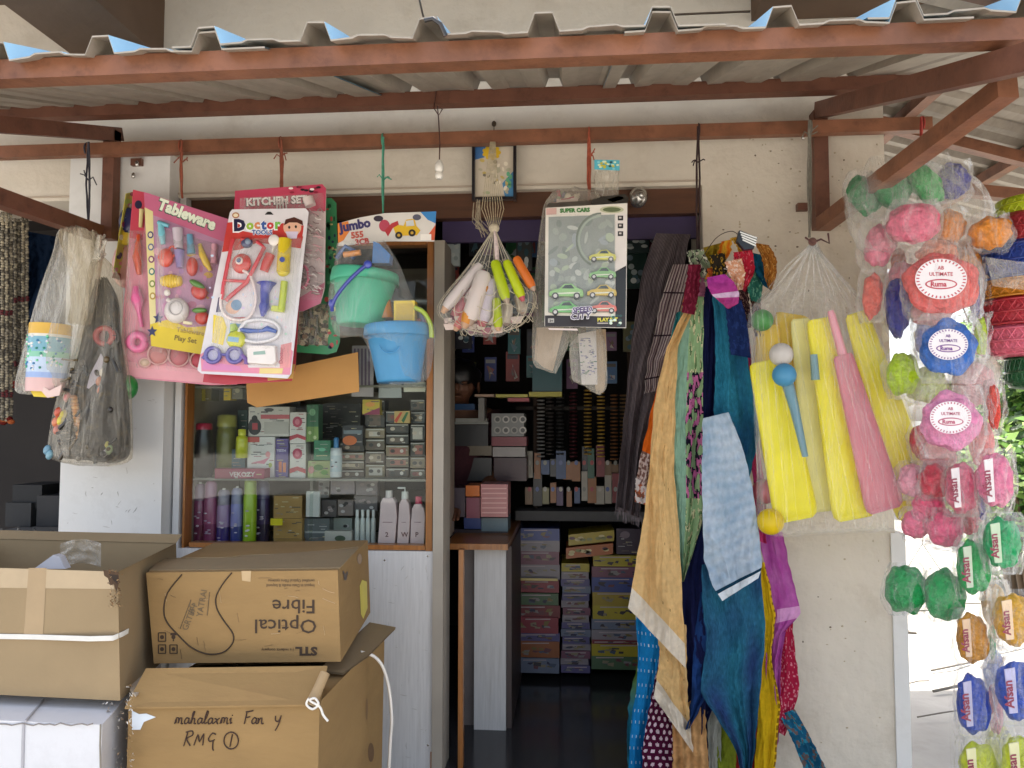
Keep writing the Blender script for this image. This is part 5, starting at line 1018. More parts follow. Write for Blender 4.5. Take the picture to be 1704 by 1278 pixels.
XS=[('pale salmon',1560,425,34,26,2.09,'#e0a088'),('tan orange',1600,440,30,30,2.14,'#c88a50'),('soft pink',1500,470,24,36,2.16,'#e6a0a8'),('pale rose',1548,520,34,22,2.12,'#e0a8a8'),('lavender',1545,560,22,34,2.15,'#9a9ad0'),('pale lime',1540,640,34,30,2.14,'#ccd888'),('whitish pink',1620,640,34,40,2.12,'#e8c4c4'),('warm white',1640,620,22,30,2.14,'#e0d8c8'),('light coral',1634,740,20,40,2.1,'#e49a98'),('pale pink',1520,800,24,28,2.14,'#e8a8b8'),('milky rose',1560,760,30,30,2.12,'#d8a0a0'),('hot pink',1545,840,26,26,2.12,'#e06888'),('coral pink',1610,860,20,30,2.1,'#e08088'),('light mint',1646,905,16,40,2.12,'#a8d8b8'),('pale orange',1655,1010,18,40,2.12,'#eac890'),('pale blue',1655,1120,16,40,2.12,'#a8b8e8'),('milk yellow',1662,1240,20,40,2.12,'#e4e49a'),('beige',1655,470,22,36,2.14,'#d8c0a8'),('deep green',1430,318,20,26,2.14,'#1f7a42'),('forest green',1512,292,26,26,2.16,'#1c6f3c')]
for nm_,x,y,rx,ry,Y,col in XS: sachet(f'{nm_} wrapped scrub ball tucked behind the others of the corner column, '+('near its top' if y<500 else 'at mid height' if y<770 else 'low down'),x,y,rx,ry,Y,col)
for i,(x0,y0,x1,y1,Y) in enumerate([(1590,845,1604,1300,2.0),(1648,850,1662,1300,1.98),(1640,850,1690,1300,1.96)]):
    mb=MB(); mb.surf(lambda s,t:P(lerp(lerp(x0,x1,t)-22,lerp(x0,x1,t)+30,s),lerp(y0,y1,t),Y+.05+.012*n3(s*3,t*12,i)),8,60); mb.build('plastic_strip','filmlite',label=f'clear perforated plastic strip holding scrub balls, {["leftmost","middle","rightmost"][i]} of the three low strips',cat='plastic strip')
# stacked mesh baskets
t=None
lay=[('lime green',328,362,44,56,'#b8c81c',1724),('red',360,412,58,66,'#a82c34',1722),('royal blue',408,474,64,72,'#1f3f96',1712),('amber orange',468,502,70,76,'#d0861c',1712),('crimson',500,548,74,76,'#b8303c',1714),('rose pink',546,596,76,58,'#e06a80',1714),('dark green',592,648,40,32,'#12552c',1722)]
for i,(nm,y0,y1,r0,r1,col,cx) in enumerate(lay):
    Y=2.15; t=thing('mesh_basket',f'{nm} mesh basket, {ORD[i]} from the top of the stack at the right edge','basket',P(cx,y1,Y),'stack of coloured mesh baskets'); k=S(Y)
    mb=MB(); a=P(cx,y0,Y); b_0=P(cx,y1,Y); r0_=r0 if i else 20
    pr=[(0,.3*r0_),(.02,r0_*.96),(.2,max(r0_,r1)*.99),(.8,max(r0,r1)),(.97,r1*.97),(1,r1*.6)]
    mb.tube([a.lerp(b_0,q) for q,r in pr],[r*k for q,r in pr],c(col),48)
    mb.build('body','ball',t); mb=MB()
    for q in (.1,.5,.9):
        yy=lerp(y0,y1,q); rr=lerp(r0_,r1,q) if i else lerp(30,r1,q); rr=max(r0,r1)*1.01 if .2<q<.8 else lerp(r0_,r1,q)*1.02
        pp=P(cx,yy,Y); mb.tube([pp+V((rr*k*math.cos(j*PI/24),rr*k*math.sin(j*PI/24),0)) for j in range(49)],.0035,tuple(v*.8 for v in c(col)),6,caps=False)
    n_=30
    for j in range(n_):
        for dr in (1,-1):
            pts=[]
            for z in range(5):
                q=z/4; an=2*PI*(j+dr*q*1.6)/n_; rr=max(r0,r1)*1.005 if .15<q<.85 else lerp(r0_,r1,q)*1.0; pp=P(cx,lerp(y0+3,y1-3,q),Y); pts.append(pp+V((rr*k*math.cos(an),rr*k*math.sin(an),0)))
            mb.tube(pts,.0013,tuple(min(.9,v*1.25+.01) for v in c(col)),4,caps=False)
    mb.build('weave','plastic',t)
mb=MB(); mb.surf(lambda s,t_:P(lerp(1640,1704,s)+12*t_,lerp(428,476,t_)+8*s,2.0+.015*n3(s*3,t_*4,2)),14,14,col=c('#cfc9bf')); mb.build('tissue_wrap','milky',label='torn white tissue wrap hanging below the orange ball by the baskets',cat='tissue')

KN=[('black and gold',1196,430,[(1180,425),(1186,450),(1184,480)],[(1206,420),(1210,450),(1206,484)],2.19,'#2a241c','#a8842c'),('peach',0,0,[(1206,436),(1214,460),(1220,484)],[(1234,430),(1240,455),(1236,482)],2.18,'#d8a080','#e8d0c0'),('wine red',0,0,[(1146,440),(1140,480),(1134,520)],[(1166,440),(1164,480),(1156,524)],2.22,'#6c1c30','#8a3048'),
('sea green',0,0,[(1236,440),(1240,470),(1250,500)],[(1262,436),(1270,465),(1266,505)],2.24,'#2f6a5c','#6aa088'),('golden',0,0,[(1214,396),(1226,410),(1230,430)],[(1240,392),(1250,410),(1246,432)],2.23,'#b08428','#e0c060'),('ink blue',0,0,[(1206,500),(1210,540),(1216,590)],[(1234,500),(1244,540),(1250,596)],2.21,'#1c2c5a','#24386c'),('brown printed',0,0,[(1244,470),(1250,510),(1256,560)],[(1258,470),(1266,510),(1270,560)],2.27,'#4c2c28','#a08070'),('turquoise',0,0,[(1126,520),(1112,580),(1104,640)],[(1140,516),(1130,580),(1120,640)],2.31,'#2a7f86','#58a8a0')]
for i,(nm_,_a,_b,L,R_,Y,c1,c2) in enumerate(KN): scarf(f'short {nm_} scarf end bunched into the knotted top of the bundle',L,R_,Y,floral(c1,[c2,c1],i+40,(6,8),.1),.011,2.2,26,30,40+i)
def shard(mb,x,y,Y,col):
    a=RND.uniform(0,6.28); l=RND.uniform(2,5); w_=RND.uniform(.8,2.2); pts=[]
    for k in range(4):
        t=k/3; pts.append(P(x+l*math.cos(a)*(t-.5)+RND.uniform(-1,1),y+l*math.sin(a)*(t-.5)*1.3+RND.uniform(-1,1),Y-.012*math.sin(t*3)*RND.random()))
    n_=V((-math.sin(a),.3,math.cos(a)))*S(Y)*w_
    mb.add([p-n_*(1-abs(i-1.5)/2.2) for i,p in enumerate(pts)]+[p+n_*(1-abs(i-1.5)/2.2) for i,p in enumerate(pts)],[(0,1,5,4),(1,2,6,5),(2,3,7,6)],col)
# ================= CARDBOARD BOXES =================
def q4(mb,pts,col=None): return mb.add(pts,[tuple(range(len(pts)))],col)
# fibre box
f0=[P(243,953,1.75),P(562,949,1.73),P(567,1101,1.73),P(256,1104,1.75)]
dep=P(612,899,2.18)-P(562,949,1.73)
bk=[v+dep for v in f0]
t=thing('fibre_carton','cardboard carton printed OPTICAL FIBRE upside down, on top of the lower brown carton','cardboard box',f0[3].lerp(f0[2],.5))
def hexp(mb,f,b,skip=(),col=None):
    vs=f+b; fs={'front':(3,2,1,0),'back':(4,5,6,7),'top':(0,1,5,4),'right':(1,2,6,5),'bottom':(2,3,7,6),'left':(3,0,4,7)}
    return mb.add(vs,[v for k,v in fs.items() if k not in skip],col)
mb=MB(); hexp(mb,f0,bk); mb.build('carton','card',t)
pf=plane(*[f0[0],f0[1],f0[2]]); INK=c('#3c2c1f')
mb=MB()
mb.text(pf,'Optical',528,1031,33,INK,.0012,0,.005,1.08,flip=True); mb.text(pf,'Fibre',526,998,33,INK,.0012,0,.005,1.08,flip=True)
mb.text(pf,'STL',528,1077,19,INK,.0012,0,.05,1.2,flip=True); mb.text(pf,'| a vedanta company',489,1079,6.5,INK,.0012,0,.01,1,flip=True)
mb.text(pf,'Impact in Data media & beyond',524,972,7,c('#5a4632'),.0012,0,.01,.9,flip=True); mb.text(pf,'certified Optical Fibre systems',524,964,7,c('#5a4632'),.0012,0,.01,.9,flip=True)
for pts in ([(303,956),(280,985),(273,1012),(278,1035),(300,1060),(320,1078),(345,1088),(370,1086),(386,1072),(388,1055),(372,1032),(361,1012),(360,992),(372,970),(386,953)],):
    mb.rod(pf,smoothl([(p[0],p[1],.001) for p in pts],60),1.1,INK,5)
for (x,y) in ((270,1060),(289,1060),(270,1080),(289,1080)):
    if (x,y)!=(289,1060):
        for a_,b_ in (((x-6,y-7),(x+6,y-7)),((x+6,y-7),(x+6,y+7)),((x+6,y+7),(x-6,y+7)),((x-6,y+7),(x-6,y-7))): mb.rod(pf,[(*a_,.001),(*b_,.001)],.8,INK,4)
    mb.disc(pf,x,y,3.6,3.6,INK,.0012,8)
    if (x,y)==(289,1060): mb.rect(pf,x-5,y-7,x+5,y-3,INK,.0013); mb.rect(pf,x-1,y-3,x+1,y+7,INK,.0013)
for s_,x,y,a_ in (('GRTBF1',312,1050,68),('YATRAI',337,1027,80),('AG',322,1022,78)): mb.text(pf,s_,x,y,15,c('#6a5a44'),.0013,a_,-.0,.9)
mb.rod(pf,[(300,1046,.001),(318,998,.001)],.6,c('#6a5a44'),4); mb.rod(pf,[(345,1024,.001),(349,985,.001)],.6,c('#6a5a44'),4)
mb.build('printing','matte',t)
pr_=plane(f0[1],f0[2],bk[1]); mb=MB(); mb.poly(pr_,[(598,975),(602,965),(610,968),(611,1012),(604,1030),(600,1022)],c('#d9c818'),.001); mb.disc(pr_,574,960,3,6,INK,.001); mb.disc(pr_,577,954,1.5,3,INK,.001); mb.disc(pr_,571,953,1.5,3,INK,.001); mb.disc(pr_,598,930,4,9,c('#7a5c3c'),.0008); mb.disc(pr_,598,930,3,7.6,c('#a3825a'),.0011)
mb.build('yellow_sticker','print',t)
mb=MB()
for i in range(26):
    x=RND.uniform(250,555); y=RND.uniform(960,1095); a=RND.uniform(-.4,.4) if RND.random()<.6 else 1.4; l=RND.uniform(4,26); mb.rod(pf,smoothl([(x,y,.0006),(x+l*.5*math.cos(a),y+l*.5*math.sin(a)+RND.uniform(-1.5,1.5),.0006),(x+l*math.cos(a),y+l*math.sin(a),.0006)],8),RND.uniform(.25,.5),c(RND.choice(['#8f7350','#c4a882','#7a6040'])),4)
mb.poly(pf,[(402,950),(418,950),(417,968),(403,966)],c('#bfa47c'),.0007)
mb.build('scuffs','matte',t,kind='stuff')
pt=plane(bk[0],bk[1],f0[0]); mb=MB(); mb.rod(pt,smoothl([(264,930,.001),(330,929,.001),(385,928,.001),(405,925,.001),(460,923,.001),(530,918,.001),(596,911,.001)],20),.9,c('#4a3422'),5)
mb.slab(pt,[(268,932),(385,930),(405,927),(596,914),(566,946),(248,950)],c('#a98b62'),0,.0025); mb.build('top_flaps','cardlight',t)
# lower brown carton
ztop=P(380,1172,1.62).z
g0=[P(214,1172,1.62),P(532,1168,1.60),P(527,1168,1.60)+V((0,0,-.52)),P(214,1172,1.62)+V((0,0,-.52))]
dp=P(640,1046,2.12)-P(532,1168,1.60); dp.z=0
g0[2].z=g0[3].z=FL-.009
gb=[v+dp for v in g0]
t=thing('fan_carton','torn brown carton with marker handwriting, below the fibre carton','cardboard box',g0[3].lerp(g0[2],.5))
mb=MB(); hexp(mb,g0,gb,('top',)); mb.build('carton','card',t)
mb=MB()
topf=lambda s,q: g0[0].lerp(g0[1],s).lerp(gb[0].lerp(gb[1],s),q)
for a_,b_ in ((0,.47),(.53,1)):
    pts=[topf(0,a_),topf(1,a_),topf(1,b_),topf(0,b_)]; q4(mb,[p+V((0,0,-.002)) for p in pts]); 
mb.build('top_flap','card',t)
mb=MB() # front lip folded flap standing proud + right flap sagging under the box above
up=V((0,0,.006))
vs=[g0[0]+V((-.004,-.008,-.004)),g0[1]+V((.004,-.008,-.002)),P(545,1108,1.665),P(243,1112,1.665)]
q4(mb,vs); mb.add([v-V((0,0,.004)) for v in vs],[(3,2,1,0)]); mb.add([vs[0],vs[1],vs[1]-V((0,0,.004)),vs[0]-V((0,0,.004))],[(3,2,1,0)])
mb.build('front_flap','card',t)
mb=MB()
vs=[topf(1.0,.3)+V((0,0,.01)),topf(1.05,.55)+V((.0,0,.012)),topf(1.03,1)+V((.02,0,.02)),topf(.9,1)+V((0,0,.035)),topf(.86,.3)+V((0,0,.018))]
q4(mb,vs); mb.add([v-V((0,0,.004)) for v in vs],[tuple(range(5))[::-1]]); mb.build('side_flap','cardlight',t)
mb=MB(); mb.tube([P(541,1120,1.62),P(530,1145,1.6),P(516,1176,1.575)],[.011,.011,.013],c('#a48a66'),14,caps=False); mb.tube([P(541,1120,1.62),P(530,1145,1.6),P(516,1176,1.575)],[.009,.009,.010],c('#5a452e'),14,caps=False); mb.build('curled_edge','matte',t)
mb=MB(); mb.tube([P(x,y,1.565) for x,y in smoothl([(514,1162),(510,1172),(520,1180),(530,1172),(524,1162),(516,1166),(532,1176),(538,1190),(546,1200)],40)],.0026,c('#e0dbd2'),7); mb.build('cord_knot','plastic',label='white cord knot at the torn corner',parent=t)
gp=plane(g0[0],g0[1],g0[2]); mb=MB(); IK=c('#3a241c')
HW={'m':[[(0,0),(.05,.5),(.1,.05),(.05,.45),(.25,.5),(.3,.05),(.32,.42),(.5,.5),(.56,0),(.68,.05)]],'a':[[(.4,.42),(.2,.5),(.05,.25),(.15,0),(.35,.1),(.42,.45),(.42,.08),(.55,.03)]],'h':[[(.0,0),(.12,.5),(.2,1.05),(.08,.9),(.1,0),(.12,.35),(.32,.45),(.36,.0),(.5,.05)]],
 'l':[[(.0,.05),(.2,.6),(.22,1.05),(.1,1.0),(.08,.2),(.2,0),(.32,.1)]],'x':[[(0,.45),(.15,.4),(.3,.05),(.4,0)],[(.4,.48),(.2,.25),(.0,.0)]],'i':[[(.0,.3),(.1,.48),(.12,.05),(.25,.1)],[(.14,.72),(.17,.74)]],'F':[[(.1,.0),(.1,.5),(.12,1.0)],[(.02,.98),(.3,1.0),(.6,1.08)],[(.1,.52),(.25,.54),(.45,.6)]],
 'n':[[(.0,.45),(.06,.0),(.1,.35),(.28,.48),(.34,.0),(.5,.05)]],'y':[[(.0,.6),(.08,.25),(.3,.2),(.42,.6)],[(.42,.6),(.38,0),(.22,-.5)]],'R':[[(.05,0),(.12,1.0)],[(.0,.95),(.4,1.05),(.5,.75),(.15,.5),(.5,0)]],'M':[[(.0,.05),(.12,.8),(.32,.3),(.5,.85),(.6,.05)]],'G':[[(.5,.8),(.25,.9),(.05,.55),(.2,.3),(.5,.42),(.4,.35),(.5,-.2),(.6,-.3)]],'k':[[(0,0),(.0,0)]],' ':[]}
def hand(st,x,y,z):
    for ch in st:
        for k_ in HW[ch]:
            if len(k_)>1: mb.rod(gp,smoothl([(x+(p[0]+.22*p[1])*z,y-p[1]*z+RND.uniform(-.4,.4),.0015) for p in k_],14),.95,IK,5)
        x+=z*{'m':.74,'M':.85,'R':.75,'F':.62,'l':.34,'i':.3,' ':.55}.get(ch,.56)
hand('mahalaxmi',291,1204,19.5); hand('Fan',405,1204,20); hand('y',456,1204,22); hand('RMG',305,1241,24)
mb.ring(gp,385,1232,12,14,1.0,IK,.0015); mb.rod(gp,[(387,1222,.0015),(383,1242,.0015)],1,IK,5)
mb.poly(gp,[(220,1182),(232,1188),(244,1187),(260,1193),(240,1201),(234,1214),(220,1214)],c('#d8dfe6'),.0012)
mb.build('handwriting','matte',t)
mb=MB(); mb.slab(plane(topf(0,0)+up*3,topf(1,0)+up*3,topf(0,1)+up*3),[(232,1112),(252,1108),(246,1140),(226,1160),(216,1150)],c('#b8ab98'),0,.004)
for k in range(50): 
    x=RND.uniform(210,222); y=RND.uniform(1140,1278); shard(mb,x,y,1.6,c(RND.choice(['#c9c2b8','#a98a60','#8a6c46','#dcd8d0'])))
mb.build('torn_scraps','matte',t,kind='stuff')
mb=MB(); sp=plane(g0[1],g0[2],gb[1]); mb.disc(sp,617,1252,5,16,c('#6e543a'),.0008); mb.disc(sp,610,1180,2,18,c('#826645'),.0008); mb.build('hand_hole','matte',t)
t_=MB(); t_.tube([P(x,y,Y) for x,y,Y in smoothl([(600,1085,1.9),(622,1092,1.92),(638,1112,1.93),(648,1150,1.94),(652,1195,1.94),(650,1230,1.94),(646,1300,1.94)],40)],.0045,c('#ddd8d0'),6); t_.build('packing_strap','plastic',label='loose white packing strap hanging off the side of the brown carton',cat='strap')
# open carton at left
h0=[P(-190,943,1.64),P(196,952,1.62),P(200,1166,1.62),P(-190,1160,1.64)]; h0[0].z=h0[1].z+.003; h0[3].z=h0[2].z+.002
dh=P(293,905,2.02)-P(196,952,1.62); dh.z=0; hb=[v+dh for v in h0]
t=thing('open_carton','open brown carton with a torn corner and white strap, on the white box','cardboard box',h0[3].lerp(h0[2],.5))
mb=MB(); hexp(mb,h0,hb,('top',)); 
cen=sum((v for v in h0+hb),V((0,0,0)))/8
inn=[cen+(v-cen)*.985 for v in h0+hb]
mb.add(inn,[(0,1,2,3),(7,6,5,4),(4,5,1,0)[::-1] if False else (2,6,7,3),(5,6,2,1),(7,4,0,3)]); mb.build('carton','cardlight',t)
mb=MB(); nrm=V((0,0,1))
fl=[(hb[0],hb[1],V((0,.03,.02))),(h0[1],hb[1],V((.012,0,.006)))]
for a_,b_,o_ in fl: 
    vs=[a_,b_,b_+o_,a_+o_]; q4(mb,vs); mb.add([v+V((.002,-.003,.001)) for v in vs],[(3,2,1,0)])
mb.build('flap','cardlight',t)
hp=plane(h0[0],h0[1],h0[2]); mb=MB(); mb.poly(hp,[(48,945),(78,945),(72,1058),(40,1058)],c('#a08866'),.0008); mb.poly(hp,[(0,945),(190,951),(190,980),(0,978)],c('#b09b7c'),.0006); mb.build('tape','print',t)
mb=MB(); mb.poly(hp,[(172,948),(198,952),(199,968),(194,985),(190,972),(184,974),(180,962),(174,958)],c('#4a3420'),.001); mb.poly(hp,[(182,955),(197,957),(196,972),(190,966)],c('#2c1f14'),.0016)
for i in range(60):
    x=RND.uniform(180,204); y=RND.uniform(946,985) if i<18 else RND.uniform(985,1010); shard(mb,x,y,1.61,c(RND.choice(['#6b4d30','#a98c66','#8a6a45','#4c3622','#b89c76'])))
mb.build('torn_corner','matte',t,kind='stuff')
mb=MB(); rr=flat(1.605)
pts=[P(-190,1057,1.635),P(-70,1058,1.63),P(60,1060,1.625),P(150,1063,1.61),P(188,1062,1.608),P(204,1055,1.63),P(246,1032,1.86)]
for w_ in range(5): mb.tube([p+V((0,0,(w_-2)*.0022)) for p in pts],.0016,c('#e2dfd8'),6)
mb.build('strap','plastic',t,label='white packing strap across the open carton')
mb=MB(); mb.slab(flat(1.75),[(66,944),(98,921),(108,924),(118,944)],c('#cfcdd2'),0,.02); mb.build('white_packet','print',label='white packet peeping out of the open carton',cat='packet')
mb=MB(); mb.surf(lambda s,q:P(lerp(100,168,s),lerp(905,945,q)-8*math.sin(3*s),1.8+.02*n3(s*4,q*4)),16,12,col=c('#b39a86')); mb.build('clear_wrap','milky',label='clear wrapping sheet inside the open carton',cat='wrapping')
mb=MB(); mb.slab(flat(2.04),[(-40,930),(0,918),(30,905),(52,908),(52,940),(-40,942)],None,0,.004); mb.build('loose_flap','cardlight',label='bent cardboard flap at the far left behind the open carton',cat='cardboard flap')
# white box
w0=[P(-170,1203,1.56),P(170,1206,1.55),P(170,1206,1.55)+V((0,0,-.5)),P(-170,1203,1.56)+V((0,0,-.5))]; w0[0].z=w0[1].z; w0[2].z=w0[3].z=FL-.009
dw=P(214,1162,1.85)-P(170,1206,1.55); dw.z=0; dw.y=.45; wb=[v+dw for v in w0]
t=thing('white_carton','white carton with a frayed seam and grey strap, under the open brown carton','cardboard box',w0[3].lerp(w0[2],.5))
mb=MB(); hexp(mb,w0,wb); mb.build('carton','cardw',t)
wp=plane(w0[0],w0[1],w0[2]); mb=MB()
mb.rod(wp,[(0,1204,.002)]+[(x,1204+RND.uniform(-2.5,2.5),.003) for x in range(12,165,9)],1.0,c('#8c8580'),5); mb.rod(wp,[(168,1205,.001),(167,1240,.001),(168,1290,.001)],1.3,c('#8f887c'),5); mb.rod(wp,[(40,1204,.001),(38,1290,.001)],2.4,c('#b4b2b6'),6)
wt=plane(w0[0],w0[1],wb[0]); mb.rod(wt,[(42,1202,.002),(72,1166,.002)],2.2,c('#b4b2b6'),6)
mb.build('seam_and_strap','matte',t)
mb=MB()
for i in range(50):
    x=RND.uniform(172,205); y=RND.uniform(1168,1290) if i>9 else RND.uniform(1164,1200); shard(mb,x,y,1.62,c(RND.choice(['#c8c4be','#e2e0dc','#a8927a','#b8b4b0'])))
mb.build('frayed_edge','matte',t,kind='stuff')
# ================= SHOWCASE GOODS =================
GS='goods on the showcase shelves'
def bottle(lab,x,y0,y1,r,Y,col,cap='#e8e4e0',neck=.45,capf=.14,band=None,nm='bottle',m='plastic'):
    t=thing(nm,lab,'bottle',P(x,y1,Y),GS); mb=MB(); a=P(x,y1,Y); h=P(x,y0,Y).z-a.z; k=S(Y)*r
    pr=[(0,.9),(.02,1),(.62,1),(.74,.93),(1-capf-.04,neck),(1-capf,neck)]
    mb.tube([a+V((0,0,h*z)) for z,q in pr],[k*q for z,q in pr],c(col),20); mb.build('body',m,t)
    mb=MB(); mb.tube([a+V((0,0,h*z)) for z in (1-capf,1-capf*.1,1)],[k*neck*1.15,k*neck*1.1,k*neck*.8],c(cap),16); mb.build('cap','plastic',t)
    if band:
        mb=MB(); mb.tube([a+V((0,0,h*.14)),a+V((0,0,h*.55))],k*1.015,c(band),20,caps=False)
        for j in range(6): mb.ell(a+V((RND.uniform(-.5,.5)*k,-k*1.0,h*RND.uniform(.2,.5))),(k*.25,.001,h*.02),c(RND.choice(['#f0f0f0','#2a2a3a','#d0c8d0'])),nu=6,nv=4)
        mb.build('label_band','print',t)
    return t
def can(lab,x,y0,y1,r,Y,col,col2,cap): 
    t=thing('spray_can',lab,'spray can',P(x,y1,Y),GS); a=P(x,y1,Y); h=P(x,y0,Y).z-a.z; k=S(Y)*r
    mb=MB(); mb.tube([a+V((0,0,h*z)) for z in (0,.34)],k,c(col2),20); mb.tube([a+V((0,0,h*z)) for z in (.34,.7,.73)],[k,k,k*.9],c(col),20,caps=False)
    for j in range(7): mb.ell(a+V((RND.uniform(-.4,.4)*k,-k,h*RND.uniform(.08,.6))),(k*.3,.0012,h*.012),c(RND.choice(['#e8e0ea','#c8b8d0'])),nu=6,nv=4)
    mb.build('body','plastic',t); mb=MB(); mb.tube([a+V((0,0,h*z)) for z in (.73,.95,1)],[k*.93,k*.9,k*.6],c(cap),18); cp_=mb.build('cap','plastic',t); mb=MB(); mb.tube([a+V((0,0,h*1.0)),a+V((0,0,h*1.03))],k*.25,c('#e0dcd8'),10); mb.build('nozzle','plastic',cp_); return t
Y1=2.6
can('maroon spray can, leftmost on the bottom showcase shelf',331,805,908,10,Y1,'#8a3a64','#6c2448','#8a6a80'); can('pink mauve spray can second on the bottom shelf',349,800,908,11,Y1,'#a85a80','#8a3a68','#b07a98')
can('pale mauve spray can with violet base',371,815,908,11,Y1,'#a888b0','#3a2c78','#9a90a0'); can('lavender spray can with blue base',393,812,908,10,Y1,'#8a88c8','#34408c','#9090b0')
can('tall lime green spray can on the bottom shelf',415,790,908,11,Y1,'#a8c830','#98bc1c','#9ab038'); can('dark violet spray can beside the lime one',436,800,908,12,2.66,'#4a3a66','#2a2040','#6a6488')
bottle('dark squat bottle with pink band at the far left of the middle shelf',338,704,794,15,Y1,'#2c2a2e','#a82a44',.8,.12)
bottle('olive glass jar bottle on the middle shelf',376,690,790,17,2.66,'#7a7a3c','#a4a050',.85,.2); bottle('lime and white small bottle on the middle shelf',402,714,762,10,2.6,'#c8cc30','#d8d840',.6,.2)
bottle('white bottle with blue nozzle cap beside the green boxes',559,728,794,10,2.58,'#d4dade','#2f78b0',.4,.3,'#b4c4cc'); bottle('small dark blue bottle on the showcase shelf',386,745,775,26,2.72,'#3c5a68','#3c5a68',.9,.1)
for i,(x,y0,x1) in enumerate([(634,820,660),(665,822,682),(686,830,707)]):
    t=thing('lotion_bottle',['wide pale pink lotion bottle at left of the three by the stile','slim pale pink pump bottle in the middle of the three','pale pink lotion bottle with pink cap nearest the stile'][i],'bottle',P((x+x1)/2,908,2.57),GS)
    mb=MB(); hw=(x1-x)/2; cx=(x+x1)/2; F=flat(2.57); mb.slab(F,[(x-4+i*1,908),(x1-2+i,908),(x1+2,860),(x1,y0+16),(x1-5,y0+8),(x+5,y0+8),(x+1,y0+16),(x-1,870)],c('#dcc4c8'),-.02,.016,1)
    mb.text(F,['2','W','P'][i],cx-4,892,11,c('#6a4a50'),.0175,0,.02) ; mb.rod(F,[(x+5,868,.0172),(x1-5,868,.0172)],.6,c('#a08088'),4); mb.build('body','plastic',t)
    mb=MB(); mb.rod(F,[(cx,y0+8,-.004),(cx,y0-4,-.004)],[6,5.5],c(['#ccc4c4','#d8d8d4','#c82c5a'][i]),14); 
    if i==1: mb.rod(F,[(cx,y0-4,-.004),(cx,y0-10,-.004),(cx-12,y0-10,-.004)],1.6,c('#dcdcd8'),8)
    mb.build('cap','plastic',t)
def pbox(lab,x0,y0,x1,y1,Y,col,d=.05,deco=(),cat='box',nm='carton',m='print',grp=GS,parent=None):
    mb=MB(); mb.pbox(x0,y0,x1,y1,Y,Y+d,c(col)); F=flat(Y)
    for i,dv in enumerate(deco):
        k=dv[0]; h=.0008+.0003*i
        if k=='r': mb.rect(F,*dv[1:5],c(dv[5]),h)
        elif k=='d': mb.disc(F,*dv[1:5],c(dv[5]),h)
        elif k=='t': mb.text(F,dv[1],dv[2],dv[3],dv[4],c(dv[5]),h,dv[6] if len(dv)>6 else 0,.02)
        elif k=='p': mb.poly(F,dv[1],c(dv[2]),h)
    if grp==GS and d>=.05 and y1-y0>14:
        br=sum(c(col))>.9
        for j in range(int((y1-y0)*(x1-x0)/130)):
            xx=RND.uniform(x0+1,x1-8); yy=RND.uniform(y0+2,y1-3); ww=RND.uniform(3,min(14,x1-xx-1)); mb.rect(F,xx,yy,xx+ww,yy+RND.uniform(.7,1.8),c(RND.choice(['#6a5a60','#8a8a90','#a05a60','#5a6a60'] if br else ['#b8b4b0','#8a8078','#5a504a','#c8b890'])),.0006)
    return mb.build(nm,m,label=lab,cat=cat,group=grp)
pbox('white shaving set box with a small dark figure on its front',413,677,482,726,2.62,'#d2ccc8',.06,[('r',434,690,482,697,'#c8606a'),('d',424,710,11,14,'#33333a'),('r',420,704,429,715,'#b03a48'),('d',424,697,5,6,'#1c1a1e'),('d',448,682,8,3,'#4a4448'),('r',440,702,480,722,'#b8b2ae')])
pbox('white hair removal box with pink sketch, below the shaving box',411,727,457,796,2.61,'#dcd8d8',.05,[('r',411,727,432,736,'#c05a58'),('p',[(418,770),(436,766),(450,760),(440,772)],'#d88aa0'),('d',446,756,4,5,'#e09aa0'),('d',450,774,3,4,'#a8b45a'),('r',414,783,438,796,'#a8a8a4')])
pbox('violet box with two orange figures beside the white ones',458,730,480,797,2.62,'#6a5a98',.05,[('t','NEEM',461,752,6,'#d0c8e8'),('r',464,768,469,786,'#d87a58'),('r',471,770,476,786,'#e08a60')])
pbox('white and crimson round printed box, upper of two alike',482,686,509,738,2.61,'#d8d2d0',.05,[('d',495,702,8,9,'#b83a5c'),('d',495,702,4,5,'#d87a90'),('p',[(482,726),(495,722),(509,727),(509,733),(495,728),(482,733)],'#b83a4c')])
pbox('white and crimson round printed box, lower of two alike',482,739,509,795,2.61,'#dcd6d2',.05,[('d',495,755,8,9,'#b83a5c'),('d',495,755,4,5,'#d87a90'),('p',[(482,780),(495,776),(509,781),(509,788),(495,783),(482,788)],'#c04a54')])
pbox('tall dark green box with pale leaf print',510,673,530,735,2.62,'#2f6a48',.05,[('d',520,686,5,6,'#7ab088'),('r',510,710,530,735,'#7a9a50'),('d',516,720,3,3,'#c8d0a0'),('d',524,728,3,3,'#c8d0a0')])
pbox('green flat lid box in front of the tall green one',522,733,550,766,2.6,'#2e7a58',.06,[('d',536,748,6,3,'#7ac0a0')]); pbox('yellow green fern print box under the green lid box',512,767,550,796,2.6,'#a8b078',.06,[('d',530,778,8,5,'#4a7a3a'),('d',540,786,6,4,'#6a9a4a'),('d',518,782,5,6,'#c87a80')])
pbox('crimson box lying with slanted white letters at the shelf front',357,780,440,797,2.56,'#9c3a58',.05,[('t','VEKOZY',382,793,11,'#e0d0d4')])
pbox('blue grey tray carton at the left of the middle shelf',358,748,408,779,2.64,'#4a6a78',.06); pbox('dark green carton behind the lime bottle',395,682,412,716,2.7,'#20403c',.05)
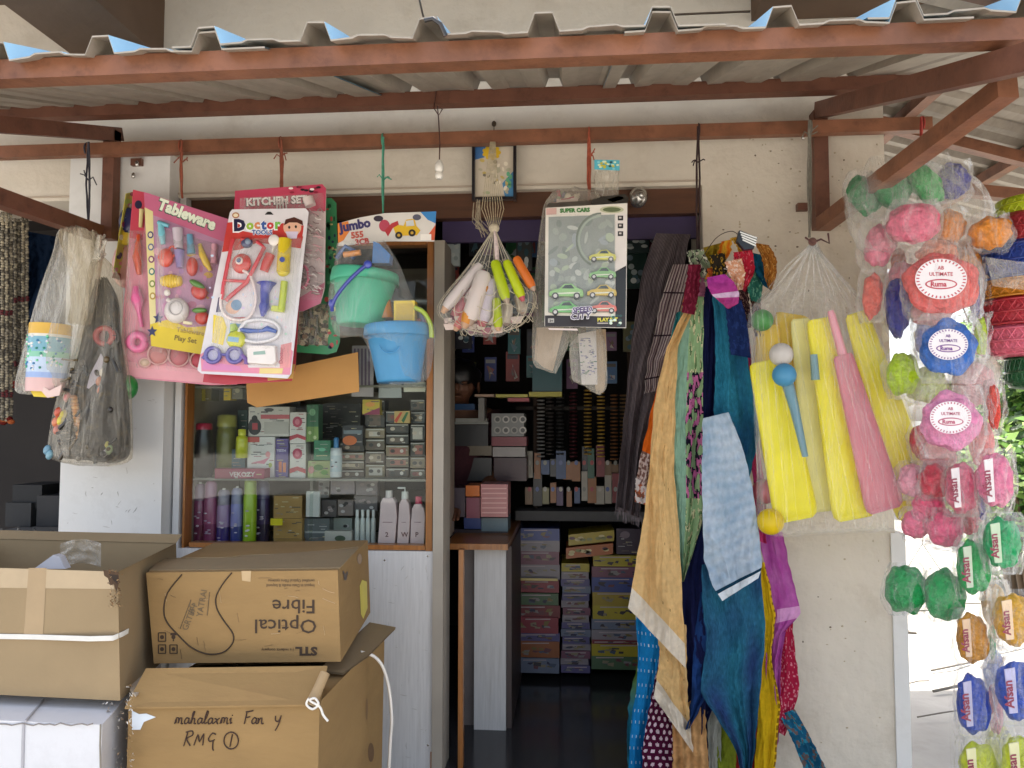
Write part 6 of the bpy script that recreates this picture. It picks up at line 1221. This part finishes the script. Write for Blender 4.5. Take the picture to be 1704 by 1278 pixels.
pbox('yellow tube box on the upper shelf peeping under the cards',372,641,384,666,2.6,'#d8b820',.05); pbox('olive patterned carton on the upper shelf, left',326,641,352,667,2.62,'#6a6038',.06,[('r',336,641,342,667,'#a09038')]); pbox('brown printed carton on the upper shelf beside the yellow tube',386,641,404,664,2.6,'#7a7464',.06,[('d',395,650,4,4,'#b8b090')])
pbox('grey folded leaflet with printed columns in the upper showcase',585,575,622,660,2.57,'#b8b0b6',.004,[('r',589+6*j,580,592+6*j,645,'#7a6a84') for j in range(5)]); pbox('pale grey card with faint lines right of the leaflet',630,632,668,662,2.58,'#a6aaac',.004,[('r',634,638,650,640,'#8a8e94'),('r',634,644,650,646,'#8a8e94')]); pbox('cream ruled card behind the blue bucket',672,636,708,652,2.58,'#d8d4c4',.004,[('r',674,642,706,645,'#c08a60')])
pbox('large grey and violet printed pouch behind the blue bucket',660,560,706,640,2.62,'#8a7f86',.01,[('d',690,600,10,8,'#6a5070'),('d',672,590,8,6,'#a8a0a0')],'pouch','pouch')
cols_=['#3a3634','#55504c','#6a5f50','#2c2a2a','#7a6a50','#8a7a62','#474a4e','#5a4a40']
k=0
tiers=[(566,606,[(737,752),(753,766),(767,781),(782,796)]),(608,640,[(666,684),(685,712),(713,730),(731,750),(751,772),(773,795)]),(642,680,[(684,704),(705,722),(723,740),(741,760),(761,778),(779,796)]),(683,707,[(665,684),(685,705),(706,735),(736,760),(761,780),(781,796)])]
for ci,(x0,x1,rows) in enumerate(tiers):
    for ri,(y0,y1) in enumerate(rows):
        cl=cols_[(ci*3+ri*5)%8]; n_=len(rows)-ri
        pbox(f'small {"clear" if (ri+ci)%2 else "dark"} lidded cosmetic case, {ORD[n_-1]} from the bottom of the {["first","second","third","last"][ci]} pile behind the glass',x0,y0,x1,y1-1,2.63+.01*(ri%2),cl,.06,
          [('r',x0+1,y0+1,x1-1,y0+3,'#b8b4ae'),('r',x0+RND.uniform(2,8),y0+5,x1-RND.uniform(3,9),y1-4,RND.choice(['#9a8a78','#b8a890','#6a5a50','#a86a60','#c0b8b0','#4c4644'])),('d',lerp(x0,x1,.3),(y0+y1)/2,4,3,RND.choice(['#c8b8a8','#8a4a48','#3a3a3a'])),('d',lerp(x0,x1,.7),(y0+y1)/2,3,3,RND.choice(['#d8d0c8','#5a5048']))],'case','cosmetic_case')
pbox('black lidded case with orange lettering above the small cases',570,708,604,742,2.6,'#2b2a30',.06,[('d',582,733,12,8,'#c8652c'),('r',572,716,602,722,'#6f7a84')],'case','cosmetic_case'); pbox('yellow and violet box on top of the second pile',603,665,632,690,2.6,'#c8b03a',.05,[('p',[(603,690),(632,678),(632,690)],'#8a2c50'),('d',616,673,8,4,'#e09a4a')])
pbox('bright striped card on the third pile',656,684,682,704,2.6,'#c0a060',.02,[('p',[(656,700),(666,686),(670,686),(660,704)],'#c8442c'),('p',[(668,700),(676,686),(680,686),(672,704)],'#2f6a3c')])
pbox('black box at the back of the middle shelf beside the green ones',532,672,600,730,2.8,'#161618',.05); pbox('black box low at the back of the middle shelf',430,668,500,680,2.82,'#1c1a1c',.05)
pbox('plain brown cardboard box, upper of two on the bottom shelf',455,825,503,862,2.62,'#a8844e',.08); pbox('plain brown cardboard box, lower of two on the bottom shelf',455,863,503,896,2.62,'#b08a50',.08); pbox('brown cardboard tray lowest on the bottom shelf',455,897,503,910,2.61,'#9c7a48',.08)
pbox('yellow tag across the two brown boxes',450,863,470,874,2.58,'#d8c820',.003,cat='tag',nm='tag')
pbox('white upright card beside the brown boxes',509,818,532,860,2.6,'#c8c8c6',.01); pbox('grey metal tin on the bottom shelf under the white card',506,863,548,905,2.64,'#6a6e70',.06,[('r',508,884,546,887,'#b0b0ae')])
for i,(x0,y0,x1,y1,cl) in enumerate([(550,800,590,822,'#8f8288'),(592,800,628,824,'#7f7478'),(535,832,560,860,'#5c5658'),(562,832,588,858,'#8a7c78'),(590,826,628,850,'#6a6466'),(552,862,586,905,'#a0a49c'),(530,800,548,828,'#a4a0a0')]):
    pbox(f'grey blister packed trinket {["upper left","upper right","left of centre","in the centre","right of centre","lowest","by the white card"][i]} on the bottom shelf',x0,y0,x1,y1,2.64+.01*i,cl,.04,[('d',lerp(x0,x1,RND.uniform(.15,.85)),lerp(y0,y1,RND.uniform(.2,.8)),3.5,2.5,RND.choice(['#c8c0c0','#3a3638','#9a8a8a'])) for _ in range(6)],'packet','trinket_pack')
for i in range(4): bottle(f'small white vial, {ORD[i]} from the left beside the pink lotion bottles',594+i*9,848,904,4,2.6+.004*i,'#c8ccca','#d8d8d6',.6,.2,nm='vial')
pbox('long black tray at the back of the bottom shelf',640,800,706,815,2.85,'#202022',.03); pbox('violet haze wrapped bundle at the bottom shelf front',540,884,585,908,2.58,'#bab6b0',.03,[('d',566,896,9,5,'#4a5a48')],'bundle','bundle')
# ================= INTERIOR =================
GI='packets stacked inside the shop'
ct=thing('counter','shop counter with white laminate side panel and orange wood edge inside the doorway','counter',P(800,1200,2.86))
zc=Z(915,2.78,800)
MB().box(X(735,2.7),X(848,2.86),2.78,3.5,zc-.0,zc+.022).build('counter_top','wood',ct)
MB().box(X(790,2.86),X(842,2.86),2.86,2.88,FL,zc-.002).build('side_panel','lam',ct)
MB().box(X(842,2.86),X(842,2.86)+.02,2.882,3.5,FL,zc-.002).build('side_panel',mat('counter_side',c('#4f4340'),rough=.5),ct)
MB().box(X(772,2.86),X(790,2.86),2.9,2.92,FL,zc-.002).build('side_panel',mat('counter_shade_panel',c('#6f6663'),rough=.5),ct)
MB().box(X(764,2.54),X(772,2.54),2.54,2.57,FL,Z(916,2.54)).build('door_edge','wood',label='narrow varnished upright strip standing before the counter',cat='wooden strip')
# left goods on counter
i=0
for x0,y0,x1,y1,cl,dc in ((800,806,845,860,'#b87878',[('r',802,812+8*j,843,814+8*j,'#dcb0a8') for j in range(6)]),(775,808,798,826,'#c86a20',[]),(752,812,774,860,'#4a3f48',[]),(776,828,799,862,'#8a4a5a',[]),(772,862,800,880,'#2c3f78',[]),(801,862,845,884,'#6a8088',[]),(750,882,845,905,'#3a2c30',[])):
    pbox(['pink striped bangle box on the counter','orange packet on the counter heap','dark packet at the left of the counter heap','dull rose packet in the middle of the counter heap','blue packet low in the counter heap','pale teal packet low in the counter heap','brown tray lowest on the counter'][i],x0,y0,x1,y1,3.0+.01*i,cl,.15,dc,'packet','packet',grp=GI); i+=1
for i,(x0,y0,x1,y1,cl,lab) in enumerate([(757,642,774,649,'#1c3c78','x'),(756,640,790,650,'#15406a','blue box behind the counter'),(752,656,812,660,'#8f9088','grey lid of the carton on the back counter'),(758,650,810,657,'#9a9a92','white topped carton behind the counter'),(752,661,812,742,'#2c2c2c','dark carton behind the counter, below the white lid'),(818,688,872,726,'#7b7b78','clear box of round bangles behind the counter'),(818,727,876,742,'#7a2430','crimson box under the clear bangle box'),(775,742,818,758,'#6a5f4c','olive box left of the crimson one'),(820,744,874,760,'#9a9490','white packet under the crimson box'),(822,762,876,800,'#3c2028','maroon box lowest behind the counter'),(752,762,818,800,'#3a3a3a','dark grey box lowest at the left behind the counter')]):
    if lab=='x': continue
    dy=32 if i in(1,) else 46 if i in (2,3) else 0
    y0+=dy; y1+=dy
    if i==4: y0+=46
    deco=[]
    if 'bangles' in lab: deco=[('d',828+14*(j%4),698+18*(j//4),6,6,'#b8b4ac' if j%2 else '#9a988f') for j in range(8)]+[('d',828+14*(j%4),698+18*(j//4),3.6,3.6,'#4a4a48') for j in range(8)]
    pbox(lab,x0,y0,x1,y1,3.2+.004*i,cl,.15,deco,'box','carton',grp=GI)
for i,(x0,y0,x1,y1,cl,lab) in enumerate([(825,656,878,661,'#a8a038','yellow folder edge on top of the goods'),(880,652,935,660,'#a39a22','long yellow folder under the teal packets'),(845,662,880,668,'#9a3a40','red folder edge below the yellow one'),(886,600,935,652,'#134a50','teal wrapped packet below the tan bags'),(790,656,822,660,'#b09078','thin pale stick lying over the stand'),(796,662,806,700,'#77746f','grey stand on the back counter')]):
    pbox(lab,x0,y0,x1,y1,3.1+.01*i,cl,.1,[],'packet','packet',grp=GI)
# back glass rack with bangle columns
rk=thing('rack','dark glass rack with hanging bangle rolls at the back of the shop','rack',P(960,855,3.45))
MB().pbox(858,852,1075,866,3.40,3.6,c('#5a5856')).build('shelf','matte',rk)
MB().pbox(858,676,1075,682,3.5,3.6,c('#3c3632')).build('shelf','matte',rk)
for x in (888,1046): MB().pbox(x,560,x+7,852,3.5,3.53,c('#3c2a1e')).build('post','matte',rk)
for i,x in enumerate((978,1000,1022,932,954,1038,915,900)):
    t=thing('bangle_roll',f'{["gold","brass","copper","dark glass","maroon","bronze","smoky","silver"][i]} bangle roll hanging in the back rack, {["left","middle","right","behind the leaflet","beside the gold","furthest right","behind the teal packet","furthest left"][i]}','bangle roll',P(x,750,3.45),'bangle rolls in the back rack'); mb=MB()
    for j in range(18): q=P(x,650+j*6.2+(i%3)*4,3.45); mb.tube([q+V((.016*math.cos(a),.016*math.sin(a),0)) for a in [2*PI*m/10 for m in range(11)]],.0035,c(['#b8923a','#c8a040','#8a5a30','#3a3a3a','#5a2028','#7a5c34','#4a4442','#9c9a98'][i]),5,caps=False)
    mb.build('bangles',M['steel'] if False else 'plastic',t)
for i in range(26):
    x=RND.uniform(880,1040); y=RND.uniform(755,838); w_=RND.uniform(8,20); h_=RND.uniform(8,22)
    pbox(f'small dark trinket packet in the back rack, {ORD[i%13]} along the {"upper" if i<13 else "lower"} row',876+(i%13)*13+RND.uniform(-4,2),752+(i//13)*44+RND.uniform(-12,22),884+(i%13)*13+RND.uniform(0,6),795+(i//13)*44+RND.uniform(-6,6),3.45+.01*(i%4),RND.choice(['#4a2a5c','#7a5a38','#2c4a78','#802c32','#8a8458','#2a5a44','#985c24','#3c3c3e','#a8a090','#1c1c1e']),.03,[('d',881+(i%13)*13,770+(i//13)*44,3,4,RND.choice(['#b8b0a4','#a83a3a','#5a6aa0','#8a8a80']))],'packet','trinket_pack',grp=GI)
# hanging blister packets at the top of the doorway
for i,(x,y,w_,h_,cl) in enumerate([(752,420,26,46,'#c8d0d0'),(842,470,30,60,'#2c3c4c'),(872,410,26,80,'#4a4a48'),(868,500,34,40,'#24404c'),(1060,402,40,36,'#3c4c4c'),(1058,450,36,60,'#1f3a34'),(1094,395,26,60,'#5c1c24'),(1052,560,30,50,'#5c5a3a'),(905,395,22,60,'#50504c'),(770,560,30,40,'#2a2830'),(744,590,16,30,'#4a3a50')]):
    pbox(f'{["white","dark blue","grey","teal","steel grey","bottle green","dark red","olive","pale grey","charcoal","plum"][i]} packet hanging in the upper doorway gloom',x-w_/2,y-h_/2,x+w_/2,y+h_/2,2.95+.04*i,cl,.02,[('d',x+RND.uniform(-.35,.35)*w_,y+RND.uniform(-.4,.4)*h_,w_*.14,h_*.08,RND.choice(['#a8b4b4','#6a7a84','#d8dcd8','#3a5a64'])) for _ in range(7)],'packet','hanging_packet',grp='packets hanging inside the doorway')
# lower stacks
names={'#3b4a86':'blue','#8f3540':'crimson','#7a2f34':'dark red','#a89030':'mustard','#70788a':'grey','#9a5a30':'rust','#5a5480':'violet','#b4a22e':'yellow','#7a4a5c':'plum','#4f6a4a':'green','#90888c':'silver','#3f7ab0':'sky blue'}
def stack(x0,x1,Y,rows,which):
    n_=len(rows)
    for r_,(y0,y1,cl) in enumerate(rows):
        F=[('r',lerp(x0,x1,RND.uniform(.02,.2)),y0+1.5,lerp(x0,x1,RND.uniform(.6,.95)),y0+3.2,'#b8a8a8')]
        for _ in range(9):
            xx=RND.uniform(x0+3,x1-14); yy=lerp(y0,y1,RND.uniform(.3,.7)); hh=(y1-y0)*RND.uniform(.06,.16); F.append(('p',[(xx,yy-hh),(xx+RND.uniform(3,13),yy-hh*RND.uniform(.4,1.4)),(xx+RND.uniform(3,12),yy+hh),(xx-RND.uniform(-1,3),yy+hh*RND.random())],RND.choice(['#8f8468','#2c2a44','#6a3a40','#8a8482','#4a566a','#7a6a38','#3a3236'])))
        pbox(f'{names[cl]} printed flat box, {ORD[n_-1-r_]} from the floor in the {which} stack',x0+RND.uniform(-2,2),y0,x1+RND.uniform(-2,2),y1-.8,Y+RND.uniform(0,.02),cl,.25,F,'box','flat_box',grp='flat boxes stacked on the shop floor')
stack(862,930,3.42,[(880,900,'#3b4a86'),(900,918,'#90888c'),(918,940,'#7a4a5c'),(940,964,'#90888c'),(966,986,'#8f3540'),(988,1008,'#4f6a4a'),(1008,1028,'#7a2f34'),(1028,1054,'#8f3540'),(1054,1068,'#5a5480'),(1068,1094,'#9a5a30'),(1096,1120,'#70788a')],'left')
stack(935,981,3.44,[(938,952,'#b4a22e')]+[(952+i*12,964+i*12,['#90888c','#5a5480','#70788a','#5a5480','#90888c','#7a4a5c'][i%6]) for i in range(14)],'middle')
stack(986,1070,3.42,[(925,944,'#b4a22e'),(944,962,'#7a4a5c'),(962,986,'#3b4a86'),(986,1008,'#a89030'),(1008,1032,'#b4a22e'),(1032,1050,'#70788a'),(1050,1066,'#90888c'),(1066,1072,'#7a2f34'),(1072,1092,'#b4a22e'),(1092,1114,'#4f6a4a')],'right')
def tilt(lab,x0,y0,x1,y1,dy,Y,cl):
    mb=MB(); mb.slab(flat(Y),[(x0,y0),(x1,y0-dy),(x1,y1-dy),(x0,y1)],c(cl),-.2,0); 
    for _ in range(9): x=RND.uniform(x0+4,x1-6); mb.disc(flat(Y),x,lerp(y0,y1,RND.uniform(.3,.7))-dy*(x-x0)/(x1-x0),5,2.6,c(RND.choice(['#d8c890','#5a3a40','#8a8a50'])),.001)
    mb.build('flat_box','print',label=lab,cat='box',group='flat boxes stacked on the shop floor')
tilt('yellow printed box lying tilted on top of the middle stack',946,890,1022,908,8,3.40,'#b09a2c'); tilt('orange printed box lying tilted under the yellow one',942,912,1020,930,8,3.40,'#b0602c'); pbox('dark printed box on top of the right stack',1026,880,1066,922,3.42,'#3a2c3c',.2,[('d',1040,890,8,6,'#7a6a74')],'box','flat_box')
mb=MB(); mb.pbox(866,963,928,966,3.405,3.41,c('#d8c070')); mb.build('gold_edge','plastic',label='shiny gold box edge in the left stack',cat='box edge'); 
# seated person in the gloom behind the counter
pr=thing('person','person in a dark maroon shirt sitting behind the counter with head bowed','person',P(765,900,3.35))
def skinned(name,m,verts,edges,parent,lv=2):
    me=bpy.data.meshes.new(name); o0=V(parent['_o']); me.from_pydata([V(v[:3])-o0 for v in verts],edges,[]); o=bpy.data.objects.new(name,me); COL.objects.link(o); o.parent=parent
    sk_=o.modifiers.new('skin','SKIN'); sv=me.skin_vertices[0].data if me.skin_vertices else None
    bm=None
    if sv is None:
        import bmesh as _b; bm=_b.new(); bm.from_mesh(me); bm.verts.layers.skin.verify(); bm.to_mesh(me); bm.free(); sv=me.skin_vertices[0].data
    for i,v in enumerate(verts): sv[i].radius=(v[3],v[3] if len(v)<5 else v[4]); sv[i].use_root=(i==0)
    s2=o.modifiers.new('sub','SUBSURF'); s2.levels=s2.render_levels=lv; me.materials.append(M[m]); o['_o']=tuple(o0); return o
b0=P(757,742,3.35); sh_=P(757,690,3.33); nk=P(760,672,3.30); hd=P(766,648,3.26)
bx,by,bz=b0
body=[(bx,by,bz-.25,.13),(bx,by,bz-.05,.13),(bx,by,sh_.z-.03,.13),(nk.x,nk.y,nk.z-.01,.05),(nk.x+.01,nk.y-.02,nk.z+.04,.045),
  (bx+.17,by,sh_.z-.02,.055),(bx+.20,by-.02,sh_.z-.26,.04),(bx+.12,by-.26,sh_.z-.38,.03),(bx+.06,by-.30,sh_.z-.40,.024),
  (bx-.17,by,sh_.z-.02,.055),(bx-.20,by-.02,sh_.z-.26,.04),(bx-.10,by-.26,sh_.z-.38,.03),(bx-.03,by-.30,sh_.z-.40,.024),
  (hd.x,hd.y,hd.z,.075),(hd.x+.005,hd.y-.02,hd.z+.07,.075)]
skinned('body','skin',body,[(0,1),(1,2),(2,3),(3,4),(2,5),(5,6),(6,7),(7,8),(2,9),(9,10),(10,11),(11,12),(4,13),(13,14)],pr)
shv=[(v[0],v[1],v[2],v[3]*1.1+.006) for v in body[:3]]+[(v[0],v[1],v[2],v[3]*1.15+.008) for v in (body[5],body[6],body[9],body[10])]
skinned('shirt','shirt',shv,[(0,1),(1,2),(2,3),(3,4),(2,5),(5,6)],pr)
mb=MB(); mb.ell(hd+V((.0,.02,.055)),(.088,.1,.085),None,lump=.15,nu=24,nv=16); mb.build('hair','hair',pr)
mb=MB(); hx=hd+V((0,-.085,0)); mb.ell(hx+V((0,-.012,.005)),(.012,.018,.02)); mb.ell(hx+V((-.03,.0,.025)),(.013,.008,.006)); mb.ell(hx+V((.03,.0,.025)),(.013,.008,.006)); mb.ell(hx+V((0,.002,-.035)),(.024,.008,.006))
for sx in (-1,1): mb.ell(hd+V((sx*.082,.0,.01)),(.008,.018,.028))
mb.build('face_features','skin',pr)
for sx,base in ((1,body[8]),(-1,body[12])):
    bb=V(base[:3]); vs=[(bb.x,bb.y,bb.z,.024),(bb.x-sx*.01,bb.y-.05,bb.z-.005,.03)]; ed=[(0,1)]
    for j in range(5):
        a_=(j-2)*.012; l_=[.045,.06,.065,.06,.05][j]; i0=len(vs)
        vs+=[(bb.x-sx*.01+a_,bb.y-.085,bb.z-.004,.009),(bb.x-sx*.01+a_*1.2,bb.y-.085-l_*.5,bb.z-.008,.008),(bb.x-sx*.01+a_*1.25,bb.y-.085-l_,bb.z-.022,.0065)]; ed+=[(1,i0),(i0,i0+1),(i0+1,i0+2)]
    skinned('hand','skin',vs,ed,pr,1)

CN=['dull teal','smoky grey','plum','dark olive','steel blue','brick red','bronze','charcoal','silver grey','bottle green','midnight blue','mauve']
CC=['#2f6a6c','#6a6a6c','#6a3a64','#6a6a34','#4a6c94','#9a3c34','#967040','#343436','#b0b0b2','#2c603c','#2c3874','#8a6a88']
for r_ in range(5):  # dim packets; the pale triangles among their shapes are painted-in glints
    for q_ in range(9):
        k_=(r_*5+q_*7)%12; x=750+q_*34+RND.uniform(-6,6); y=402+r_*54+RND.uniform(-10,10); w_=RND.uniform(18,30); h_=RND.uniform(30,50)
        pbox(f'{CN[k_]} packet in the doorway gloom, {ORD[r_]} row down, {ORD[q_]} from the left jamb',x-w_/2,y-h_/2,x+w_/2,y+h_/2,3.35+.03*((q_+r_)%4),CC[k_],.02,[('r',x-w_*.4,y-h_*.4,x+w_*.4,y-h_*.25,RND.choice(['#8a8a88','#5a5248','#3a3a44']))]+[('p',[(x+RND.uniform(-.4,0)*w_,y+RND.uniform(-.2,.4)*h_),(x+RND.uniform(0,.4)*w_,y+RND.uniform(-.2,.4)*h_),(x+RND.uniform(-.1,.4)*w_,y+RND.uniform(.1,.45)*h_)],RND.choice(['#a8a8a8','#7a6a5a','#5a7a84','#c8c0b0','#8a4a4a'])) for _ in range(4)],'packet','hanging_packet',grp='packets hanging inside the doorway')
